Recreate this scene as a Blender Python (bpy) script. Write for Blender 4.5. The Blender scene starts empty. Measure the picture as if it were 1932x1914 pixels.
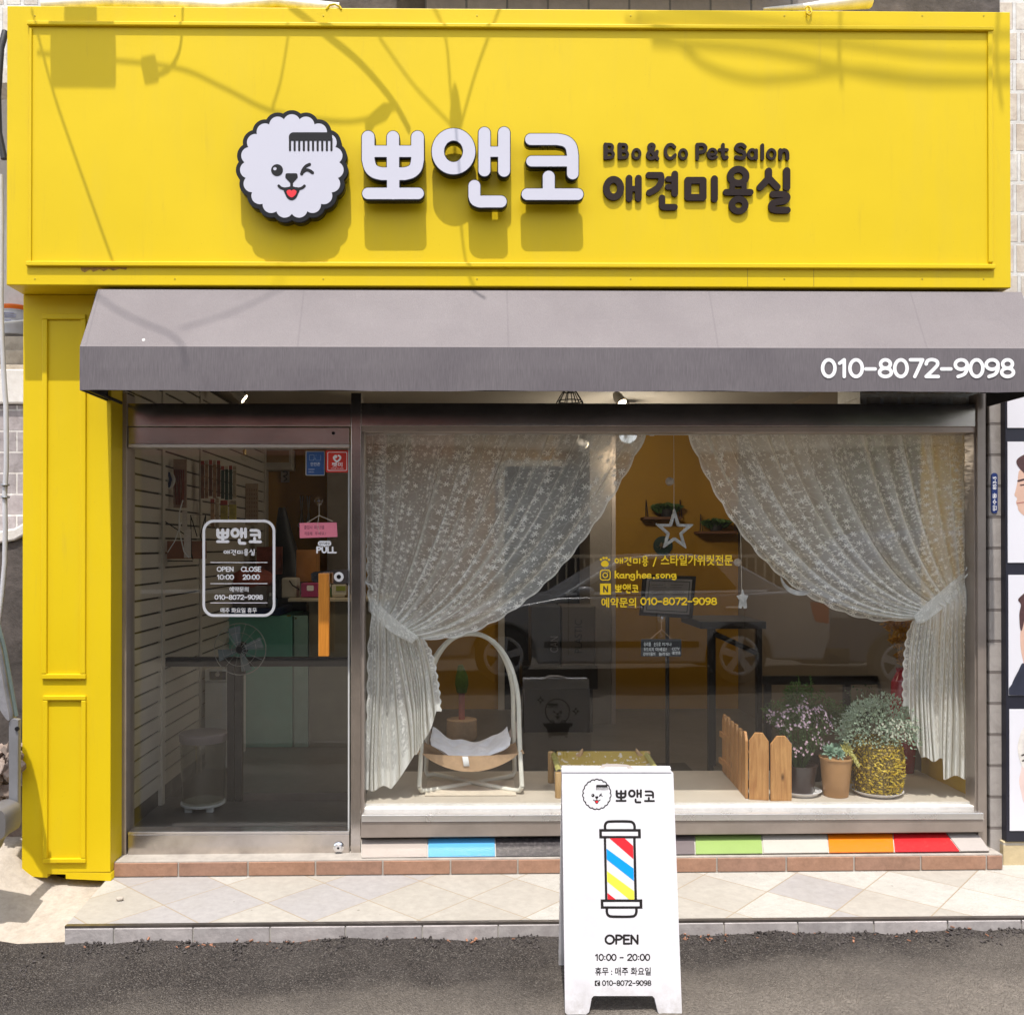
import bpy, bmesh, math, random
import numpy as np
from mathutils import Vector, Matrix
random.seed(7)
R = math.radians
C = bpy.context.scene
COL = C.collection
# ------------------------------------------------------------------ camera
FPX, PPX, PPY = 1725.0, 898.0, 1021.0          # focal length and principal point of the picture, 1932 x 1914 units
CAM = Vector((0.0, -4.6, 1.715))
_yaw, _pit, _rol = R(0.6), R(0.3), R(0.0)
_f = Vector((math.sin(_yaw)*math.cos(_pit), math.cos(_yaw)*math.cos(_pit), math.sin(_pit)))
_r = Vector((math.cos(_yaw), -math.sin(_yaw), 0)); _u = _r.cross(_f)
_r2 = _r*math.cos(_rol) + _u*math.sin(_rol); _u2 = _u*math.cos(_rol) - _r*math.sin(_rol)
cd = bpy.data.cameras.new('camera'); cam = bpy.data.objects.new('camera', cd); COL.objects.link(cam)
cd.sensor_width = 36; cd.lens = 36*FPX/1932; cd.shift_x = (966-PPX)/1932; cd.shift_y = (PPY-957)/1932
cd.clip_start = 0.05; cd.clip_end = 500
cam.matrix_world = Matrix(((_r2.x, _u2.x, -_f.x, CAM.x), (_r2.y, _u2.y, -_f.y, CAM.y), (_r2.z, _u2.z, -_f.z, CAM.z), (0, 0, 0, 1)))
C.camera = cam
# ------------------------------------------------------------------ light
SUN = Vector((0.080, 1.0, -2.66)).normalized()   # direction the light travels
w = bpy.data.worlds.new("World"); C.world = w; w.use_nodes = True
nt = w.node_tree; nt.nodes.clear()
sky = nt.nodes.new('ShaderNodeTexSky'); sky.sky_type = 'NISHITA'; sky.sun_disc = False
sky.sun_elevation = R(69.3); sky.sun_rotation = R(184.7); sky.air_density = 1.2; sky.dust_density = 2.0
bg = nt.nodes.new('ShaderNodeBackground'); bg.inputs['Strength'].default_value = 0.15
wo = nt.nodes.new('ShaderNodeOutputWorld')
hs = nt.nodes.new('ShaderNodeHueSaturation'); hs.inputs['Saturation'].default_value = 0.45   # hazy, nearly white summer sky
nt.links.new(sky.outputs[0], hs.inputs['Color']); nt.links.new(hs.outputs[0], bg.inputs[0]); nt.links.new(bg.outputs[0], wo.inputs[0])
sd = bpy.data.lights.new('sun', 'SUN'); sd.energy = 2.75; sd.angle = R(0.53); sd.color = (1.0, 0.95, 0.88)
sun = bpy.data.objects.new('sun', sd); COL.objects.link(sun); sun.location = (0, -6, 12)
sun.rotation_euler = SUN.to_track_quat('-Z', 'Y').to_euler()
C.view_settings.view_transform = 'Standard'; C.view_settings.look = 'None'
C.view_settings.gamma = 1; C.view_settings.exposure = 1.0
C.render.engine = 'CYCLES'
cy = C.cycles
cy.max_bounces = 9; cy.diffuse_bounces = 4; cy.glossy_bounces = 5; cy.transparent_max_bounces = 28; cy.transmission_bounces = 6
cy.caustics_reflective = False; cy.caustics_refractive = False; cy.sample_clamp_indirect = 6

# ------------------------------------------------------------------ picture measuring
def ray(u, v):
    return (_f*FPX + _r2*(u-PPX) - _u2*(v-PPY))
def at(u, v, y):
    d = ray(u, v); return CAM + d*((y-CAM.y)/d.y)
def gnd(u, v, z):
    d = ray(u, v); return CAM + d*((z-CAM.z)/d.z)
def onplane(p0, n):
    p0 = Vector(p0); n = Vector(n)
    def g(u, v):
        d = ray(u, v); return CAM + d*((p0-CAM).dot(n)/d.dot(n))
    return g, n
def yplane(y):
    return onplane((0, y, 0), (0, -1, 0))
def X(u, y, v=1000): return at(u, v, y).x
def Z(v, y, u=966): return at(u, v, y).z

# ------------------------------------------------------------------ objects
def props(o, label=None, cat=None, group=None, kind=None):
    if label: o['label'] = label
    if cat: o['category'] = cat
    if group: o['group'] = group
    if kind: o['kind'] = kind
    return o
def thing(name, label, cat, loc=(0, 0, 0), group=None):
    o = bpy.data.objects.new(name, None); COL.objects.link(o)
    o.empty_display_size = 0.1; o.location = loc
    return props(o, label, cat, group)
def place(o, parent):
    COL.objects.link(o)
    if parent is not None:
        o.parent = parent
        if parent.type == 'EMPTY': o.location = -Vector(parent.location)
    return o
class MB:
    def __init__(s): s.v = []; s.f = []; s.uv = None
    def add(s, vs, fs):
        n = len(s.v); s.v += [tuple(p) for p in vs]; s.f += [tuple(i+n for i in f) for f in fs]; return s
    def box(s, x0, x1, y0, y1, z0, z1):
        if x0 > x1: x0, x1 = x1, x0
        if y0 > y1: y0, y1 = y1, y0
        if z0 > z1: z0, z1 = z1, z0
        return s.add([(x0,y0,z0),(x1,y0,z0),(x1,y1,z0),(x0,y1,z0),(x0,y0,z1),(x1,y0,z1),(x1,y1,z1),(x0,y1,z1)],
                     [(0,3,2,1),(4,5,6,7),(0,1,5,4),(1,2,6,5),(2,3,7,6),(3,0,4,7)])
    def pbox(s, u0, v0, u1, v1, y0, y1):           # a box whose front face (at y0) covers that part of the picture
        um, vm = (u0+u1)/2, (v0+v1)/2
        return s.box(at(u0, vm, y0).x, at(u1, vm, y0).x, y0, y1, at(um, v1, y0).z, at(um, v0, y0).z)
    def obox(s, c, ax, half):                       # oriented box
        c = Vector(c); a = [Vector(q)*h for q, h in zip(ax, half)]
        vs = [c + a[0]*i + a[1]*j + a[2]*k for k in (-1, 1) for (i, j) in ((-1,-1),(1,-1),(1,1),(-1,1))]
        return s.add(vs, [(0,3,2,1),(4,5,6,7),(0,1,5,4),(1,2,6,5),(2,3,7,6),(3,0,4,7)])
    def tube(s, pts, r, n=8, closed=False, cap=True):
        pts = [Vector(p) for p in pts]; m = len(pts)
        rs = r if isinstance(r, (list, tuple)) else [r]*m
        T = []
        for i in range(m):
            a = pts[i-1] if (i > 0 or closed) else pts[i]; b = pts[(i+1) % m] if (i < m-1 or closed) else pts[i]
            T.append((b-a).normalized())
        nrm = T[0].orthogonal().normalized(); base = len(s.v); vs = []; fs = []
        for i in range(m):
            nrm = (nrm - T[i]*nrm.dot(T[i])); nrm = nrm.normalized() if nrm.length > 1e-6 else T[i].orthogonal().normalized()
            bn = T[i].cross(nrm)
            for k in range(n):
                a = 2*math.pi*k/n; vs.append(pts[i] + (nrm*math.cos(a) + bn*math.sin(a))*rs[i])
        for i in range(m if closed else m-1):
            j = (i+1) % m
            for k in range(n):
                fs.append((i*n+k, i*n+(k+1) % n, j*n+(k+1) % n, j*n+k))
        if cap and not closed: fs.append(tuple(range(n-1, -1, -1))); fs.append(tuple((m-1)*n+k for k in range(n)))
        return s.add(vs, fs)
    def lathe(s, prof, c, n=32, axis='z'):         # prof: (radius, height) list
        vs = []; fs = []
        for (r, h) in prof:
            for k in range(n):
                a = 2*math.pi*k/n
                p = (r*math.cos(a), r*math.sin(a), h)
                if axis == 'y': p = (p[0], p[2], p[1])
                if axis == 'x': p = (p[2], p[0], p[1])
                vs.append(Vector(c) + Vector(p))
        for i in range(len(prof)-1):
            for k in range(n): fs.append((i*n+k, i*n+(k+1) % n, (i+1)*n+(k+1) % n, (i+1)*n+k))
        fs.append(tuple(range(n-1, -1, -1))); fs.append(tuple((len(prof)-1)*n+k for k in range(n)))
        return s.add(vs, fs)
    def prism(s, poly, d):                          # closed 3-D outline pushed along d
        d = Vector(d); n = len(poly); vs = [Vector(p) for p in poly] + [Vector(p)+d for p in poly]
        return s.add(vs, [tuple(range(n-1, -1, -1)), tuple(range(n, 2*n))] + [(i, (i+1) % n, n+(i+1) % n, n+i) for i in range(n)])
    def grid(s, fn, nu, nv):
        vs = [fn(i/nu, j/nv) for j in range(nv+1) for i in range(nu+1)]
        return s.add(vs, [(j*(nu+1)+i, j*(nu+1)+i+1, (j+1)*(nu+1)+i+1, (j+1)*(nu+1)+i) for j in range(nv) for i in range(nu)])
    def ball(s, c, r, n=10, sq=(1, 1, 1)):
        vs = []; fs = []
        for j in range(n+1):
            t = math.pi*j/n
            for k in range(n*2):
                a = math.pi*k/n
                vs.append((c[0]+r*sq[0]*math.sin(t)*math.cos(a), c[1]+r*sq[1]*math.sin(t)*math.sin(a), c[2]+r*sq[2]*math.cos(t)))
        m = n*2
        for j in range(n):
            for k in range(m): fs.append((j*m+k, j*m+(k+1) % m, (j+1)*m+(k+1) % m, (j+1)*m+k))
        return s.add(vs, fs)
    def build(s, name, m, parent=None, bevel=0, smooth=False, fix=True, seg=2):
        me = bpy.data.meshes.new(name); me.from_pydata(s.v, [], s.f); me.validate()
        if fix:
            bm = bmesh.new(); bm.from_mesh(me); bmesh.ops.recalc_face_normals(bm, faces=bm.faces); bm.to_mesh(me); bm.free()
        return mesh_ob(name, me, m, parent, bevel, smooth, seg)
def mesh_ob(name, me, m, parent=None, bevel=0, smooth=False, seg=2):
    me.materials.clear(); me.materials.append(m)
    if smooth:
        me.polygons.foreach_set('use_smooth', [True]*len(me.polygons))
        if smooth != 'all' and hasattr(me, 'set_sharp_from_angle'): me.set_sharp_from_angle(angle=R(38))
    o = bpy.data.objects.new(name, me); place(o, parent)
    if bevel:
        b = o.modifiers.new('bevel', 'BEVEL'); b.width = bevel; b.segments = seg; b.limit_method = 'ANGLE'; b.angle_limit = R(35)
    return o
def copy_tree(o, parent=None):
    c = o.copy(); COL.objects.link(c); c.parent = parent
    for ch in list(o.children): copy_tree(ch, c)
    return c
def solo(o, label, cat, group=None): return props(o, label, cat, group)
def struct(o): return props(o, kind='structure')

# ------------------------------------------------------------------ flat shapes: signed distance -> contours -> filled plates
def seg_sdf(px, py, pts, r):
    d = np.full(px.shape, 1e9)
    for (x0, y0), (x1, y1) in zip(pts[:-1], pts[1:]):
        dx, dy = x1-x0, y1-y0; L = dx*dx+dy*dy
        t = np.clip(((px-x0)*dx+(py-y0)*dy)/L, 0, 1) if L > 0 else 0*px
        d = np.minimum(d, np.hypot(px-x0-t*dx, py-y0-t*dy))
    return d - r
def stroke(pts, r): return lambda x, y: seg_sdf(x, y, pts, r)
def curve(pts, n=8, closed=False):                  # Catmull-Rom through the points
    P = [np.array(p, float) for p in pts]; out = []
    m = len(P)
    for i in range(m if closed else m-1):
        p0 = P[i-1] if (i > 0 or closed) else P[i]; p1 = P[i]; p2 = P[(i+1) % m]
        p3 = P[(i+2) % m] if (i+2 < m or closed) else p2
        for k in range(n):
            t = k/n
            out.append(tuple(0.5*((2*p1)+(p2-p0)*t+(2*p0-5*p1+4*p2-p3)*t*t+(3*p1-p0-3*p2+p3)*t**3)))
    out.append(out[0] if closed else tuple(P[-1]))
    return out
def ring(cx, cy, rx, ry, r, n=40):
    return stroke([(cx+rx*math.cos(2*math.pi*k/n), cy+ry*math.sin(2*math.pi*k/n)) for k in range(n+1)], r)
def disc(cx, cy, r): return lambda x, y: np.hypot(x-cx, y-cy) - r
def rrect(x0, y0, x1, y1, r):
    def f(x, y):
        qx = np.abs(x-(x0+x1)/2)-(x1-x0)/2+r; qy = np.abs(y-(y0+y1)/2)-(y1-y0)/2+r
        return np.hypot(np.maximum(qx, 0), np.maximum(qy, 0)) + np.minimum(np.maximum(qx, qy), 0) - r
    return f
def polyg(pts, r=0.0):
    def f(x, y):
        inside = np.zeros(x.shape, bool); n = len(pts)
        for i in range(n):
            x0, y0 = pts[i]; x1, y1 = pts[(i+1) % n]
            if y0 == y1: continue
            c = ((y0 > y) != (y1 > y)) & (x < (x1-x0)*(y-y0)/(y1-y0)+x0); inside ^= c
        d = seg_sdf(x, y, list(pts)+[pts[0]], 0.0)
        return np.where(inside, -d, d) - r
    return f
def union(*fs): return lambda x, y: np.minimum.reduce([f(x, y) for f in fs])
def minus(a, b): return lambda x, y: np.maximum(a(x, y), -b(x, y))
def both(a, b): return lambda x, y: np.maximum(a(x, y), b(x, y))
def grow(a, k): return lambda x, y: a(x, y) - k
def xf(a, sx, sy, tx, ty):                          # shape drawn in old units, moved to x*sx+tx, y*sy+ty
    return lambda x, y: a((x-tx)/sx, (y-ty)/sy)*min(abs(sx), abs(sy))
def contours(fn, box, step):
    x0, y0, x1, y1 = box; nx = max(8, int((x1-x0)/step)); ny = max(8, int((y1-y0)/step))
    xs = np.linspace(x0, x1, nx+1); ys = np.linspace(y0, y1, ny+1)
    Xg, Yg = np.meshgrid(xs, ys); D = fn(Xg, Yg); D = np.where(np.abs(D) < 1e-9, 1e-9, D)
    D[0, :] = D[-1, :] = 1; D[:, 0] = D[:, -1] = 1; D = np.where(D == 0, 1e-9, D)
    I = D < 0; nxt = {}
    def ex(i, j):                                    # crossing on horizontal edge (j row, i..i+1)
        t = D[j, i]/(D[j, i]-D[j, i+1]); return (xs[i]+t*(xs[i+1]-xs[i]), ys[j])
    def ey(i, j):
        t = D[j, i]/(D[j, i]-D[j+1, i]); return (xs[i], ys[j]+t*(ys[j+1]-ys[j]))
    code = I[:-1, :-1]*1 + I[:-1, 1:]*2 + I[1:, 1:]*4 + I[1:, :-1]*8
    for j, i in zip(*np.where((code > 0) & (code < 15))):
        c = code[j, i]; E = {'t': ('h', i, j), 'b': ('h', i, j+1), 'l': ('v', i, j), 'r': ('v', i+1, j)}
        segs = {1: ['lt'], 2: ['tr'], 3: ['lr'], 4: ['rb'], 5: ['lt', 'rb'], 6: ['tb'], 7: ['lb'], 8: ['bl'], 9: ['bt'],
                10: ['tr', 'bl'], 11: ['br'], 12: ['rl'], 13: ['rt'], 14: ['tl']}[int(c)]
        for s in segs: nxt.setdefault(E[s[0]], []).append(E[s[1]])
    out = []; used = set()
    for k in list(nxt):
        if k in used: continue
        loop = []; e = k
        while e not in used and e in nxt:
            used.add(e); loop.append(ex(e[1], e[2]) if e[0] == 'h' else ey(e[1], e[2])); e = nxt[e][0]
        if len(loop) > 3: out.append(loop)
    return out
def curve_mesh(loops):
    cu = bpy.data.curves.new('outline', 'CURVE'); cu.dimensions = '2D'; cu.fill_mode = 'BOTH'; cu.extrude = 0.5
    for lp in loops:
        s = cu.splines.new('POLY'); s.points.add(len(lp)-1); s.use_cyclic_u = True
        s.points.foreach_set('co', np.array([(x, y, 0, 1) for x, y in lp], dtype=np.float32).ravel())
    return to_mesh(cu)
def to_mesh(cu):
    o = bpy.data.objects.new('outline', cu); COL.objects.link(o)
    dg = bpy.context.evaluated_depsgraph_get(); dg.update()
    me = bpy.data.meshes.new_from_object(o.evaluated_get(dg)); bpy.data.objects.remove(o); bpy.data.curves.remove(cu)
    return me
def lay(me, plane, d0, d1):                         # picture units -> a plate on the plane, from d0 to d1 out from it
    g, n = plane; co = np.empty(len(me.vertices)*3, dtype=np.float32); me.vertices.foreach_get('co', co); co = co.reshape(-1, 3)
    for i, (x, y, z) in enumerate(co):
        p = g(float(x), float(y)) + n*(d0+(d1-d0)*(z+0.5)); co[i] = p
    me.vertices.foreach_set('co', co.ravel())
    bm = bmesh.new(); bm.from_mesh(me); bmesh.ops.remove_doubles(bm, verts=bm.verts, dist=1e-6)
    bmesh.ops.recalc_face_normals(bm, faces=bm.faces); bm.to_mesh(me); bm.free()
    return me
def plate(name, fn, box, plane, d0, d1, m, parent=None, step=1.0, bevel=0, seg=2):
    me = lay(curve_mesh(contours(fn, box, step)), plane, d0, d1)
    return mesh_ob(name, me, m, parent, bevel, False, seg)
def text_px(s, box, bold=0.0, rot=0, mirror=False):
    cu = bpy.data.curves.new('lettering', 'FONT'); cu.body = s; cu.size = 1; cu.offset = bold; cu.extrude = 0.5; cu.fill_mode = 'BOTH'
    cu.resolution_u = 4
    me = to_mesh(cu)
    co = np.empty(len(me.vertices)*3, dtype=np.float32); me.vertices.foreach_get('co', co); co = co.reshape(-1, 3)
    if rot == 90: co[:, [0, 1]] = np.stack([-co[:, 1], co[:, 0]], 1)
    if rot == -90: co[:, [0, 1]] = np.stack([co[:, 1], -co[:, 0]], 1)
    a = co.min(0); b = co.max(0); u0, v0, u1, v1 = box
    co[:, 0] = u0 + (co[:, 0]-a[0])/(b[0]-a[0])*(u1-u0)
    if mirror: co[:, 0] = u0+u1-co[:, 0]
    co[:, 1] = v1 + (co[:, 1]-a[1])/(b[1]-a[1])*(v0-v1)
    co[:, 2] = np.where(co[:, 2] > (a[2]+b[2])/2, 0.5, -0.5)
    me.vertices.foreach_set('co', co.ravel()); return me
def text(name, s, box, plane, d0, d1, m, parent=None, bold=0.0, rot=0, mirror=False):
    return mesh_ob(name, lay(text_px(s, box, bold, rot, mirror), plane, d0, d1), m, parent)
def texts(name, items, plane, d0, d1, m, parent=None, bold=0.0, rot=0, mirror=False):   # several words, one mesh
    bm = bmesh.new()
    for it in items:
        me = text_px(it[0], it[1], it[2] if len(it) > 2 else bold, rot, mirror); lay(me, plane, d0, d1); bm.from_mesh(me); bpy.data.meshes.remove(me)
    me = bpy.data.meshes.new(name); bm.to_mesh(me); bm.free()
    return mesh_ob(name, me, m, parent)

GL = {'0': (60, [('ring', 30, 50, 24, 44)]), '1': (46, [[(12, 24), (30, 6), (30, 94)]]), '2': (60, [('c', [(8, 28), (14, 11), (31, 5), (49, 13), (52, 31), (40, 52), (8, 94)]), [(8, 94), (55, 94)]]),
 '7': (60, [[(7, 6), (54, 6), (24, 94)]]), '8': (60, [('ring', 30, 28, 19, 22), ('ring', 30, 72, 23, 22)]), '9': (60, [('ring', 30, 31, 23, 25), ('c', [(53, 31), (52, 58), (41, 82), (18, 94)])]),
 '-': (54, [[(8, 54), (44, 54)]]), ':': (26, [[(12, 36), (12, 37)], [(12, 80), (12, 81)]]), ' ': (34, []), '/': (50, [[(38, 4), (10, 98)]]),
 'O': (84, [('ring', 42, 50, 34, 44)]), 'P': (62, [[(10, 94), (10, 6)], ('c', [(10, 6), (38, 7), (53, 20), (53, 34), (38, 49), (10, 50)])]), 'E': (60, [[(52, 6), (10, 6), (10, 94), (53, 94)], [(10, 49), (47, 49)]]),
 'N': (72, [[(10, 94), (10, 6), (60, 94), (60, 6)]]), 'C': (74, [('c', [(68, 18), (50, 6), (28, 9), (9, 34), (9, 66), (28, 91), (50, 94), (68, 82)])]), 'L': (56, [[(10, 6), (10, 94), (52, 94)]]),
 'S': (60, [('c', [(52, 18), (36, 5), (15, 11), (10, 28), (26, 44), (46, 56), (52, 74), (38, 93), (20, 93), (6, 82)])]), 'U': (70, [('c', [(10, 6), (10, 40), (12, 72), (34, 94), (56, 72), (58, 40), (58, 6)])])}
def glyphs(s, box, r):                              # rounded stroke lettering fitted to a box of the picture
    u0, v0, u1, v1 = box; W = sum(GL[c][0] for c in s); u0 += r*.3; u1 -= r*.3; v0 += r; v1 -= r
    sx = (u1-u0)/(W-8); sy = (v1-v0)/88; x = -4; fs = []
    for c in s:
        for g in GL[c][1]:
            if g[0] == 'ring': pts = [(g[1]+g[3]*math.cos(2*math.pi*k/32), g[2]+g[4]*math.sin(2*math.pi*k/32)) for k in range(33)]
            elif g[0] == 'c': pts = curve(g[1], 6)
            else: pts = g
            fs.append(stroke([(u0+(x+px)*sx, v0+(py-6)*sy) for px, py in pts], r))
        x += GL[c][0]
    return union(*fs)
def numbers(name, s, box, r, plane, d0, d1, m, parent):
    return plate(name, glyphs(s, box, r), (box[0]-4, box[1]-4, box[2]+4, box[3]+4), plane, d0, d1, m, parent, max(.16, r*.32))

# ------------------------------------------------------------------ materials
class NT:
    def __init__(s, name):
        s.m = bpy.data.materials.new(name); s.m.use_nodes = True; s.t = s.m.node_tree; s.t.nodes.clear()
        s.out = s.n('ShaderNodeOutputMaterial')
    def n(s, kind, **kw):
        x = s.t.nodes.new(kind)
        for k, v in kw.items(): setattr(x, k, v)
        return x
    def l(s, a, b): s.t.links.new(a, b)
    def put(s, sock, v):
        if hasattr(v, 'is_linked'): s.l(v, sock)
        elif v is not None: sock.default_value = v
    def math(s, op, a, b=None, c=None):
        x = s.n('ShaderNodeMath', operation=op)
        for i, q in enumerate((a, b, c)):
            if q is not None: s.put(x.inputs[i], q)
        return x.outputs[0]
    def vmath(s, op, a, b=None):
        x = s.n('ShaderNodeVectorMath', operation=op); s.put(x.inputs[0], a)
        if b is not None: s.put(x.inputs[1], b)
        return x.outputs['Value'] if op in ('LENGTH', 'DOT_PRODUCT', 'DISTANCE') else x.outputs[0]
    def coord(s, which='Object', scale=None, rot=None):
        x = s.n('ShaderNodeTexCoord').outputs[which]
        if scale is None and rot is None: return x
        mp = s.n('ShaderNodeMapping'); s.l(x, mp.inputs[0])
        if scale is not None: mp.inputs['Scale'].default_value = scale if hasattr(scale, '__len__') else (scale,)*3
        if rot is not None: mp.inputs['Rotation'].default_value = rot
        return mp.outputs[0]
    def noise(s, vec, scale=5, detail=4, rough=0.6, dist=0):
        x = s.n('ShaderNodeTexNoise'); s.l(vec, x.inputs['Vector']); x.inputs['Scale'].default_value = scale
        x.inputs['Detail'].default_value = detail; x.inputs['Roughness'].default_value = rough; x.inputs['Distortion'].default_value = dist
        return x.outputs[0]
    def vor(s, vec, scale, feature='F1', rand=1.0, dim='3D'):
        x = s.n('ShaderNodeTexVoronoi', feature=feature, voronoi_dimensions=dim); s.l(vec, x.inputs['Vector']); x.inputs['Scale'].default_value = scale
        x.inputs['Randomness'].default_value = rand; return x
    def ramp(s, fac, stops, interp='LINEAR'):
        x = s.n('ShaderNodeValToRGB'); cr = x.color_ramp; cr.interpolation = interp
        while len(cr.elements) < len(stops): cr.elements.new(0.5)
        for e, (p, c) in zip(cr.elements, stops): e.position = p; e.color = tuple(c)+((1,) if len(c) == 3 else ())
        s.put(x.inputs[0], fac); return x.outputs[0]
    def mix(s, fac, a, b, mode='MIX'):
        x = s.n('ShaderNodeMix', data_type='RGBA', blend_type=mode); s.put(x.inputs[0], fac)
        for sock, v in ((x.inputs[6], a), (x.inputs[7], b)):
            s.put(sock, v if hasattr(v, 'is_linked') else tuple(v)+((1,) if len(v) == 3 else ()))
        return x.outputs[2]
    def bump(s, h, strength=0.3, dist=0.01):
        x = s.n('ShaderNodeBump'); x.inputs['Strength'].default_value = strength; x.inputs['Distance'].default_value = dist
        s.put(x.inputs['Height'], h); return x.outputs[0]
    def pbr(s, col, rough=0.5, metal=0, normal=None, spec=0.5, **kw):
        p = s.n('ShaderNodeBsdfPrincipled')
        s.put(p.inputs['Base Color'], col if hasattr(col, 'is_linked') else tuple(col)+((1,) if len(col) == 3 else ()))
        s.put(p.inputs['Roughness'], rough); s.put(p.inputs['Metallic'], metal); s.put(p.inputs['Specular IOR Level'], spec)
        if normal is not None: s.l(normal, p.inputs['Normal'])
        for k, v in kw.items(): s.put(p.inputs[k.replace('_', ' ')], v)
        return p.outputs[0]
    def done(s, sh): s.l(sh, s.out.inputs[0]); return s.m
def plain(name, col, rough=0.5, metal=0, var=0.12, scale=6, bump=0, bscale=60, spec=0.5, bdist=0.004):
    k = NT(name); co = k.coord()
    nz = k.noise(co, scale, 5, 0.65)
    lo = tuple(c*(1-var) for c in col); hi = tuple(min(1, c*(1+var)) for c in col)
    c = k.ramp(nz, [(0.3, lo), (0.7, hi)])
    r = k.math('MULTIPLY_ADD', nz, 0.25*rough, rough*0.87)
    nb = k.bump(k.noise(co, bscale, 3), bump, bdist) if bump else None
    return k.done(k.pbr(c, r, metal, nb, spec))
def emit(name, col, strength):
    k = NT(name); e = k.n('ShaderNodeEmission'); e.inputs[0].default_value = tuple(col)+(1,); e.inputs[1].default_value = strength
    return k.done(e.outputs[0])
C.render.resolution_x = 1024; C.render.resolution_y = 1014
# ------------------------------------------------------------------ shared materials
def metal_sheet(name, col, wav=0.012, rough=0.14):
    k = NT(name); co = k.coord()
    dirt = k.noise(co, 3, 6, 0.7)
    c = k.ramp(dirt, [(0.35, tuple(q*0.72 for q in col)), (0.62, col)])
    h = k.noise(co, 2.2, 2, 0.5)
    st = k.noise(k.coord('Object', (1.5, 60, 60)), 8, 2)
    r = k.math('MULTIPLY_ADD', st, 0.16, rough-0.05)
    return k.done(k.pbr(c, r, 1.0, k.bump(h, 0.5, wav), 0.5))
STEEL = metal_sheet('stainless_steel', (0.66, 0.61, 0.57), 0.006, 0.16)
STEEL_DULL = plain('dull_steel', (0.33, 0.28, 0.245), 0.36, 0.5, 0.15, 4, 0.1, 30)
CHROME = plain('chrome', (0.8, 0.8, 0.82), 0.07, 1.0, 0.05)
def yellow_paint(name, col):
    k = NT(name); co = k.coord()
    a = k.noise(co, 1.3, 5, 0.6); b = k.noise(k.coord('Object', (9, 9, 0.9)), 3, 5, 0.7)
    c = k.ramp(a, [(0.3, tuple(q*0.94 for q in col)), (0.7, col)])
    streak = k.ramp(b, [(0.60, (0, 0, 0)), (0.80, (1, 1, 1))])
    c = k.mix(k.math('MULTIPLY', streak, 0.20), c, (0.40, 0.26, 0.05))
    wash = k.ramp(k.noise(k.coord('Object', (2.2, 2.2, .35)), 2.0, 6, 0.75), [(0.5, (0, 0, 0)), (0.78, (0.30, 0.30, 0.30))]); c = k.mix(wash, c, (0.585, 0.43, 0.04))
    sp = k.vor(co, 26, rand=1.0); dot = k.math('LESS_THAN', sp.outputs['Distance'], 0.045)
    c = k.mix(k.math('MULTIPLY', dot, 0.30), c, (0.30, 0.17, 0.03))
    nb = k.bump(k.noise(co, 1.1, 2), 0.25, 0.02)
    return k.done(k.pbr(c, k.math('MULTIPLY_ADD', a, 0.14, 0.36), 0, nb, 0.22))
YELLOW = yellow_paint('yellow_paint', (0.685, 0.490, 0.007))
BLACK = plain('black_paint', (0.010, 0.009, 0.010), 0.45, 0, 0.1, spec=0.25)
DARKLET = plain('dark_brown_letter', (0.020, 0.011, 0.009), 0.42, 0, 0.15, spec=0.2)
WHITE_ACRYL = plain('white_acrylic', (0.52, 0.51, 0.58), 0.16, 0, 0.02, 1.5, 0)
RED = plain('red_print', (0.75, 0.02, 0.03), 0.4, 0, 0.04)
BLUE = plain('blue_print', (0.0, 0.27, 0.72), 0.4, 0, 0.04)
YELLOWP = plain('yellow_print', (0.85, 0.76, 0.06), 0.4, 0, 0.04)
VINYL_W = plain('white_vinyl', (0.86, 0.85, 0.86), 0.5, 0, 0.03)
VINYL_Y = plain('yellow_vinyl', (0.92, 0.62, 0.015), 0.45, 0, 0.03)
def board_white(name):
    k = NT(name); co = k.coord()
    n = k.noise(co, 5, 6, 0.7); sc_ = k.noise(k.coord('Object', (6, 6, 1.5)), 3, 6, .8); g = k.ramp(n, [(0.3, (0.585, 0.575, 0.61)), (0.62, (0.655, 0.645, 0.67))])
    g = k.mix(k.ramp(sc_, [(0.62, (0, 0, 0)), (0.82, (0.22, 0.22, 0.22))]), g, (0.40, 0.37, 0.34))
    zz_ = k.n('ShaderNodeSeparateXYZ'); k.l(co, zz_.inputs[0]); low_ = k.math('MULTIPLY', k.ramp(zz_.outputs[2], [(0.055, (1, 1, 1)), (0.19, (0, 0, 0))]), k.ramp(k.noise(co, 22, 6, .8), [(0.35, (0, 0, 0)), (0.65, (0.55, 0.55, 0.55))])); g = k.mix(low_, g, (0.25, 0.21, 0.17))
    return k.done(k.pbr(g, 0.38, 0, k.bump(k.noise(co, 90, 2), 0.08, 0.002)))
BOARD = board_white('white_plastic')
PRINT = plain('black_print', (0.014, 0.012, 0.012), 0.4, 0, 0.08)
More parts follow.
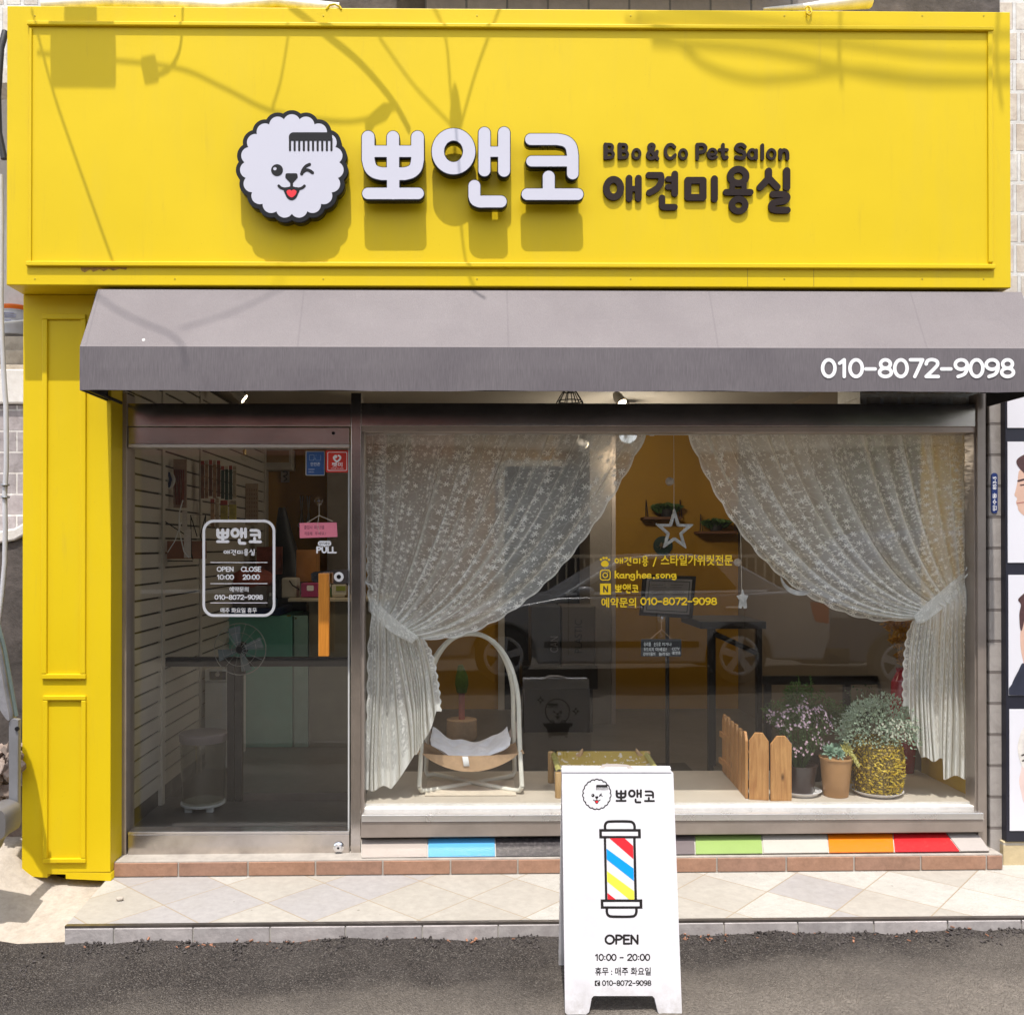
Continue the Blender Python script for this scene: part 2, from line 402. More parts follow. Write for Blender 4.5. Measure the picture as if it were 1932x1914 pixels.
def glass(name, base=0.052, tint=(0.982, 0.988, 0.982), smear=0.0):
    k = NT(name)
    lw = k.n('ShaderNodeLayerWeight'); lw.inputs['Blend'].default_value = 0.5
    f = k.math('POWER', lw.outputs['Facing'], 5.0); fac = k.math('MULTIPLY_ADD', f, 0.9, base)
    tr = k.n('ShaderNodeBsdfTransparent'); tr.inputs[0].default_value = tint+(1,)
    gl = k.n('ShaderNodeBsdfGlossy'); gl.inputs['Roughness'].default_value = 0.0; gl.inputs['Color'].default_value = (1, 1, 1, 1)
    wv = k.bump(k.noise(k.coord(), 0.8, 1), 0.12, 0.006); k.l(wv, gl.inputs['Normal'])
    mx = k.n('ShaderNodeMixShader'); k.l(fac, mx.inputs[0]); k.l(tr.outputs[0], mx.inputs[1]); k.l(gl.outputs[0], mx.inputs[2])
    return k.done(mx.outputs[0])
GLASS = glass('window_glass')
CLEAR = glass('clear_plastic', 0.045, (0.96, 0.96, 0.95))
GROUT = plain('grout', (0.42, 0.40, 0.36), 0.9, 0, 0.2, 20)

# tiles
def tread_mat():
    k = NT('patio_tile'); co = k.coord('Object', None, (0, 0, R(43)))
    sc = k.vmath('MULTIPLY', co, (1/0.322, 1/0.322, 1)); fl = k.vmath('FLOOR', sc); fr = k.vmath('FRACTION', sc)
    wn = k.n('ShaderNodeTexWhiteNoise', noise_dimensions='2D'); k.l(fl, wn.inputs['Vector'])
    rnd = wn.outputs['Value']
    base = k.ramp(rnd, [(0.0, (0.355, 0.328, 0.288)), (0.26, (0.325, 0.307, 0.300)), (0.5, (0.37, 0.343, 0.304)), (0.72, (0.42, 0.403, 0.370))], 'CONSTANT')
    fine = k.noise(k.coord(), 26, 6, 0.7); big = k.noise(k.coord(), 2.6, 5, 0.65)
    base = k.mix(0.45, base, k.ramp(fine, [(0.3, (0.36, 0.36, 0.36)), (0.7, (0.60, 0.60, 0.60))]), 'OVERLAY')
    base = k.mix(k.ramp(big, [(0.42, (0, 0, 0)), (0.72, (0.35, 0.35, 0.35))]), base, (0.27, 0.245, 0.21))
    spt = k.vor(k.coord(), 9.0); spn = k.n('ShaderNodeSeparateColor'); k.l(spt.outputs['Color'], spn.inputs[0]); spot_ = k.math('MULTIPLY', k.math('LESS_THAN', spt.outputs['Distance'], k.math('MULTIPLY', spn.outputs[0], .07)), .55); base = k.mix(spot_, base, (0.11, 0.09, 0.075))
    rough_tile = k.math('GREATER_THAN', rnd, 0.72)
    sx = k.n('ShaderNodeSeparateXYZ'); k.l(fr, sx.inputs[0])
    ax = k.math('ABSOLUTE', k.math('SUBTRACT', sx.outputs[0], 0.5)); ay = k.math('ABSOLUTE', k.math('SUBTRACT', sx.outputs[1], 0.5))
    joint = k.math('GREATER_THAN', k.math('MAXIMUM', ax, ay), 0.4915)
    c = k.mix(joint, base, (0.30, 0.24, 0.17))
    vn = k.vor(k.coord(), 90); hh = k.math('MULTIPLY', vn.outputs['Distance'], rough_tile)
    h = k.math('ADD', k.math('MULTIPLY', hh, 1.0), k.math('MULTIPLY', fine, 0.35)); h = k.math('SUBTRACT', h, k.math('MULTIPLY', joint, 0.6))
    return k.done(k.pbr(c, 0.62, 0, k.bump(h, 0.55, 0.004)))
def stone(name, col, col2, scale=9, rough=0.8, bump=0.5, bs=40):
    k = NT(name); co = k.coord(); a = k.noise(co, scale, 6, 0.7, 0.4); b = k.noise(co, bs, 5, 0.7)
    c = k.ramp(a, [(0.3, col), (0.7, col2)]); c = k.mix(0.25, c, k.ramp(b, [(0.3, (0.2, 0.2, 0.2)), (0.7, (0.8, 0.8, 0.8))]), 'OVERLAY')
    return k.done(k.pbr(c, rough, 0, k.bump(k.math('ADD', a, k.math('MULTIPLY', b, 0.5)), bump, 0.008)))
def asphalt():
    k = NT('asphalt'); co = k.coord()
    v = k.vor(co, 175); v2 = k.vor(co, 85)
    peb = k.n('ShaderNodeSeparateColor'); k.l(v.outputs['Color'], peb.inputs[0])
    c = k.ramp(peb.outputs[0], [(0.0, (0.032, 0.026, 0.024)), (0.55, (0.078, 0.065, 0.057)), (0.88, (0.125, 0.106, 0.094)), (0.985, (0.20, 0.18, 0.16))])
    edge = k.ramp(v.outputs['Distance'], [(0.25, (1, 1, 1)), (0.75, (0.35, 0.35, 0.35))]); c = k.mix(1.0, c, edge, 'MULTIPLY')
    sx = k.n('ShaderNodeSeparateXYZ'); k.l(co, sx.inputs[0])
    wob = k.noise(k.coord('Object', (0.9, 1.7, 1)), 1.9, 5, 0.62)
    # worn, sandy strip of the older road further from the step: it runs slightly askew
    q = k.math('ADD', k.math('ADD', sx.outputs[1], k.math('MULTIPLY', sx.outputs[0], -0.115)), k.math('MULTIPLY', wob, 0.55))
    dust = k.ramp(k.math('MULTIPLY_ADD', q, -1.0, -0.66), [(0.08, (0, 0, 0)), (0.24, (0.40, 0.40, 0.40)), (0.50, (0.86, 0.86, 0.86))])
    dn = k.noise(co, 70, 5, 0.75)
    dc = k.ramp(dn, [(0.3, (0.135, 0.115, 0.097)), (0.7, (0.30, 0.262, 0.222))])
    c = k.mix(dust, c, dc)
    big = k.noise(co, 3.4, 6, 0.7); c = k.mix(k.ramp(big, [(0.42, (0, 0, 0)), (0.70, (0.34, 0.34, 0.34))]), c, (0.115, 0.10, 0.09)); drk = k.noise(co, 1.7, 4, 0.6, 0.6); c = k.mix(k.ramp(drk, [(0.5, (0, 0, 0)), (0.72, (0.2, 0.2, 0.2))]), c, (0.034, 0.030, 0.028))
    h = k.math('SUBTRACT', 1.0, v.outputs['Distance']); h = k.math('ADD', h, k.math('MULTIPLY', k.math('SUBTRACT', 1.0, v2.outputs['Distance']), 0.6))
    h = k.math('ADD', h, k.math('MULTIPLY', dn, 0.4))
    return k.done(k.pbr(c, 0.86, 0, k.bump(h, 1.0, 0.010), 0.3))
TREAD = tread_mat(); ASPH = asphalt()
CONC = stone('pale_concrete', (0.31, 0.265, 0.215), (0.43, 0.38, 0.325), 4.5, 0.9, 0.7, 30)
DARKCONC = stone('dark_concrete', (0.045, 0.038, 0.034), (0.12, 0.10, 0.092), 6, 0.95, 0.8, 26)
PLASTER = stone('white_plaster', (0.62, 0.58, 0.54), (0.78, 0.75, 0.72), 3, 0.85, 0.4, 30)
def brick_mat(name, cols, mortar, bw, bh, scale=1.0, ms=0.012, bumpk=0.6, axis='xz', rough=0.8, noisek=0.3, off=0.5):
    k = NT(name); co = k.n('ShaderNodeTexCoord').outputs['Object']
    sx = k.n('ShaderNodeSeparateXYZ'); k.l(co, sx.inputs[0]); cb = k.n('ShaderNodeCombineXYZ')
    ai = {'x': 0, 'y': 1, 'z': 2}
    k.l(sx.outputs[ai[axis[0]]], cb.inputs[0]); k.l(sx.outputs[ai[axis[1]]], cb.inputs[1])
    b = k.n('ShaderNodeTexBrick', offset=off); k.l(cb.outputs[0], b.inputs['Vector'])
    b.inputs['Color1'].default_value = tuple(cols[0])+(1,); b.inputs['Color2'].default_value = tuple(cols[1])+(1,); b.inputs['Mortar'].default_value = tuple(mortar)+(1,)
    b.inputs['Scale'].default_value = 1; b.inputs['Mortar Size'].default_value = ms; b.inputs['Mortar Smooth'].default_value = 0.2
    b.inputs['Brick Width'].default_value = bw; b.inputs['Row Height'].default_value = bh
    n = k.noise(co, 14, 6, 0.7, 0.6)
    c = k.mix(noisek, b.outputs['Color'], k.ramp(n, [(0.3, (0.25, 0.24, 0.23)), (0.7, (0.75, 0.75, 0.75))]), 'OVERLAY')
    h = k.math('SUBTRACT', k.math('MULTIPLY', n, 0.5), b.outputs['Fac'])
    return k.done(k.pbr(c, rough, 0, k.bump(h, bumpk, 0.008)))

# ------------------------------------------------------------------ ground, road, step
FLOORZ = at(450, 1616, 0).z
YR = -0.16                                            # front of the brown riser
zl, zr = at(228, 1655, YR).z, at(1890, 1641, YR).z; xl, xr = at(228, 1655, YR).x, at(1890, 1641, YR).x
def ztread(x): return zl + (zr-zl)*(x-xl)/(xr-xl)
YS = gnd(1000, 1738, ztread(gnd(1000, 1738, 0.125).x)).y   # front edge of the step
def zroad(x): return 0.05 + 0.010*x
def bump_noise(x, y): return 0.004*math.sin(7.1*x+2*y)+0.003*math.sin(17*x-5*y+1)+0.003*math.sin(31*x+9*y)
m_ = MB()                                             # one sheet from the step to the far side and the horizon
xs = [-60, -20, -8, -4] + [-2.6+0.1*i for i in range(66)] + [5, 9, 20, 60]
ys = [-60, -20, -12, -8, -5.5, -4.0, -3.0, -2.4] + [-2.0+0.06*i for i in range(21)] + [YS+0.02]
ys = sorted(set(ys))
def zr_(x, y):
    xx = max(-6, min(6, x)); z = zroad(xx) + max(0, min(1, (-y-1.6)/4))*0.08
    e = math.exp(-((y-YS)/0.16)**2)
    return z + (bump_noise(x, y)*1.6 + 0.012*e if y > -2.6 else 0)
m_.add([(x, y, zr_(x, y)) for y in ys for x in xs], [(j*len(xs)+i, j*len(xs)+i+1, (j+1)*len(xs)+i+1, (j+1)*len(xs)+i) for j in range(len(ys)-1) for i in range(len(xs)-1)])
struct(m_.build('road', ASPH, None, 0, 'all', fix=False))
# far ground under and behind the buildings, just below the road
struct(MB().add([(-60, YS-0.1, -0.06), (60, YS-0.1, -0.06), (60, 60, -0.06), (-60, 60, -0.06)], [(0, 1, 2, 3)]).build('ground', CONC, fix=False))
# loose chippings along the edge of the asphalt
rs = random.Random(3); g_ = MB()
CHIP = plain('stone_chips', (0.055, 0.046, 0.043), 0.85, 0, 0.5, 40)
for i in range(1500):
    x = rs.uniform(-2.3, 2.9); y = YS-abs(rs.gauss(0.0, 0.06))-0.002
    if x < -1.7: y = YS + rs.uniform(-0.55, -0.02) - (x+1.7)*-0.2
    s = rs.uniform(0.002, 0.0062); z = zr_(x, y)+s*0.3
    a = [Vector((rs.uniform(-1, 1), rs.uniform(-1, 1), rs.uniform(-1, 1))).normalized() for _ in range(2)]
    b0 = a[0]; b1 = b0.cross(a[1]).normalized(); b2 = b0.cross(b1)
    g_.obox((x, y, z), (b0, b1, b2), (s, s*rs.uniform(.5, .9), s*rs.uniform(.4, .8)))
props(g_.build('gravel', CHIP, fix=False), 'loose dark stone chips along the asphalt edge', 'gravel', None, 'stuff')
g_ = MB(); CRUMB = plain('brick_crumbs', (0.26, 0.12, 0.07), 0.9, 0, 0.6, 50)
for i in range(70):
    x = rs.choice([rs.uniform(-1.6, 2.7), rs.gauss(0.95, .12), rs.gauss(2.2, .25), rs.gauss(-1.0, .3)]); y = YS-abs(rs.gauss(0.0, 0.04))-0.006
    s = rs.uniform(0.002, 0.006); d = Vector((rs.uniform(-1, 1), rs.uniform(-1, 1), 0.2)).normalized(); e = Vector((-d.y, d.x, 0)).normalized()
    g_.obox((x, y, zr_(x, y)+0.006), (d, e, d.cross(e)), (s*1.5, s*.6, s*.35))
props(g_.build('debris', CRUMB, fix=False), 'orange brick crumbs and dry leaf bits on the asphalt edge', 'debris', None, 'stuff')

step = thing('entry_step', 'low tiled step with diamond stone paving in front of the shop door', 'step', (0.4, YS, 0.05))
xL = gnd(121, 1748, ztread(-1.7)).x
xlb = at(205, 1657, YR).x
b = MB(); zt = ztread
b.add([(xL, YS, zt(xL)), (4.2, YS, zt(4.2)), (4.2, 0.1, zt(4.2)), (xlb-0.02, 0.1, zt(xlb)), (xL, YS, -0.05), (4.2, YS, -0.05), (4.2, 0.1, -0.05), (xlb-0.02, 0.1, -0.05)],
      [(0, 1, 2, 3), (0, 3, 7, 4), (1, 5, 6, 2), (3, 2, 6, 7), (0, 4, 5, 1)])
b.build('paving', TREAD, step)
# dark metal nosing along the front edge and grey stone facing below it
b = MB(); n = 30
NOSE = plain('nosing_metal', (0.20, 0.175, 0.16), 0.35, 0.8, 0.3, 9)
for i in range(n):
    x0 = xL+(4.2-xL)*i/n; x1 = xL+(4.2-xL)*(i+1)/n
    b.add([(x0, YS-0.006, zt(x0)+0.002), (x1, YS-0.006, zt(x1)+0.002), (x1, YS-0.006, zt(x1)-0.008), (x0, YS-0.006, zt(x0)-0.008),
           (x0, YS+0.016, zt(x0)+0.002), (x1, YS+0.016, zt(x1)+0.002)], [(0, 1, 2, 3), (0, 4, 5, 1)])
b.build('nosing', NOSE, step, fix=False)
FACE = [stone('grey_stone', (0.29, 0.262, 0.258), (0.41, 0.378, 0.368), 5, 0.75, 0.6, 22), stone('grey_stone_light', (0.32, 0.288, 0.28), (0.45, 0.41, 0.40), 6, 0.75, 0.6, 20)]
js = [X(u, YS, 1760) for u in (135, 318, 470, 651, 822, 991, 1180, 1242, 1365, 1504, 1643, 1790, 1930)]
js = [xL] + [X(u, YS, 1760) for u in (335, 466, 625+27, 797, 960, 1100, 1232, 1365, 1504, 1647, 1786, 1925)] + [3.2, 3.55, 3.9, 4.2]
js = [xL] + [X(u, YS, 1760) for u in (216, 365, 510, 652, 797, 940, 1085, 1225, 1365, 1504, 1647, 1786, 1925)] + [3.0, 3.35, 3.7, 4.2]
for i in range(len(js)-1):
    x0, x1 = js[i]+0.0025, js[i+1]-0.0025
    MB().add([(x, y, z) for y in (YS-0.010, YS+0.004) for (x, z) in ((x0, 0.0), (x1, 0.0), (x1, zt(x1)-0.009), (x0, zt(x0)-0.009))],
             [(0, 1, 2, 3), (7, 6, 5, 4), (0, 4, 5, 1), (1, 5, 6, 2), (2, 6, 7, 3), (3, 7, 4, 0)]).build('facing_stone', FACE[i % 2], step, 0.003)
MB().box(xL, 4.2, YS-0.004, YS+0.012, -0.02, zt(xL)-0.009).build('mortar', GROUT, step)
# brown riser tiles and the sill they carry
BROWN = [stone('brown_tile_%s' % n, a, b2, 7, 0.6, 0.25, 40) for n, a, b2 in (('warm', (0.27, 0.145, 0.09), (0.34, 0.19, 0.125)), ('dull', (0.24, 0.135, 0.09), (0.31, 0.175, 0.12)))]
ju = [206, 336, 467.5, 595, 722, 850, 977, 1105, 1215, 1353, 1484, 1611, 1740, 1867, 1905]
ju = [206, 336, 467.5, 595, 722, 850, 977, 1105, 1227, 1353, 1484, 1612, 1738, 1862, 1893]
ztop = lambda x: at(228, 1628, YR).z + (at(1890, 1613.5, YR).z-at(228, 1628, YR).z)*(x-xl)/(xr-xl)
for i in range(len(ju)-1):
    x0, x1 = X(ju[i], YR, 1640)+0.004, X(ju[i+1], YR, 1640)-0.004
    MB().add([(x, y, z) for y in (YR, YR+0.02) for (x, z) in ((x0, zt(x0)+0.004), (x1, zt(x1)+0.004), (x1, ztop(x1)), (x0, ztop(x0)))],
             [(0, 1, 2, 3), (7, 6, 5, 4), (0, 4, 5, 1), (1, 5, 6, 2), (2, 6, 7, 3), (3, 7, 4, 0)]).build('riser_tile', BROWN[i % 2], step, 0.003)
xa, xb = X(206, YR, 1640), X(1893, YR, 1640)
MB().add([(x, y, z) for y in (YR+0.006, 0.06) for (x, z) in ((xa, 0.0), (xb, 0.0), (xb, ztop(xb)+0.005), (xa, ztop(xa)+0.005))],
         [(0, 1, 2, 3), (7, 6, 5, 4), (0, 4, 5, 1), (1, 5, 6, 2), (2, 6, 7, 3), (3, 7, 4, 0)]).build('ledge', plain('pale_mortar', (0.36, 0.325, 0.29), 0.8, 0, 0.2, 12, 0.4), step)
# painted sloping tiles below the window
pl = thing('tiled_plinth', 'sloping row of coloured tiles under the shop window', 'plinth', (1.2, -0.1, 0.2))
Y0, Y1 = -0.035, -0.135
cols = [('beige', (0.33, 0.285, 0.255)), ('sky blue', (0.075, 0.295, 0.54)), ('black', (0.030, 0.026, 0.028)), ('mauve grey', (0.135, 0.11, 0.112)), ('mauve grey', (0.135, 0.11, 0.112)),
        ('lime green', (0.235, 0.335, 0.10)), ('cream', (0.42, 0.39, 0.345)), ('orange', (0.66, 0.165, 0.004)), ('bright red', (0.47, 0.014, 0.017)), ('pale beige', (0.38, 0.34, 0.315))]
us = [681, 807, 934, 1060, 1187, 1311, 1437, 1561, 1685, 1785, 1845]
ub = [681, 807, 935, 1061, 1188, 1312, 1440, 1564, 1688, 1812, 1869]
def vt(u): return 1582 + (u-681)*(1569-1582)/(1845-681)
def vb(u): return 1617 + (u-681)*(1604-1617)/(1869-681)
for i, (nm, c) in enumerate(cols):
    k = NT(nm.replace(' ', '_')+'_glaze'); n1 = k.noise(k.coord(), 60, 5, 0.7); n2 = k.noise(k.coord(), 7, 4, 0.6)
    cc = k.ramp(n2, [(0.3, tuple(q*0.93 for q in c)), (0.7, c)])
    dt_ = k.noise(k.coord('Object', (14, 14, 40)), 2.5, 6, .8); cc = k.mix(k.ramp(dt_, [(0.55, (0, 0, 0)), (0.80, (0.40, 0.40, 0.40))]), cc, (0.20, 0.17, 0.14))
    if nm == 'black': cc = k.ramp(n1, [(0.45, c), (0.75, (0.10, 0.09, 0.088))])
    mt = k.done(k.pbr(cc, 0.30, 0, k.bump(n1, 0.10, 0.002)))
    a0, a1 = at(us[i]+1.0, vt(us[i]), Y0), at(us[i+1]-1.0, vt(us[i+1]), Y0); b0, b1 = at(ub[i]+1.0, vb(ub[i]), Y1), at(ub[i+1]-1.0, vb(ub[i+1]), Y1)
    d = Vector((0, 0.012, -0.010))
    props(MB().prism([a0, a1, b1, b0], d).build('tile', mt, pl, 0.002), nm+' tile')
a0, a1 = at(us[0], vt(us[0]), Y0), at(us[-1], vt(us[-1]), Y0); b0, b1 = at(ub[0], vb(ub[0]), Y1), at(ub[-1], vb(ub[-1]), Y1)
off = Vector((0, 0.004, -0.004))
MB().prism([a0+off, a1+off, b1+off, b0+off], (0, 0.09, -0.02)).build('mortar', GROUT, pl)

# concrete apron on the left, broken and sloping down to the road
b = MB(); random.seed(5)
def apr(s, t):
    x = -5.0 + s*(xL+0.02+5.0) if t < 0.999 else -5.0 + s*(xlb+5.0)
    x = (-5.0)*(1-s) + s*((xL+0.015)*(1-t)+(xlb+0.0)*t)
    y = YS-0.52*(1-s)**0.5*0-0.10 + t*(0.75-YS+0.1) - max(0, (-1.9-x))*0.25*(1-t)
    z = zroad(x)-0.03+0.16*min(1, t*1.6)*(0.55+0.45*s) + 0.006*math.sin(9*x+3*y)+0.005*math.sin(23*x-11*y)
    z -= 0.022
    z += 0.17*max(0, min(1, (-1.98-x)/.22))*max(0, min(1, (y+.62)/.42))
    return (x, y, z)
b.grid(apr, 110, 36); struct(b.build('pavement', CONC, None, 0, 'all'))
# ------------------------------------------------------------------ the shop building
shopw = thing('shop_building', 'shop building shell behind the yellow sign with orange inside walls', 'building', (0.3, 2, FLOORZ))
ORANGE = plain('ochre_wall', (0.36, 0.185, 0.012), 0.75, 0, 0.06, 3)
CEIL = plain('ceiling_paint', (0.36, 0.32, 0.27), 0.8, 0, 0.05, 3)
LX, RX, BY, CZ = -1.86, X(1842, 0.03, 1200)+0.012, 4.15, 2.86
MB().box(LX-0.12, RX+0.1, BY, BY+0.12, -0.05, CZ).build('wall', ORANGE, shopw)
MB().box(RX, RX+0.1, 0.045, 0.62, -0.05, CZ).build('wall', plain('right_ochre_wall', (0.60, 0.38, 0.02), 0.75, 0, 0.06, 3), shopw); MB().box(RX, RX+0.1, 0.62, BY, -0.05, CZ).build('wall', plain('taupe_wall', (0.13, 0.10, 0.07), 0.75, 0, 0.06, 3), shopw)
MB().box(LX-0.12, LX-0.03, 0.03, BY, -0.05, CZ).build('wall', CEIL, shopw)
MB().box(LX-0.12, RX+0.1, 0.05, BY+0.12, CZ, CZ+0.1).build('ceiling', CEIL, shopw)
MB().box(LX-0.03, RX, 0.06, BY, FLOORZ-0.06, FLOORZ).build('floor', stone('floor_tile', (0.08, 0.072, 0.064), (0.12, 0.108, 0.098), 3, 0.35, 0.1, 20), shopw)
MB().box(-2.13, RX+0.1, 0.0, 0.12, CZ-0.02, 5.2).build('wall', DARKCONC, shopw)
# window platform
LZ = gnd(1200, 1513, 0.424).z
LEDGE = plain('ledge_board', (0.50, 0.44, 0.37), 0.6, 0, 0.07, 5)
wl = thing('display_platform', 'cream display platform inside the shop window', 'platform', (1.0, 0.3, FLOORZ))
u0_ = X(684, 0.02, 1500)
MB().box(u0_, RX-0.002, 0.012, 0.66, FLOORZ, LZ).build('top_board', LEDGE, wl, 0.004)
MB().box(u0_, RX-0.004, 0.008, 0.018, LZ-0.035, LZ-0.003).build('edge_strip', PLASTER, wl)
# steel shopfront
sf = thing('shopfront_frame', 'stainless steel shopfront frame with lintel and posts around door and window', 'shopfront', (0.3, 0, FLOORZ))
MB().pbox(214, 742, 238.5, 1618, -0.055, 0.06).build('jamb', STEEL_DULL, sf, 0.002)
MB().pbox(235, 741, 242, 1612, -0.030, 0.05).build('rubber_seal', BLACK, sf)
MB().pbox(662, 741, 681, 1616, -0.050, 0.06).build('mullion', STEEL, sf, 0.002)
MB().pbox(233, 761, 662, 804, -0.045, 0.06).build('lintel', STEEL, sf, 0.002)
MB().pbox(681, 761, 1846, 804, -0.045, 0.06).build('lintel', STEEL, sf, 0.002)
MB().pbox(1845, 742, 1861, 1603, -0.055, 0.06).build('jamb', STEEL_DULL, sf, 0.002)
MB().pbox(1861, 741, 1867, 1603, -0.02, 0.06).build('rubber_seal', BLACK, sf)
zt0, zt1 = at(900, 760.5, 0).z, CZ-0.02
MB().box(X(238, 0, 760), X(1846, 0, 760), -0.004, 0.004, zt0, zt1).build('transom_pane', GLASS, sf)
# window
win = thing('shop_window', 'large plate glass shop window with lace curtains behind', 'window', (1.3, 0, 0.5))
MB().pbox(681, 804.5, 1846, 815, -0.040, 0.05).build('frame', plain('beige_frame', (0.46, 0.38, 0.33), 0.35, 0.2, 0.1), win, 0.002)
MB().pbox(681, 815, 687, 1546, -0.040, 0.05).build('frame', STEEL_DULL, win, 0.002)
MB().pbox(1839, 815, 1846, 1546, -0.040, 0.05).build('frame', STEEL_DULL, win, 0.002)
b = MB(); b.box(X(686, 0, 1200), X(1840, 0, 1200), -0.004, 0.004, at(1200, 1526, 0).z, at(1200, 814, 0).z); b.build('pane', GLASS, win)
# sill: pale cap and deep steel face, a little proud
def slab(name, u0, u1, va0, va1, vb0, vb1, y0, y1, mt, par, bev=0.003):
    p = [at(u0, va0, y0), at(u1, va1, y0), at(u1, vb1, y0), at(u0, vb0, y0)]
    return MB().prism(p, (0, y1-y0, 0)).build(name, mt, par, bev)
slab('sill_cap', 682, 1856, 1537, 1533, 1550, 1545, -0.085, 0.03, plain('bright_steel', (0.80, 0.78, 0.76), 0.28, 0.9, 0.06), win)
slab('sill_face', 681, 1858, 1550, 1545, 1580, 1569, -0.078, 0.03, STEEL_DULL, win)
slab('bead', 684, 1846, 1524.5, 1520, 1537, 1533, -0.03, 0.012, PLASTER, win)
# door
dr = thing('glass_door', 'framed glass shop door with steel rails and a wooden pull handle', 'door', (-1.1, 0, FLOORZ))
MB().pbox(242, 806, 659, 838, -0.045, 0.03).build('top_rail', STEEL, dr, 0.002)
MB().pbox(242, 838, 659, 843.5, -0.052, 0.03).build('rail_lip', plain('lip_steel', (0.62, 0.57, 0.53), 0.3, 0.25, 0.05), dr, 0.001)
MB().pbox(241, 1573, 659, 1611.5, -0.050, 0.03).build('bottom_rail', STEEL, dr, 0.003)
MB().pbox(241, 1568, 659, 1573, -0.055, 0.03).build('rail_lip', plain('lip_steel_low', (0.75, 0.72, 0.70), 0.25, 1.0, 0.05), dr, 0.001)
MB().pbox(656.5, 843, 659.5, 1569, -0.010, 0.012).build('edge_seal', plain('clear_seal', (0.55, 0.56, 0.55), 0.4, 0, 0.05), dr)
b = MB(); b.box(X(243, 0, 1200), X(657, 0, 1200), -0.006, 0.006, at(450, 1570, 0).z, at(450, 842, 0).z); b.build('pane', GLASS, dr)
lk = MB().lathe([(0.026, 0), (0.026, -0.008), (0.019, -0.012), (0.017, -0.018)], at(639, 1597, -0.050), 28, 'y').build('lock', CHROME, dr, 0, True)
MB().lathe([(0.006, -0.0185), (0.004, -0.020)], at(639, 1597, -0.050), 14, 'y').build('keyhole', BLACK, lk)
lk = MB().lathe([(0.008, 0), (0.008, -0.004)], at(629, 817, -0.045), 14, 'y').build('pivot_hole', BLACK, dr)
# latch case and wooden handle bar
P0 = yplane(-0.008)
plate('latch_case', union(polyg([(589, 1082), (594, 1079), (640, 1075), (657, 1075), (657, 1099), (640, 1099), (595, 1097), (590, 1094)], 1)), (580, 1068, 664, 1106), P0, 0, 0.022, CHROME, dr, 0.7, 0.002)
plate('latch_slot', rrect(593, 1085, 618, 1091, 3), (590, 1082, 622, 1094), P0, 0.022, 0.0235, BLACK, dr, 0.6)
plate('key_ring', minus(disc(640.5, 1087.5, 9), disc(640.5, 1087.5, 4.2)), (628, 1075, 652, 1100), P0, 0.022, 0.026, plain('white_ring', (.8, .8, .8), .3), dr, 0.6)
plate('key_hole', disc(640.5, 1087.5, 4.1), (632, 1080, 650, 1096), P0, 0.022, 0.0245, BLACK, dr, 0.6)
k = NT('amber_wood'); gr = k.noise(k.coord('Object', (30, 30, 1.6)), 4, 5, 0.6)
WOODH = k.done(k.pbr(k.ramp(gr, [(0.3, (0.40, 0.14, 0.015)), (0.7, (0.58, 0.23, 0.03))]), 0.38))
MB().pbox(600.5, 1081, 620.5, 1238, -0.105, -0.070).build('handle', WOODH, dr, 0.003)
MB().pbox(607, 1086, 614, 1092, -0.070, -0.006).pbox(607, 1222, 614, 1228, -0.070, -0.006).build('handle_post', CHROME, dr)
# threshold strip
MB().pbox(240, 1612.5, 659, 1617, -0.05, 0.03).build('threshold', plain('threshold_steel', (0.6, 0.6, 0.6), 0.3, 0.9), sf)

# ------------------------------------------------------------------ yellow pillar
YP = -0.203
pil = thing('yellow_pillar', 'tall yellow panelled pillar left of the shop door', 'pillar', (-1.9, YP, 0.1))
g, nrm = yplane(YP)
b = MB(); ptL, ptR = at(42, 1200, YP).x, at(209, 1200, YP).x
b.box(ptL, ptR, YP, -0.056, at(120, 1645, YP).z, at(120, 556, YP).z); body = b.build('body', YELLOW, pil, 0.003)
# slanted foot with the small square cut-out
foot = polyg([(42, 1644), (209, 1646), (209, 1661), (124, 1657), (124, 1648.5), (89, 1648), (89, 1655), (42, 1651.5)])
plate('foot', foot, (36, 1638, 216, 1668), yplane(YP), YP+0.06, 0.0, YELLOW, pil, 0.8)
def moulding(par, u0, v0, u1, v1, wdt, y, d, mt, bottom=True):
    o = rrect(u0, v0, u1, v1, 0.1); i = rrect(u0+wdt, v0+wdt, u1-wdt, v1-wdt, 0.1)
    g_ = yplane(y)
    b = MB()
    for (a, b_, c, e) in ((u0, v0, u1, v0+wdt), (u0, v1-wdt, u1, v1), (u0, v0+wdt, u0+wdt, v1-wdt), (u1-wdt, v0+wdt, u1, v1-wdt)):
        b.pbox(a, b_, c, e, y-d, y+0.001)
    return b.build('moulding', mt, par, 0.004)
moulding(pil, 78, 592, 161, 1281, 10, YP, 0.013, YELLOW)
moulding(pil, 80, 1312, 161, 1628, 9, YP, 0.013, YELLOW)
MB().pbox(90, 1642, 124, 1662, YP+0.1, YP+0.12).build('gap_shadow_board', BLACK, pil)

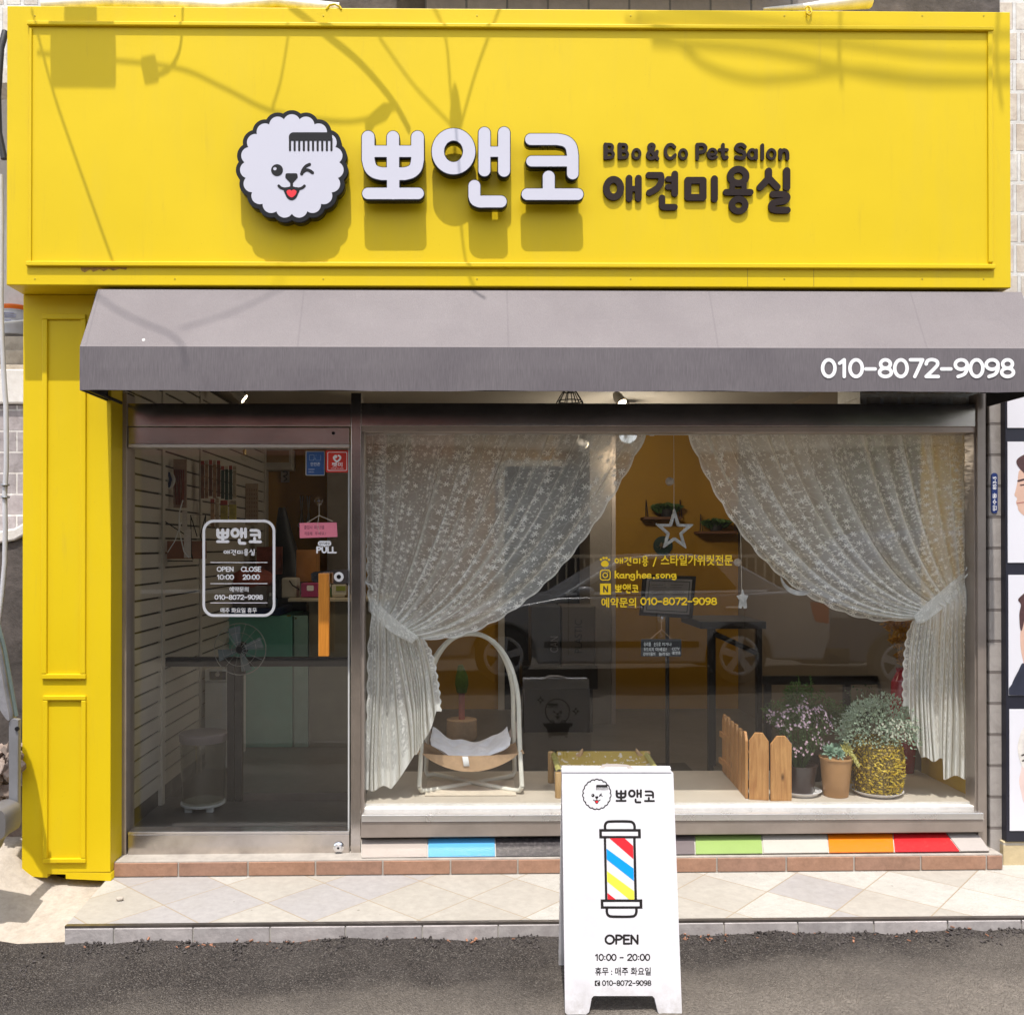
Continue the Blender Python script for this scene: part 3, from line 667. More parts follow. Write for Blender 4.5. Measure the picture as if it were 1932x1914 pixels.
# ------------------------------------------------------------------ sign
YG = -0.36
sg = thing('shop_sign', 'wide yellow shop sign box with a dog logo and raised letters', 'shop sign', (0.2, YG, 3.5))
sx0, sx1 = at(12.5, 290, YG).x, at(1907, 290, YG).x; sz0, sz1 = at(966, 540.5, YG).z, at(966, 17.0, YG).z
MB().box(sx0, sx1, YG, -0.0, sz0, sz1).build('box', YELLOW, sg, 0.004)
SP = yplane(YG)
b = MB(); D = 0.016
b.pbox(50, 44, 1876, 52, YG-D, YG).pbox(48, 495, 1879, 504, YG-D, YG).pbox(54, 52, 59, 495, YG-D*.6, YG).pbox(1865, 52, 1874, 495, YG-D*.6, YG)
b.build('moulding', YELLOW, sg, 0.004)
b = MB()
JNT = plain('joint_shadow', (.30, .20, .01), .6); SCR = plain('screw_head', (.45, .33, .02), .4, .3)
for px in (1410, 1535):
    MB().pbox(px, 504.5, px+0.9, 540, YG-0.0008, YG).build('panel_joint', JNT, sg)
RUSTP = plain('rust_stain', (.30, .16, .02), .7, 0, .4, 60)
plate('rust_stain', polyg([(152, 504.5), (240, 504.5), (238, 509), (225, 507), (214, 511), (205, 507), (196, 512), (188, 508), (176, 513), (170, 508), (160, 514), (154, 511)]), (146, 502, 246, 518), SP, .0004, .0008, RUSTP, sg, .8)
b = MB()
for px in (66, 330, 610, 900, 1190, 1480, 1740, 1856):
    for py in (30, 526): MB().lathe([(.004, 0), (.0035, -.0015), (.001, -.002)], at(px, py, YG), 10, 'y').build('screw', SCR, sg)
# hooks on the top edge
MB().tube([at(1522, 18, YG)+Vector((0, -.004, 0)), at(1521, 28, YG)+Vector((0, -.01, 0)), at(1525, 32, YG)+Vector((0, -.012, 0)), at(1530, 26, YG)+Vector((0, -.01, 0)), at(1529, 16, YG), at(1524, 12, YG), at(1520, 16, YG)], 0.004, 8).build('hook', YELLOW, sg, 0, True)
MB().tube([at(616, 18, YG), at(622, 10, YG), at(632, 8, YG), at(641, 13, YG), at(644, 18, YG)], 0.005, 8).build('hook', YELLOW, sg, 0, True)
# raised letters: outline drawn in the crop's units, then moved
K2 = (0.37099, 0.37099, 423.5, 182.4)
L1 = union(stroke([(731, 207), (731, 320)] + curve([(731, 320), (742, 360), (765, 383), (800, 393)])[1:] + [(915, 393)] + curve([(915, 393), (950, 383), (973, 360), (982, 320)])[1:] + [(982, 207)], 36),
           stroke([(857, 207), (857, 393)], 35), stroke([(731, 279), (982, 279)], 33), stroke([(858, 393), (858, 492)], 35), stroke([(730, 493), (985, 493)], 33))
L2 = union(ring(1165, 279, 79.5, 86, 35), stroke([(1322, 186), (1322, 376)], 34), stroke([(1422, 185), (1422, 378)], 34), stroke([(1322, 281), (1422, 281)], 30),
           stroke([(1271, 455), (1271, 505)] + curve([(1271, 505), (1278, 525), (1298, 534), (1320, 534)])[1:] + [(1405, 534)], 34))
L3 = union(stroke([(1558, 218), (1690, 218)] + curve([(1690, 218), (1735, 228), (1762, 255), (1771, 300)])[1:] + [(1771, 392)], 33), stroke([(1562, 329), (1765, 329)], 31),
           stroke([(1649, 408), (1649, 495)], 34), stroke([(1540, 497), (1796, 497)], 33))
T0, T1 = 0.032, 0.077
RETURN = plain('black_letter_side', (0.009, 0.008, 0.009), 0.3, 0, 0.1, spec=0.25)
LP = yplane(YG-T1)
for nm, f, bx in (('뽀', L1, (680, 160, 1032, 540)), ('앤', L2, (1035, 140, 1470, 585)), ('코', L3, (1495, 170, 1845, 545))):
    F = xf(f, *K2); B = (bx[0]*K2[0]+K2[2], bx[1]*K2[1]+K2[3], bx[2]*K2[0]+K2[2], bx[3]*K2[1]+K2[3])
    lt = plate('raised_letter', F, B, LP, T0-T1, 0, RETURN, sg, 0.7)
    plate('letter_face', grow(F, -1.5), B, LP, -0.001, 0.002, WHITE_ACRYL, lt, 0.7, 0.0015)
MB().obox(at(770, 330, YG-0.015), ((1, 0, 0), (0, 1, 0), (0, 0, 1)), (0.12, 0.014, 0.015)).obox(at(1005, 300, YG-0.015), ((1, 0, 0), (0, 1, 0), (0, 0, 1)), (0.14, 0.014, 0.012)).build('mounting_bar', YELLOW, sg) if False else None
# dog head logo
def dog(n=19, cx=343, cy=355):
    a0 = math.pi/2
    bumps = [disc(cx+222*math.cos(a0+2*math.pi*k/n)*0.995, cy-221*math.sin(a0+2*math.pi*k/n), 43) for k in range(n)]
    white = union(disc(cx, cy, 236), *bumps)
    comb = union(both(rrect(328, 183, 560, 240, 24), polyg([(320, 175), (548, 175), (548, 226), (320, 226)])), *[stroke([(334+23.4*k, 215), (334+23.4*k, 273)], 5.5) for k in range(10)])
    eye = minus(disc(268, 375, 30), disc(257, 367, 9))
    wink = union(stroke(curve([(433, 346), (414, 356), (400, 375), (393, 394)]), 8), stroke(curve([(396, 387), (414, 375), (432, 377), (448, 388)]), 8))
    nose = union(polyg([(320, 400), (363, 400), (364, 410), (344, 432), (340, 432), (319, 410)], 9), stroke([(342, 430), (342, 466)], 7))
    mouth = union(stroke(curve([(277, 455), (290, 466), (315, 470), (342, 464), (369, 470), (394, 466), (407, 455)]), 7), polyg(curve([(307, 470), (314, 495), (325, 515), (342, 523), (359, 515), (370, 495), (377, 470), (342, 466)], 6, True)[:-1], 5))
    tongue = polyg(curve([(317, 483), (324, 502), (342, 514), (360, 502), (367, 483), (352, 475), (342, 480), (332, 475)], 6, True)[:-1], 0)
    return white, union(comb, eye, wink, nose, mouth), tongue, comb
DW, DK, DT, DC = dog()
BXL = (20, 30, 680, 690)
def mv(bx, K): return (bx[0]*K[0]+K[2], bx[1]*K[1]+K[3], bx[2]*K[0]+K[2], bx[3]*K[1]+K[3])
lg = plate('dog_logo', xf(grow(DW, 22), *K2), mv(BXL, K2), LP, T0-T1-0.008, 0, RETURN, sg, 0.8)
plate('face', xf(DW, *K2), mv(BXL, K2), LP, -0.001, 0.002, WHITE_ACRYL, lg, 0.6)
plate('features', xf(DK, *K2), mv(BXL, K2), LP, 0.002, 0.0032, BLACK, lg, 0.4)
plate('tongue', xf(DT, *K2), mv((300, 460, 390, 530), K2), LP, 0.0032, 0.0042, RED, lg, 0.3)
# small dark lettering
K3 = (0.23609, 0.23609, 1075.1, 228.06)
sm = union(ring(350, 537, 57.5, 70, 27), stroke([(474, 457), (474, 620)], 26), stroke([(549, 457), (549, 618)], 26), stroke([(474, 541), (549, 541)], 22),
           stroke([(632, 433), (728, 433)] + curve([(728, 433), (732, 480), (700, 535), (636, 573)])[1:], 25), stroke([(840, 424), (840, 580)], 26), stroke([(785, 464), (840, 464)], 22), stroke([(783, 527), (840, 527)], 22),
           stroke([(738, 614), (738, 672)] + curve([(738, 672), (744, 684), (758, 688)])[1:] + [(838, 688)], 25),
           stroke([(944, 474), (1066, 474), (1066, 610), (944, 610), (944, 474)], 27), stroke([(1157, 462), (1157, 622)], 27),
           ring(1347, 441, 63, 56, 26), stroke([(1300, 505), (1300, 565)], 20), stroke([(1394, 505), (1394, 565)], 20), stroke([(1250, 569), (1444, 569)], 25), ring(1350, 672, 54, 48, 25),
           stroke([(1590, 400), (1590, 456), (1522, 530)], 27), stroke([(1590, 456), (1658, 527)], 27), stroke([(1735, 398), (1735, 530)], 28),
           stroke([(1625, 586), (1712, 586)] + curve([(1712, 586), (1738, 605), (1728, 632), (1700, 642)])[1:] + [(1650, 648)] + curve([(1650, 648), (1618, 665), (1618, 700), (1648, 712)])[1:] + [(1740, 712)], 26))
def bb(x): return union(stroke([(286+x, 190), (286+x, 293)], 17), stroke(curve([(286+x, 188), (330+x, 190), (342+x, 214), (326+x, 237), (288+x, 240)]), 12), stroke(curve([(288+x, 240), (332+x, 243), (349+x, 267), (334+x, 291), (286+x, 294)]), 12))
en = union(bb(0), bb(113), ring(533, 263, 29, 36, 10.5), stroke(curve([(702, 302), (660, 250), (640, 222), (636, 198), (655, 187), (673, 200), (664, 224), (632, 250), (624, 278), (640, 297), (668, 295), (690, 272), (698, 245)]), 14),
           stroke(curve([(838, 210), (815, 190), (785, 195), (766, 225), (767, 265), (787, 294), (815, 297), (842, 272)]), 13), ring(906, 265, 29, 36, 10.5),
           stroke([(1019, 190), (1019, 302)], 14), stroke(curve([(1019, 190), (1065, 190), (1086, 215), (1068, 244), (1020, 250)]), 14),
           stroke(curve([(1112, 268), (1150, 268), (1170, 258), (1160, 232), (1132, 226), (1110, 248), (1111, 283), (1138, 300), (1174, 288)]), 10.5),
           stroke([(1225, 190), (1225, 275), (1236, 297), (1256, 292)], 14), stroke([(1197, 231), (1258, 231)], 13),
           stroke(curve([(1400, 208), (1378, 190), (1345, 193), (1330, 215), (1350, 236), (1385, 248), (1398, 272), (1378, 297), (1330, 290)]), 15),
           ring(1458, 265, 29, 36, 11.5), stroke([(1490, 235), (1490, 300)], 14), stroke([(1540, 194), (1540, 303)], 14), ring(1612, 265, 30, 37, 10.5),
           stroke([(1683, 232), (1683, 300)], 14), stroke(curve([(1683, 255), (1708, 233), (1733, 242), (1741, 268), (1741, 302)]), 14))
plate('korean_lettering', xf(sm, *K3), mv((250, 350, 1775, 760), K3), yplane(YG-0.014), -0.012, 0, DARKLET, sg, 0.5)
plate('english_lettering', xf(en, *K3), mv((250, 160, 1770, 330), K3), yplane(YG-0.013), -0.011, 0, DARKLET, sg, 0.4)

# ------------------------------------------------------------------ awning
k = NT('canopy_fabric_lit'); wv = k.noise(k.coord('Object', (60, 60, 4)), 5, 3, 0.7); bl = k.noise(k.coord(), 1.6, 5, 0.65); wf = k.noise(k.coord(), 300, 2)
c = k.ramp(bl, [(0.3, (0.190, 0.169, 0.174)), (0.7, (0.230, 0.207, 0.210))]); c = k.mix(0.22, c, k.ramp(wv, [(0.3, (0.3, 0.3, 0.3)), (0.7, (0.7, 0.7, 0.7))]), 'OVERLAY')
st = k.noise(k.coord('Object', (3, 3, 1)), 2.5, 6, 0.75); c = k.mix(k.ramp(st, [(0.62, (0, 0, 0)), (0.85, (0.30, 0.30, 0.30))]), c, (0.33, 0.30, 0.27))
sp = k.vor(k.coord(), 3.2); c = k.mix(k.math('LESS_THAN', sp.outputs['Distance'], 0.022), c, (0.62, 0.60, 0.58))
sx = k.n('ShaderNodeSeparateXYZ'); k.l(k.coord(), sx.inputs[0]); fx = k.math('FRACT', k.math('MULTIPLY_ADD', sx.outputs[0], 1.06, .3))
seam = k.math('LESS_THAN', k.math('ABSOLUTE', k.math('SUBTRACT', fx, .5)), .0045); c = k.mix(k.math('MULTIPLY', seam, .16), c, (.08, .07, .08))
FAB = k.done(k.pbr(c, 0.78, 0, k.bump(k.math('ADD', wf, k.math('MULTIPLY', wv, 0.6)), 0.35, 0.003), 0.2))
aw = thing('awning', 'grey fabric awning with a phone number over the shopfront', 'awning', (0.3, -0.4, 2.6))
YT, YF, YB = -0.352, -0.508, -0.075
ax = at(150.5, 700, YF).x; bx2 = 2.60
tz, fz, lz = at(966, 548, YT).z, at(966, 655, YF).z, at(966, 737.5, YF).z
n = 60; b = MB(); axt = max(0.0, at(185, 549, YT).x-ax)
prof = [(YB, tz+0.0), (YT, tz), (YT+(YF-YT)*.5, tz+(fz-tz)*.5-0.004), (YF+0.004, fz+0.006), (YF, fz), (YF-0.001, (fz+lz)/2), (YF, lz)]
rw = random.Random(2)
vs = []
for i in range(n+1):
    x = ax+(bx2-ax)*i/n; s = 0.0022*math.sin(i*0.53)+0.0013*math.sin(i*1.3)+rw.uniform(-.0006, .0006)
    for q, (y, z) in enumerate(prof):
        vs.append((x+(axt*(1-i/n) if q < 2 else axt*.5*(1-i/n) if q == 2 else 0), y-(s if q == 2 else s*.3 if q in (5, 6) else 0), z+(s*0.8 if q == 6 else 0)))
m = len(prof)
b.add(vs, [(i*m+q, i*m+q+1, (i+1)*m+q+1, (i+1)*m+q) for i in range(n) for q in range(m-1)])
for x in (ax, bx2):
    x2 = x+(axt if x == ax else 0); b.add([(x2, YB, tz), (x2, YT, tz), (x, YF, fz), (x, YF, lz), (x, YB, lz)], [(0, 1, 2, 3, 4)])
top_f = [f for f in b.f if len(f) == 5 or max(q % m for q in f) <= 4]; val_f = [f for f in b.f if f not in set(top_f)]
tb2 = MB(); tb2.v, tb2.f = b.v, top_f; tb2.build('canopy', FAB, aw, fix=False)
k = NT('valance_fabric_shaded'); wv = k.noise(k.coord('Object', (70, 70, 3)), 5, 4, 0.7); bl = k.noise(k.coord(), 2.0, 5, 0.65)  # front cloth darker, canopy lighter: their lit and shaded tones are put into colour
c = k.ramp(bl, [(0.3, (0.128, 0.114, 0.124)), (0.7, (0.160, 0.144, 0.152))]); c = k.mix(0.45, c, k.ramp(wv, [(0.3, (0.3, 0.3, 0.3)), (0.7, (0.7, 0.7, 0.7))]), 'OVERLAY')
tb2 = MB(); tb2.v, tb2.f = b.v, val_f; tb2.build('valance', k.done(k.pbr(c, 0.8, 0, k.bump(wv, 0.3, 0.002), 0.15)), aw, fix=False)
LIN = plain('black_lining', (0.014, 0.012, 0.013), 0.8)
b = MB(); t_ = 0.007
b.add([(ax+t_, YB, tz-t_), (ax+t_, YT+t_, tz-t_), (ax+t_, YF+t_, fz-t_), (ax+t_, YF+t_, lz+0.001), (ax+t_, YB, lz+0.001),
       (bx2-t_, YB, tz-t_), (bx2-t_, YT+t_, tz-t_), (bx2-t_, YF+t_, fz-t_), (bx2-t_, YF+t_, lz+0.001), (bx2-t_, YB, lz+0.001)],
      [(0, 1, 6, 5), (1, 2, 7, 6), (2, 3, 8, 7), (0, 4, 3, 2, 1), (5, 6, 7, 8, 9)])
b.build('lining', LIN, aw, fix=False)
b = MB(); b.tube([(ax+0.015, YF+0.018, lz+0.012), (bx2-.015, YF+0.018, lz+0.012)], 0.010).tube([(ax+0.018, YF+0.018, lz+0.012), (ax+0.018, YB, lz+0.012)], 0.010)
b.build('frame_tube', BLACK, aw)
b = MB(); zb = at(966, 742, -0.01).z
MB().box(ax+0.02, bx2, -0.006, 0.06, CZ-0.06, CZ+0.05).build('wall_rail', BLACK, aw)
numbers('phone_number', '010-8072-9098', (1550, 675.5, 1914.5, 713.5), 3.25, yplane(YF-0.0022), 0, 0.0006, VINYL_W, aw)
# ------------------------------------------------------------------ lettering and stickers on the glass
DP = yplane(-0.0062); WP = yplane(-0.0042)
dc = thing('hours_decal', 'white rounded opening hours decal on the glass door', 'window decal', at(450, 1162, -0.007))
plate('border', minus(rrect(382, 980, 519.5, 1163, 22), rrect(387, 985, 514.5, 1158, 17.5)), (378, 976, 524, 1167), DP, 0, 0.0006, VINYL_W, dc, 0.6)
def title(K): return xf(union(grow(L1, 2), grow(L2, 2), grow(L3, 2)), *K)
def fitK(f_box, to): sx = (to[2]-to[0])/(f_box[2]-f_box[0]); sy = (to[3]-to[1])/(f_box[3]-f_box[1]); return (sx, sy, to[0]-f_box[0]*sx, to[1]-f_box[1]*sy)
TB = (695, 150, 1829, 568); SB = (263, 360, 1765, 745)
K = fitK(TB, (408, 995, 494, 1027)); plate('title', title(K), (404, 990, 498, 1031), DP, 0, 0.0006, VINYL_W, dc, 0.28)
K = fitK(SB, (421.5, 1035, 480.7, 1048)); plate('subtitle', xf(grow(sm, -3), *K), (418, 1032, 484, 1051), DP, 0, 0.0006, VINYL_W, dc, 0.18)
b = MB()
for v in (1060.7, 1100.5, 1136.8): b.pbox(397, v-0.7, 504.5, v+0.7, -0.0068, -0.0062)
b.build('rule', VINYL_W, dc)
for s, bx_ in (('OPEN', (409, 1068.4, 441, 1078.2)), ('CLOSE', (454.8, 1068.4, 492.6, 1078.2)), ('10:00', (409, 1083.2, 441, 1093.2)), ('20:00', (458, 1083.2, 489.8, 1093.2)), ('010-8072-9098', (405, 1121.4, 496, 1131))): numbers('hours_text', s, bx_, .95, DP, 0, .0006, VINYL_W, dc)
for s, bx_ in (('예약문의', (433, 1106.5, 468.8, 1116.4)), ('매주 화요일 휴무', (416, 1146, 484.5, 1155.8))): text('notice_text', s, bx_, DP, 0, .0006, VINYL_W, dc, .018)
wd = thing('window_lettering', 'yellow handwritten lettering with paw mark on the shop window', 'window decal', at(1200, 1146, -0.005))
def KP(x, y): return (1107.7+.1855*x, 1010+.1855*y)
pw = union(polyg(curve([(140, 285), (158, 262), (182, 252), (206, 262), (220, 287), (210, 310), (182, 317), (152, 310)], 6, True)[:-1]), disc(141, 243, 12), disc(168, 228, 13), disc(197, 228, 13), disc(223, 245, 12))
ig = union(minus(rrect(130, 346, 239, 456, 28), rrect(140, 356, 229, 446, 20)), minus(disc(184, 402, 28), disc(184, 402, 19)), disc(212, 370, 5))
def up(pts, r): return stroke(curve(pts) if len(pts) > 2 else pts, r)
kg = union(up([(287, 362), (287, 428)], 8), up([(318, 385), (290, 405)], 7), up([(298, 402), (322, 430)], 7), ring(352, 412, 18, 17, 7), up([(370, 392), (376, 430)], 6),
           up([(395, 392), (395, 430)], 7), up([(396, 405), (412, 392), (428, 402), (430, 430)], 7), ring(462, 408, 17, 15, 7), up([(480, 395), (482, 440), (464, 452), (446, 444)], 7),
           up([(508, 360), (508, 430)], 7), up([(509, 408), (526, 394), (540, 404), (541, 430)], 7),
           *[up([(562+d, 412), (596+d, 406), (590+d, 392), (570+d, 394), (560+d, 414), (572+d, 430), (600+d, 424)], 6.5) for d in (0, 50, )],
           disc(678, 430, 11), up([(730, 394), (708, 396), (706, 410), (726, 418), (722, 432), (702, 430)], 6.5), ring(768, 410, 18, 17, 7),
           up([(806, 392), (806, 430)], 7), up([(807, 405), (822, 392), (838, 402), (840, 430)], 7), ring(876, 408, 18, 15, 7), up([(898, 392), (903, 432), (888, 446), (868, 440)], 7))
KW = (.1855, .1855, 1107.7, 1010)
plate('paw_mark', xf(pw, *KW), mv((120, 205, 245, 325), KW), WP, 0, .0006, VINYL_Y, wd, .3)
plate('camera_mark', xf(ig, *KW), mv((120, 336, 250, 466), KW), WP, 0, .0006, VINYL_Y, wd, .3)
plate('account_text', xf(kg, *KW), mv((270, 345, 925, 465), KW), WP, 0, .0006, VINYL_Y, wd, .3)
nq = minus(rrect(132, 487, 243, 600, 2), stroke([(170, 572), (170, 517), (207, 572), (207, 517)], 7))
plate('letter_mark', xf(nq, *KW), mv((125, 480, 250, 607), KW), WP, 0, .0006, VINYL_Y, wd, .3)
K = fitK(TB, (1160.2, 1101, 1204.8, 1119)); plate('name_text', xf(union(*[grow(q, -5) for q in (L1, L2, L3)]), *K), (1156, 1097, 1208, 1122), WP, 0, .0006, VINYL_Y, wd, .2)
K = fitK((263, 360, 1470, 745), (1159, 1048, 1223.6, 1068.5)); sm4 = both(sm, polyg([(200, 300), (1478, 300), (1478, 800), (200, 800)]))
plate('service_text', xf(grow(sm4, -5), *K), (1155, 1045, 1227, 1071), WP, 0, .0006, VINYL_Y, wd, .22)
numbers('slash_mark', '/', (1231, 1050, 1240, 1068), 1.2, WP, 0, .0006, VINYL_Y, wd); numbers('phone_text', '010-8072-9098', (1208.5, 1126.5, 1352.6, 1141), 1.3, WP, 0, .0006, VINYL_Y, wd)
text('style_text', '스타일가위컷전문', (1246.8, 1046, 1382.5, 1066.5), WP, 0, .0006, VINYL_Y, wd, .018); text('booking_text', '예약문의', (1134.6, 1127, 1200, 1145.5), WP, 0, .0006, VINYL_Y, wd, .018)
pd = thing('pull_decal', 'small white pull sign with speech bubble on the door glass', 'window decal', at(615, 1044, -0.007))
numbers('pull_text', 'PULL', (597, 1030.5, 634.5, 1043.5), 1.45, DP, 0, .0006, VINYL_W, pd)
plate('bubble', union(rrect(600, 1020, 625, 1029.5, 4.5), polyg([(609, 1028), (615, 1028), (611.5, 1032)])), (597, 1017, 628, 1034), DP, 0, .0006, VINYL_W, pd, .3)
text('bubble_text', '당기세요', (602.5, 1022, 622.5, 1027.8), DP, .0007, .0010, PRINT, pd, .008)
st = thing('red_sticker', 'red square sticker with a white heart on the glass door', 'sticker', at(637, 890, -0.007))
STR = plain('red_sticker_vinyl', (0.62, 0.03, 0.015), 0.35, 0, .05)
plate('sheet', rrect(614.5, 849, 658, 891, 3), (610, 845, 662, 895), DP, 0, .0006, STR, st, .5)
hs = union(minus(rrect(617.8, 852.3, 654.8, 887.8, 2.5), rrect(618.9, 853.4, 653.7, 886.7, 2)), minus(stroke(curve([(632.5, 860.3), (629.8, 862.5), (631, 866.3), (636, 870.3), (641.5, 865.5), (642, 861.5), (638.8, 859.2)], 8), 1.7), disc(0, 0, 0.1)), ring(633.2, 861, 1.7, 1.7, 1.5))
plate('heart_mark', hs, (614, 848, 659, 892), DP, .0007, .0011, VINYL_W, st, .18)
texts('sticker_text', [('펫미', (626, 872, 646, 880.5), .02), ('안전동물 예약 플랫폼', (624.5, 882.3, 648, 884.6), 0)], DP, .0007, .0011, VINYL_W, st)
st = thing('blue_sticker', 'faded blue sticker beside the red heart sticker on the door', 'sticker', at(595, 895, -0.007))
STB = plain('blue_sticker_vinyl', (0.015, 0.065, 0.21), 0.4, 0, .25, 9)
plate('border', rrect(576.5, 850.5, 612.5, 897, 2), (573, 846, 616, 901), DP, 0, .0005, plain('sticker_edge', (.32, .30, .27), .5), st, .5)
plate('sheet', rrect(578.3, 852, 611.5, 895.5, 1.5), (573, 846, 616, 901), DP, .0005, .0009, STB, st, .5)
PALEB = plain('pale_blue_print', (.16, .24, .36), .5)
plate('mark', union(minus(rrect(583.5, 857.5, 593, 868.5, 1.5), rrect(584.3, 858.3, 592.2, 867.7, 1)), minus(rrect(595, 857.5, 605.5, 868.5, 2), rrect(595.8, 858.3, 604.7, 867.7, 1)), stroke([(591, 868), (598, 858)], .5)), (580, 854, 610, 872), DP, .0009, .0012, PALEB, st, .2)
texts('sticker_text', [('안전존', (586, 872, 604, 878.5), .005), ('안전한상점', (582, 884, 593, 886.4), 0), ('인증업소', (582, 889, 593, 891.2), 0)], DP, .0009, .0012, plain('white_print', (.55, .58, .62), .5), st)
# hanging notes
CORD = plain('pale_cord', (.55, .48, .38), .7)
def suction(u, v, y, r, par):
    p = at(u, v, y)
    c = MB().lathe([(r, 0), (r*.9, -0.003), (r*.5, -0.008), (r*.35, -0.013)], p, 20, 'y').build('suction_cup', CLEAR, par, 0, True)
    MB().lathe([(r*.3, -0.006), (r*.28, -0.015)], p, 12, 'y').build('hook', CHROME, c, 0, True); return c
pn = thing('pink_note', 'pink handwritten note hanging by string on the glass door', 'note', at(600, 1014, -0.01))
suction(602, 945, -0.0065, .022, pn)
b = MB(); b.tube([at(602, 950, -.012), at(602, 972, -.012), at(579, 986, -.012)], .0012, 6).tube([at(602, 972, -.012), at(628, 983, -.012)], .0012, 6).tube([at(602, 970, -.012), at(599, 990, -.013), at(603, 1005, -.013)], .001, 6); b.build('string', CORD, pn)
PKP = yplane(-0.010)
plate('sleeve', polyg([(563, 986), (636, 986), (637, 1015), (565, 1016)], .5), (559, 982, 641, 1020), PKP, -.001, .0, CLEAR, pn, .6)
plate('paper', polyg([(565.5, 986.5), (635, 985.5), (636.5, 1012), (566, 1014.5)], .3), (559, 982, 641, 1020), PKP, .0002, .0008, plain('pink_paper', (.72, .20, .27), .7, 0, .06), pn, .6)
texts('handwriting', [('출입시', (574, 991, 589, 998), 0), ('마스크를', (593, 991, 612, 998), 0), ('착용해', (574.5, 1003, 589, 1009.5), 0), ('주세요.!', (594, 1003, 615, 1009), 0)], PKP, .001, .0013, plain('purple_ink', (.12, .02, .05), .6), pn)
cb = thing('chalkboard_sign', 'small black chalkboard sign hanging by string inside the window', 'sign', at(1248, 1238, 0.02))
suction(1248, 1164.5, 0.012, .024, cb)
b = MB(); b.tube([at(1247.5, 1168, .02), at(1248, 1187, .02), at(1225, 1207, .02)], .0012, 6).tube([at(1248, 1187, .02), at(1269, 1207, .02)], .0012, 6).tube([at(1248, 1185, .019), at(1246, 1195, .019), at(1250, 1199, .019), at(1245, 1202, .019)], .001, 6); b.build('string', plain('twine', (.50, .33, .2), .8), cb)
CP = yplane(0.016)
plate('board', rrect(1209.5, 1205, 1285.5, 1238, 2), (1205, 1200, 1290, 1243), CP, -.004, 0, plain('chalkboard', (.020, .021, .024), .6, 0, .2), cb, .6)
texts('chalk_text', [('유리를', (1214.5, 1211, 1228, 1218.5), .004), ('손으로', (1233.5, 1211, 1246.5, 1218.5), .004), ('치거나', (1249, 1211.5, 1267, 1218), .004), ('두드리지', (1214.5, 1221, 1233, 1228), .004), ('마세요!', (1237, 1221, 1258, 1228), .004),
      ('강아지들이', (1213.5, 1230, 1236, 1236.5), .004), ('놀라요!', (1243, 1230, 1264, 1236.5), .004), ('·CCTV', (1267, 1221, 1282, 1226), .004), ('·촬영중', (1267, 1228, 1284, 1234), .004)], CP, .0002, .0006, plain('chalk', (.75, .78, .77), .8), cb)
b = MB()
for u in (1255.5, 1257.5, 1262): b.tube([at(u, 1239, .016), at(u, 1250, .016)], .001, 5)
b.build('clip_wire', CHROME, cb)

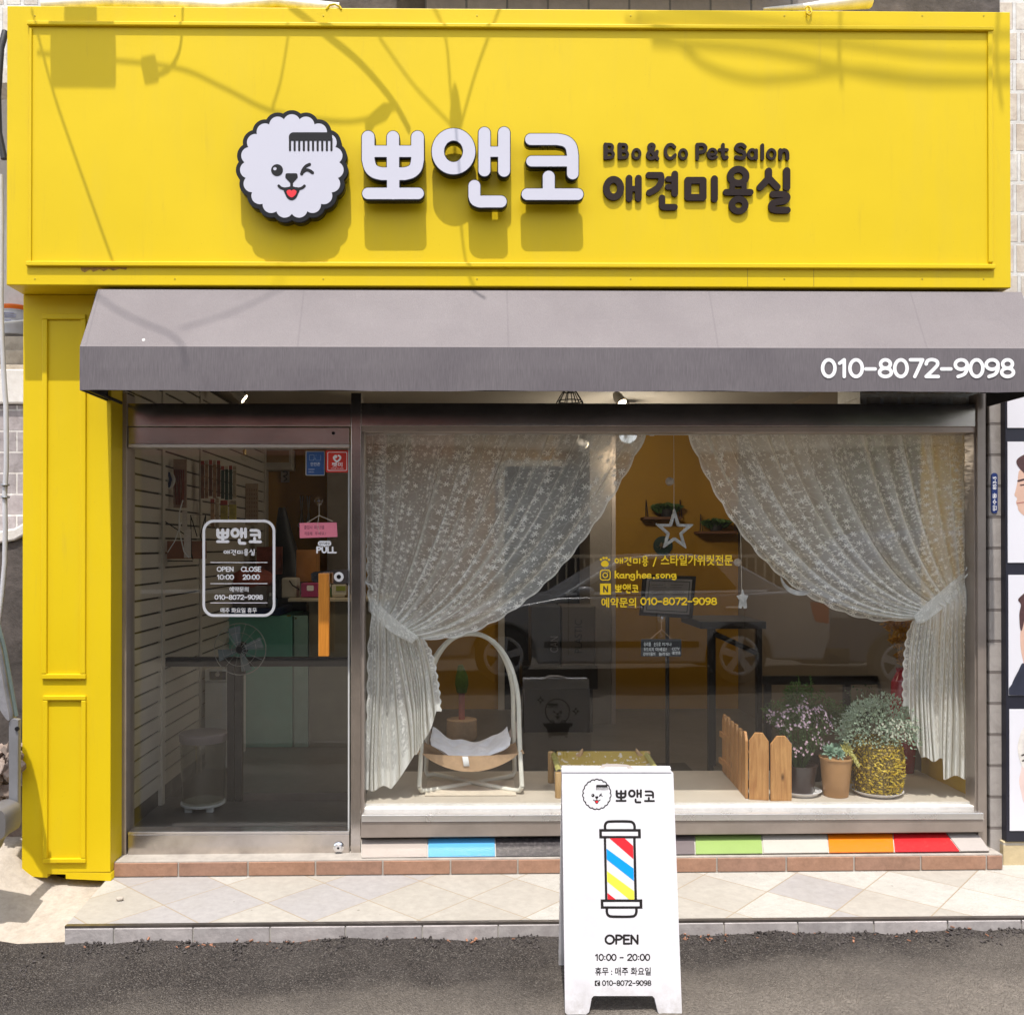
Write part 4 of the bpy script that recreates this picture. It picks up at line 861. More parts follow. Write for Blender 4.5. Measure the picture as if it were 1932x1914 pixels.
# ------------------------------------------------------------------ lace curtains
def lace(name, base=0.36):
    k = NT(name); uv = k.n('ShaderNodeUVMap').outputs[0]
    sx = k.n('ShaderNodeSeparateXYZ'); k.l(uv, sx.inputs[0]); ux, uy = sx.outputs[0], sx.outputs[1]
    def flowers(scale, petals, size, keep, seedoff):
        sc = k.vmath('MULTIPLY', k.vmath('ADD', uv, (seedoff, seedoff*.7, 0)), (scale, scale, 1))
        vv = k.vor(sc, 1.0, 'F1', .75, '2D'); d = k.vmath('SUBTRACT', sc, vv.outputs['Position'])
        s2 = k.n('ShaderNodeSeparateXYZ'); k.l(d, s2.inputs[0]); r = k.vmath('LENGTH', d)
        cs = k.n('ShaderNodeSeparateColor'); k.l(vv.outputs['Color'], cs.inputs[0])
        ang = k.math('ADD', k.math('ARCTAN2', s2.outputs[1], s2.outputs[0]), k.math('MULTIPLY', cs.outputs[1], 6.28))
        rad = k.math('MULTIPLY_ADD', k.math('COSINE', k.math('MULTIPLY', ang, float(petals))), size*.42, size*.60)
        return k.math('LESS_THAN', r, rad), cs.outputs[0]
    f1, rnd1 = flowers(25, 6, .33, .3, 0.0)
    f2, rnd2 = flowers(50, 3, .25, .3, 3.7)
    f3, rnd3 = flowers(44, 2, .36, .3, 9.1)
    band = k.math('LESS_THAN', k.math('ABSOLUTE', k.math('SUBTRACT', k.math('FRACT', k.math('MULTIPLY_ADD', ux, 5.0, k.math('MULTIPLY', k.math('SINE', k.math('MULTIPLY', uy, 26.0)), .05))), .5)), .15)
    m1 = k.math('MULTIPLY', f1, k.math('MAXIMUM', band, k.math('LESS_THAN', rnd1, .62)))
    m3 = k.math('MULTIPLY', f3, band)
    m2 = k.math('MULTIPLY', f2, k.math('LESS_THAN', rnd2, .62))
    # thin running stems
    vin = k.n('ShaderNodeTexVoronoi', feature='DISTANCE_TO_EDGE', voronoi_dimensions='2D'); k.l(uv, vin.inputs['Vector']); vin.inputs['Scale'].default_value = 22
    stem = k.math('MULTIPLY', k.math('LESS_THAN', vin.outputs['Distance'], .028), .14)
    emb = k.math('MAXIMUM', k.math('MULTIPLY', m1, .74), k.math('MAXIMUM', k.math('MULTIPLY', m2, .50), k.math('MAXIMUM', k.math('MULTIPLY', m3, .46), stem)))
    at_ = k.n('ShaderNodeAttribute', attribute_name='dense').outputs['Fac']
    cl = k.noise(uv, 7, 4, .6)
    a = k.math('ADD', k.math('MULTIPLY_ADD', cl, .34, base-.17), at_)
    lw = k.n('ShaderNodeLayerWeight'); lw.inputs['Blend'].default_value = .5
    a = k.math('ADD', a, k.math('MULTIPLY', k.math('POWER', lw.outputs['Facing'], 2.0), .75))   # threads close up where the cloth turns edge-on
    a = k.math('MINIMUM', k.math('ADD', a, emb), .96)
    df = k.n('ShaderNodeBsdfDiffuse'); df.inputs[0].default_value = (.93, .92, .88, 1)
    tl = k.n('ShaderNodeBsdfTranslucent'); tl.inputs[0].default_value = (.93, .92, .88, 1)
    m1_ = k.n('ShaderNodeMixShader'); m1_.inputs[0].default_value = .24; k.l(df.outputs[0], m1_.inputs[1]); k.l(tl.outputs[0], m1_.inputs[2])
    tr = k.n('ShaderNodeBsdfTransparent'); mx = k.n('ShaderNodeMixShader'); k.put(mx.inputs[0], a); k.l(tr.outputs[0], mx.inputs[1]); k.l(m1_.outputs[0], mx.inputs[2])
    return k.done(mx.outputs[0])
LACE = lace('lace_cloth'); BANDC = lace('lace_band', .62)
def bez(p, t): a = 1-t; return tuple(a*a*a*p[0][i]+3*a*a*t*p[1][i]+3*a*t*t*p[2][i]+t*t*t*p[3][i] for i in (0, 1))
def lerp2(a, b, s): return (a[0]+(b[0]-a[0])*s, a[1]+(b[1]-a[1])*s)
def curtain_panel(par, top0, top1, out_ctrl, lead_ctrl, g0, g1, hem, nf, seed, sgn):
    rg = random.Random(seed); NU, NV, TK = 420, 110, .60
    ph0, ph1, ph2 = rg.uniform(0, 6), rg.uniform(0, 6), rg.uniform(0, 6)
    def phase(s): return 2*math.pi*(nf*s + .40*math.sin(2*math.pi*1.3*s+ph0) + .22*math.sin(2*math.pi*3.1*s+ph1))
    def hemp(s):
        for (s0, p0), (s1, p1) in zip(hem[:-1], hem[1:]):
            if s <= s1: return lerp2(p0, p1, (s-s0)/max(1e-6, s1-s0))
        return hem[-1][1]
    def path(s, t):
        s_ = max(-.02, min(1.02, s))
        P0 = lerp2(top0, top1, s_); P3 = lerp2(g0, g1, s_)
        q1 = lerp2(out_ctrl[0], lead_ctrl[0], s_); q2 = lerp2(out_ctrl[1], lead_ctrl[1], s_)
        if t <= TK: return bez((P0, q1, q2, P3), t/TK)
        q = (t-TK)/(1-TK); e = hemp(max(0, min(1, s_))); c = lerp2(P3, e, q)
        return (c[0] + sgn*(9*math.sin(math.pi*q)*s_+3*math.sin(9*s_+5*q)*q), c[1]+4*math.sin(23*s_)*q)
    cols = []
    for i in range(NU+1): cols.append((i/NU, 0.0))
    cols = [(0.0, -2.0), (0.0, -1.0)] + cols + [(1.0, 1.0), (1.0, 2.0)]
    vs = []; uvs = []; dn = []
    for j in range(NV+1):
        t = j/NV
        up_ = min(1, t/TK); lowq = max(0, (t-TK)/(1-TK))
        beta = (.55+1.15*min(1, up_*2.2)) if t <= TK else 1.7-.75*min(1, lowq*1.6)
        A = (.010+.016*min(1, up_*2)) if t <= TK else .026+.010*lowq
        pinch = math.exp(-((t-TK)/.05)**2)
        rowp = []
        for (s, e) in cols:
            ph = phase(s)
            av = 1-(.62*min(1, lowq*2.2))*(.5+.5*math.sin(2*math.pi*2.3*s+ph2))
            s2 = s + beta*av*math.sin(ph)/(2*math.pi*nf) + .10*math.sin(2.3*ph+ph2+3*t)/(2*math.pi*nf)
            u, v = path(s2, t); yy = .075 - A*av*math.cos(ph)*(1-.55*pinch) + .006*math.sin(1.7*ph+5*t) - .035*pinch - .012*lowq*(1-s)
            rowp.append([u, v, yy, s, e, t])
        for r_ in rowp:
            u, v, yy, s, e, t = r_
            if e != 0:
                u2, v2 = path(s, min(1, t+.01)); u3, v3 = path(s, max(0, t-.01)); dx, dy = u2-u3, v2-v3; L = math.hypot(dx, dy) or 1
                nx, ny = dy/L, -dx/L
                sd_ = (1 if e > 0 else -1)*sgn
                k_ = abs(e)/2*(6.5+4.0*abs(math.sin(t*68)))*(1-.7*pinch)
                u += nx*sd_*k_; v += ny*sd_*k_
                yy += .004*math.sin(t*68)
            p = at(u, v, yy); vs.append(p); uvs.append((s*1.8+e*.012+7*seed, t*1.85))
            d = 0.0
            if t < .045: d += .26
            if t > .955: d += .30
            if abs(e) == 2: d += .55
            d += .26*pinch + .34*lowq  # denser at the gather; the tail's sunlit whiteness is put into its opacity
            dn.append(d)
    W = len(cols); fs = [(j*W+i, j*W+i+1, (j+1)*W+i+1, (j+1)*W+i) for j in range(NV) for i in range(W-1)]
    me = bpy.data.meshes.new('panel'); me.from_pydata([tuple(p) for p in vs], [], fs); me.update()
    ul = me.uv_layers.new(name='UVMap'); dl = me.attributes.new('dense', 'FLOAT', 'POINT'); dl.data.foreach_set('value', dn)
    for lp in me.loops: ul.data[lp.index].uv = uvs[lp.vertex_index]
    return mesh_ob('panel', me, LACE, par, 0, 'all')
cl = thing('lace_curtain', 'white lace curtain swept left and tied above the hanging pet cradle', 'curtain', at(760, 1490, .075), 'lace curtains in the shop window')
curtain_panel(cl, (691, 812), (1214, 812), ((692, 925), (697, 1050)), ((1112, 1010), (985, 1190)), (702, 1160), (796, 1204),
              [(0, (697, 1489)), (.32, (735, 1484)), (.45, (778, 1432)), (.75, (800, 1405)), (1.0, (820, 1345))], 13, 1, 1)
cr = thing('lace_curtain', 'white lace curtain swept right and tied above the potted plants', 'curtain', at(1780, 1467, .075), 'lace curtains in the shop window')
curtain_panel(cr, (1838, 812), (1306, 814), ((1837, 920), (1832, 1030)), ((1392, 1020), (1525, 1172)), (1826, 1125), (1727, 1166),
              [(0, (1833, 1467)), (.36, (1783, 1466)), (.44, (1780, 1434)), (.80, (1737, 1431)), (1.0, (1716, 1335))], 13, 2, -1)
def band(par, top, bot, y0, y1, y2):
    t_, b_ = curve(top, 8), curve(bot, 8); m = len(t_); vs = []; uvs = []
    for i in range(m):
        q = i/(m-1); y = y0+(y1-y0)*math.sin(math.pi*q*.5)
        for j in range(5):
            p = lerp2(t_[i], b_[i], j/4); vs.append(tuple(at(p[0], p[1], y+.004*math.sin(3.1*j+q*9)))); uvs.append((q*.35, j*.03))
    me = bpy.data.meshes.new('tieback'); me.from_pydata(vs, [], [(i*5+j, i*5+j+1, (i+1)*5+j+1, (i+1)*5+j) for i in range(m-1) for j in range(4)]); me.update()
    ul = me.uv_layers.new(name='UVMap')
    for lp in me.loops: ul.data[lp.index].uv = uvs[lp.vertex_index]
    return mesh_ob('tieback', me, BANDC, par, 0, 'all')
band(cl, [(695, 1119), (735, 1158), (790, 1201)], [(695, 1152), (733, 1188), (776, 1214)], .050, .018, 0)
band(cr, [(1820, 1078), (1783, 1108), (1742, 1143), (1724, 1161)], [(1822, 1112), (1787, 1141), (1746, 1172), (1729, 1176)], .050, .018, 0)
HOOK = plain('white_hook', (.75, .75, .74), .4)
MB().tube([at(687, 1093, .03), at(691, 1100, .02), at(699, 1103, .03), at(703, 1112, .04)], .004, 8).build('tie_hook', HOOK, cl, 0, True)
MB().tube([at(1840, 1062, .03), at(1840, 1078, .03), at(1831, 1077, .02), at(1820, 1090, .03)], .004, 8).tube([at(1838, 1070, .03), at(1826, 1066, .03), at(1822, 1076, .03)], .003, 8).build('tie_hook', HOOK, cr, 0, True)
rod = thing('curtain_rod', 'thin white curtain rod across the top of the shop window', 'curtain rod', at(1265, 818, .075))
MB().tube([at(688, 818, .075), at(1839, 818, .075)], .0075, 12).build('tube', HOOK, rod, 0, True)
MB().tube([at(1226, 818, .075), at(1234, 818, .075)], .011, 12).build('collar', HOOK, rod, 0, True)
# hanging ornaments
GREYM = plain('weathered_white', (.46, .45, .43), .5, 0, .35, 30)
def string(par, pts, y): MB().tube([at(u, v, y) for u, v in pts], .0014, 6).build('string', CORD, par)
s1 = thing('star_ornament', 'large open metal star hanging on a cord between the curtains', 'ornament', at(1272, 1033, .12))
tips = [(1271.5, 961), (1306, 989.5), (1293, 1033), (1251, 1032), (1238, 989)]; cx, cy = 1271.5, 1003
star = []
for i in range(5):
    a, b_ = tips[i], tips[(i+1) % 5]; m_x, m_y = (a[0]+b_[0])/2, (a[1]+b_[1])/2
    star += [a, (cx+(m_x-cx)*.50, cy+(m_y-cy)*.50)]
SPL = yplane(.12)
plate('star', minus(polyg(star, 1.0), polyg(star, -4.2)), (1228, 950, 1316, 1044), SPL, 0, .014, GREYM, s1, .6, .003)
string(s1, [(1271, 818), (1271.5, 890), (1271.5, 961)], .115)
p = at(1263.5, 908, .115); MB().ball(p, .022, 10).build('bead', plain('wood_bead', (.42, .34, .27), .6, 0, .3, 40), s1, 0, True)
MB().tube([at(1271, 903, .115), at(1264, 906, .115)], .002, 6).build('bead_loop', CORD, s1)
s2 = thing('star_ornament', 'small solid metal star hanging on a cord by the right curtain', 'ornament', at(1400, 1147, .10))
plate('star', polyg([(1400, 1112), (1403, 1122), (1410, 1123), (1406.5, 1132), (1407.5, 1146), (1403, 1147), (1400.5, 1140), (1397, 1147), (1393, 1146), (1395, 1132), (1390, 1124), (1397.5, 1122)], .5), (1385, 1106, 1416, 1152), yplane(.10), 0, .012, GREYM, s2, .5, .002)
string(s2, [(1396, 960), (1398, 1040), (1399.5, 1112)], .095)
p = at(1392, 1060.5, .095); MB().ball(p, .020, 10).build('bead', bpy.data.materials['wood_bead'], s2, 0, True)
s3 = thing('moon_ornament', 'grey metal crescent moon hanging beside the lower curtain edge', 'ornament', at(1508, 1105, .10))
plate('moon', minus(disc(1509, 1086, 37), disc(1511, 1073, 41)), (1460, 1030, 1560, 1130), yplane(.10), 0, .012, GREYM, s3, .7, .002)
string(s3, [(1507, 830), (1508, 1000), (1509, 1115)], .11)
# ------------------------------------------------------------------ things on the display platform
def on_ledge(u, v): return gnd(u, v, LZ)
IVORY = plain('ivory_metal', (.74, .72, .64), .35, 0, .05)
TAN = plain('tan_canvas', (.52, .34, .20), .8, 0, .1, 30, .2, 300)
cush_m = plain('white_cushion', (.80, .79, .84), .9, 0, .06, 20, .25, 120)
hm = thing('pet_cradle', 'ivory hoop pet cradle with tan sling and white cushion', 'pet bed', on_ledge(887, 1480))
pf0, pf1 = on_ledge(791, 1499), on_ledge(985, 1499); dpt = .34
pb0, pb1 = pf0+Vector((.02, dpt, 0)), pf1+Vector((-.02, dpt, 0))
ztop_ = at(895, 1196, pf0.y+.12).z
def hoop(a, b, yt, r):
    a = a+Vector((0, 0, r)); b = b+Vector((0, 0, r)); w_ = b.x-a.x; mid = (a+b)/2; zb = a.z
    zs = zb+(ztop_-zb)*.50; pts = []
    for q in np.linspace(0, 1, 7): pts.append((a.x+.0*q+.012*math.sin(q*1.5), a.y+(yt-a.y)*q*.5, zb+.03+(zs-zb-.03)*q))
    for q in np.linspace(0, 1, 29)[1:-1]:
        t = math.pi*(1-q); px = mid.x+(w_/2-.012)*math.cos(t)*(1 if 1 else 0); hgt = math.sin(t)
        pts.append((mid.x+(w_/2-.012)*math.copysign(abs(math.cos(t))**.92, math.cos(t)), a.y+(yt-a.y)*(.5+.5*hgt), zs+(ztop_-zs)*hgt**.96))
    for q in np.linspace(1, 0, 7): pts.append((b.x-.012*math.sin(q*1.5), a.y+(yt-a.y)*q*.5, zb+.03+(zs-zb-.03)*q))
    return pts
RT = .0125; yt = pf0.y+.16
h1 = hoop(pf0, pf1, yt-.016, RT); h2 = hoop(pb0, pb1, yt+.016, RT)
def corner(a, b, n=5): return [Vector(a).lerp(Vector(b), i/n) for i in range(1, n)]
x1 = [h1[0], (h1[0][0]+.012, h1[0][1]+.012, h1[0][2]-.024), (h1[0][0]+.05, h1[0][1]+.035, h1[0][2]-.028), (h2[-1][0]-.05, h2[-1][1]-.035, h2[-1][2]-.028), (h2[-1][0]-.012, h2[-1][1]-.012, h2[-1][2]-.024), h2[-1]]
x2 = [h1[-1], (h1[-1][0]-.012, h1[-1][1]+.012, h1[-1][2]-.024), (h1[-1][0]-.05, h1[-1][1]+.035, h1[-1][2]-.028), (h2[0][0]+.05, h2[0][1]-.035, h2[0][2]-.010), (h2[0][0]+.012, h2[0][1]-.012, h2[0][2]-.024), h2[0]]
MB().tube(h1, RT, 12).build('hoop', IVORY, hm, 0, True); MB().tube(h2, RT, 12).build('hoop', IVORY, hm, 0, True)
MB().tube(x1, RT, 12).build('base_bar', IVORY, hm, 0, True); MB().tube(x2, RT, 12).build('base_bar', IVORY, hm, 0, True)
zc = at(887, 1420, pf0.y+.02).z; zbm = at(887, 1450, pf0.y+.06).z; sx0_, sx1_ = at(797, 1420, pf0.y+.03).x, at(978, 1420, pf0.y+.03).x
def sling(q, r):
    x = sx0_+(sx1_-sx0_)*q; sag = math.sin(math.pi*q)**.8; yy = pf0.y+.03+r*.28; ed = abs(2*r-1)
    return (x, yy-.02*math.sin(math.pi*q)*(1-2*r), zc+(zbm-zc)*sag*(1-.35*ed**2)*(1.15)+.0)
MB().grid(lambda q, r: sling(q, r), 30, 12).build('sling', TAN, hm, 0, True, fix=False)
lipz = lambda q: zc+(zbm-zc)*math.sin(math.pi*q)**.8*.75
MB().grid(lambda q, r: (sx0_+(sx1_-sx0_)*q, pf0.y+.012-.012*math.sin(math.pi*q), (zc-.01*math.sin(math.pi*q))*(1-r)+r*(zc+(zbm-zc)*math.sin(math.pi*q)**.75)), 30, 5).build('sling_front', TAN, hm, 0, True, fix=False)
rg = random.Random(11)
b = MB(); ccx = (sx0_+sx1_)/2; cw = (sx1_-sx0_)*.43
def cushf(q, r, top=1):
    a, c = 2*q-1, 2*r-1; e = max(0, (1-abs(a)**3.2)*(1-abs(c)**4)); x = ccx+a*cw*(1-.05*c*c); y = pf0.y+.17+c*.145
    z = zc-.040+.085*abs(a)**2.0+.03*abs(c)**2*(c > 0) + top*.028*e**.5
    tuft = sum(math.exp(-(((a-tx)/.16)**2+((c-ty)/.3)**2)) for tx in (-.45, 0, .45) for ty in (-.3, .4))
    return (x, y, z-.022*tuft*top+.006*math.sin(9*a+4*c)+.004*math.sin(15*c-7*a))
b.grid(lambda q, r: cushf(q, r, 1), 44, 26); b.grid(lambda q, r: cushf(q, r, -.5), 44, 26); b.build('cushion', cush_m, hm, 0, 'all')
MB().grid(lambda q, r: (at(872+11*q+3*r, 1431, pf0.y).x, pf0.y-.004-.006*math.sin(3*r), zc-.012-.05*r), 2, 6).build('tag', plain('white_tag', (.8, .8, .8), .6), hm, 0, False, fix=False)
for a, d in ((0, -1), (1, 1)):
    x = sx0_ if a == 0 else sx1_
    MB().tube([(x, pf0.y+.03, zc), (x+d*.02, pf0.y+.025, zc+.012), (x+d*.026, pf0.y+.02, zc-.004)], .006, 6).build('tie_cord', TAN, hm, 0, True)
    MB().tube([(x-d*.02, pf0.y+.32, zc+.02), (x-d*.008, pf0.y+.32, zc+.055), (x+d*.004, pf0.y+.32, zc+.085), (x-d*.004, pf0.y+.32, zc+.10)], [.03, .022, .012, .016], 8).build('tie_cord', plain('pinkish_cloth', (.45, .36, .32), .85), hm, 0, True)
MB().box(pf0.x+.03, pf1.x-.03, pf0.y-.03, pf0.y+.26, LZ, LZ+.010).build('base_mat', plain('mat_canvas', (.60, .52, .42), .9, 0, .1, 20), hm, .004)
# low wooden pet cot
def wood(name, lo, hi, axis=2, sc=1.0, rough=.55):
    k = NT(name); s_ = [26*sc]*3; s_[axis] = 2.2*sc; co = k.coord('Object', s_)
    g1 = k.noise(co, 2.0, 6, .65, 1.2); kn = k.vor(k.coord('Object', (7, 7, 3.2)), 1.4)
    c = k.ramp(g1, [(0.28, lo), (0.5, tuple((a+b_)/2 for a, b_ in zip(lo, hi))), (0.72, hi)])
    c = k.mix(k.ramp(kn.outputs['Distance'], [(0.05, (1, 1, 1)), (0.13, (0, 0, 0))]), c, tuple(q*.3 for q in lo))
    return k.done(k.pbr(c, rough, 0, k.bump(g1, .25, .003)))
PINE = wood('pale_pine', (.42, .25, .10), (.58, .39, .19))
ct = thing('pet_cot', 'low wooden pet cot with a yellow leaf print cloth behind the sandwich board', 'pet bed', on_ledge(1140, 1500))
fy = on_ledge(1053, 1504).y; ry = fy+.30
xA, xB = at(1053.5, 1480, fy).x, at(1246, 1480, fy).x
zt_ = at(1053, 1456, fy).z
for (x, y, h) in ((xA, fy, zt_), (xB, fy, zt_), (xA-.01, ry, at(1045, 1417, ry).z), (xB-.01, ry, at(1228, 1417, ry).z)):
    MB().lathe([(.0165, LZ), (.0175, LZ+.004), (.0175, h-.004), (.015, h)], (x, y, 0), 18).build('post', PINE, ct, 0, True)
zr1 = at(1140, 1426, ry).z
MB().tube([(xA, ry, zr1), (xB, ry, zr1)], .011, 12).build('rail', PINE, ct, 0, True)
MB().tube([(xA, fy, zt_-.02), (xB, fy, zt_-.02)], .011, 12).build('rail', PINE, ct, 0, True)
k = NT('leaf_print'); co = k.coord(); v = k.vor(k.coord('Object', (1, 1.6, 1), (0, 0, .6)), 26); lf = k.noise(k.coord('Object', (40, 12, 20), (0, 0, .7)), 1.5, 2)
msk = k.math('MULTIPLY', k.math('LESS_THAN', v.outputs['Distance'], .42), k.math('GREATER_THAN', lf, .52))
LEAFC = k.done(k.pbr(k.mix(msk, (.46, .33, .07), (.66, .60, .52)), .85))
def cloth(q, r): return (xA+.02+(xB-xA-.03)*q, fy+(ry-fy)*r, zt_-.02+(zr1-zt_+.024)*r-.035*math.sin(math.pi*r)*math.sin(math.pi*q)**.5+.012+(.012 if r in (0, 1) else 0))
MB().grid(cloth, 24, 14).build('cloth', LEAFC, ct, 0, 'all', fix=False)
OLIVE = plain('olive_binding', (.36, .33, .10), .85, 0, .1, 30)
for s_ in (0, 1):
    x0 = xA+.0 if s_ == 0 else xB-.03
    MB().grid(lambda q, r: (x0+.03*q-.012*(1-s_), fy+(ry-fy)*r, zt_+.004+(zr1-zt_+.010)*r+.012*math.sin(3*q)), 3, 10).build('binding', OLIVE, ct, 0, 'all', fix=False)
    xk = at(1092 if s_ == 0 else 1206, 1424, ry).x; d = 1 if s_ == 0 else -1
    MB().tube([(xk-d*.03, ry-.014, zr1-.004), (xk, ry-.018, zr1+.008), (xk+d*.014, ry-.014, zr1+.030), (xk+d*.020, ry-.014, zr1+.045)], [.007, .013, .009, .003], 8).build('bow_tie', TAN, ct, 0, True)
# picket fence
PICK = wood('picket_wood', (.34, .13, .035), (.66, .36, .13), 2, .8)
pf = thing('picket_fence', 'small brown wooden picket fence folded at a corner round the plants', 'fence', on_ledge(1450, 1510))
def picket(c, dirx, hgt, wid, th, m=PICK):
    dx = Vector(dirx).normalized(); nn = Vector((dx.y, -dx.x, 0)); c = Vector(c); up_ = Vector((0, 0, 1))
    pts = [c-dx*wid/2, c+dx*wid/2, c+dx*wid/2+up_*(hgt-.042), c+dx*wid*.20+up_*hgt, c-dx*wid*.20+up_*hgt, c-dx*wid/2+up_*(hgt-.042)]
    return MB().prism([p-nn*th/2 for p in pts], nn*th).build('picket', m, pf, .003)
yf = on_ledge(1472, 1512).y; yf = max(yf, .028)
p0, p1 = at(1454, 1450, yf).x, at(1494, 1450, yf).x
picket(((p0+p1)/2, yf+.006, LZ), (1, 0.02, 0), at(1474, 1388, yf).z-LZ, (p1-p0), .014)
q0, q1 = at(1413, 1450, yf+.03).x, at(1451, 1450, yf+.01).x
picket(((q0+q1)/2, yf+.022, LZ), (1, -.22, 0), at(1430, 1383, yf).z-LZ, (q1-q0), .014)
hh = at(1430, 1385, yf).z-LZ
for i in range(6): picket((q0-.004+.007*i, yf+.085+.098*i, LZ), (.08, 1, 0), hh-.004*(i % 2), .088, .014)
MB().box(q0+.008, q0+.022, yf+.03, yf+.62, LZ+.05, LZ+.08).box(q0+.012, q0+.026, yf+.03, yf+.62, LZ+.20, LZ+.23).build('rail', PICK, pf)
# plants
def leafmat(name, cols, rough=.55, trans=.25, sc=60):
    k = NT(name); n = k.noise(k.coord(), sc, 3, .7); c = k.ramp(n, [(0.25+.5*i/(max(1, len(cols)-1)), q) for i, q in enumerate(cols)])
    p = k.pbr(c, rough); t = k.n('ShaderNodeBsdfTranslucent'); k.l(c, t.inputs[0]); m = k.n('ShaderNodeMixShader'); m.inputs[0].default_value = trans; k.l(p, m.inputs[1]); k.l(t.outputs[0], m.inputs[2])
    return k.done(m.outputs[0])
def rv(rg): 
    while True:
        v = Vector((rg.uniform(-1, 1), rg.uniform(-1, 1), rg.uniform(-1, 1)))
        if .05 < v.length < 1: return v
def leaf(b, p, d, L, W, rg, bend=.2):
    d = Vector(d).normalized(); s_ = d.cross(rv(rg)).normalized(); n_ = s_.cross(d)
    p = Vector(p); mid = p+d*L*.5
    b.add([p, mid+s_*W/2+n_*L*bend*.4, p+d*L-n_*L*bend*.3, mid-s_*W/2+n_*L*bend*.4, mid], [(0, 1, 4), (1, 2, 4), (2, 3, 4), (3, 0, 4)])
def bloom(b, p, d, r, rg, n=5):
    d = Vector(d).normalized(); a = d.orthogonal().normalized(); c = d.cross(a); o = len(b.v); ph = rg.uniform(0, 6); vs = [Vector(p)]
    for i in range(n*2):
        t = ph+math.pi*i/n; q = r*(1 if i % 2 == 0 else .55); vs.append(Vector(p)+(a*math.cos(t)+c*math.sin(t))*q+d*r*.25*(i % 2 == 0))
    b.add(vs, [(0, 1+i, 1+(i+1) % (2*n)) for i in range(2*n)])
def saucer(u0, u1, v, label, name='saucer'):
    c = on_ledge((u0+u1)/2, v-4); y = c.y; r = (at(u1, v, y).x-at(u0, v, y).x)/2
    c = Vector((c.x, max(c.y, .03+r), LZ))
    o = MB().lathe([(r*.72, 0), (r*.80, .001), (r*.97, .020), (r, .024), (r*.96, .024), (r*.78, .006), (0.001, .006)], c, 48).build(name, WHITEG, None, 0, True)
    return solo(o, label, 'saucer'), c, r
WHITEG = plain('white_glaze', (.84, .82, .83), .25, 0, .04)
# pink flowers
_, c, r = saucer(1466, 1548, 1500, 'white saucer under the pink flowering plant behind the picket corner')
fp = thing('flowering_plant', 'pink and lilac flowering plant in a dark pot behind the picket fence', 'potted plant', c+Vector((0, 0, .007)))
rg = random.Random(21)
zc0 = at(1510, 1440, c.y).z
MB().lathe([(r*.62, LZ+.008), (r*.80, zc0-.01), (r*.84, zc0), (r*.76, zc0), (r*.70, zc0-.02), (.001, zc0-.02)], (c.x, c.y, 0), 32).build('pot', plain('dark_pot', (.045, .028, .026), .3), fp, 0, True)
G1 = leafmat('plant_green', [(.045, .085, .02), (.10, .17, .05)]); PK = leafmat('pink_petal', [(.60, .32, .44), (.82, .66, .72)], .6, .3, 90); LIL = leafmat('lilac_petal', [(.40, .29, .38), (.60, .47, .57)], .6, .3, 90)
bc = at(1505, 1368, c.y); rx, rz = (at(1566, 1368, c.y).x-at(1445, 1368, c.y).x)/2, (at(1505, 1318, c.y).z-at(1505, 1420, c.y).z)/2
b1, b2, b3, b4 = MB(), MB(), MB(), MB()
for i in range(58):
    v = rv(rg); v.z = v.z*.8+.25; v = v.normalized()*rg.uniform(.55, 1.12); tip = bc+Vector((v.x*rx, v.y*.13, v.z*rz*.95)); tip.y = max(tip.y, .05)
    base_ = Vector((c.x+v.x*.03, c.y+v.y*.02, zc0-.02)); m1_ = base_.lerp(tip, .55)+Vector((0, 0, .02)); b4.tube([base_, m1_, tip], [.0018, .0014, .0008], 4)
    for q in range(13):
        t = rg.uniform(.3, 1.0); p = m1_.lerp(tip, (t-.3)/.7)+rv(rg)*.016; leaf(b1, p, rv(rg)+Vector((0, -.2, .5)), rg.uniform(.012, .024), .008, rg)
    for q in range(rg.choice((2, 4, 6, 8))): bloom(b2 if rg.random() < .35 else b3, tip+rv(rg)*.024, v+Vector((0, -.8, .3)), rg.uniform(.005, .0095), rg)
for i in range(34):
    q = rv(rg); p = at(1512+q.x*40, 1408+q.z*22, c.y-.10+q.y*.04); p.y = max(p.y, .045); (bloom(b2, p, (q.x, -1, .3), rg.uniform(.006, .010), rg) if i % 3 else leaf(b1, p, q, .024, .009, rg)); leaf(b1, p+q*.01, q+Vector((0, -.3, .3)), .02, .008, rg)
b1.build('foliage', G1, fp, fix=False); b2.build('blossom', PK, fp, fix=False); b3.build('blossom', LIL, fp, fix=False); b4.build('stem', G1, fp)
# succulents in a tan pot
cs_ = on_ledge(1577, 1500); r0 = (at(1607, 1430, cs_.y).x-at(1548, 1430, cs_.y).x)/2; cs_.y = max(cs_.y, .03+r0); zt2 = at(1577, 1427, cs_.y).z
sp_ = thing('succulent_pot', 'tan clay pot of green and pale yellow succulents by the window', 'potted plant', (cs_.x, cs_.y, LZ))
MB().lathe([(r0*.70, LZ), (r0*.76, LZ+.006), (r0*.97, zt2-.012), (r0*1.03, zt2-.008), (r0*1.03, zt2), (r0*.92, zt2), (r0*.86, zt2-.015), (.001, zt2-.015)], (cs_.x, cs_.y, 0), 40).build('pot', plain('tan_clay', (.50, .27, .115), .55, 0, .08, 8, .1), sp_, 0, True)
SG = leafmat('succulent_green', [(.16, .27, .19), (.30, .42, .31)], .5, .1); SY = leafmat('succulent_yellow', [(.55, .50, .12), (.70, .66, .28)], .5, .1)
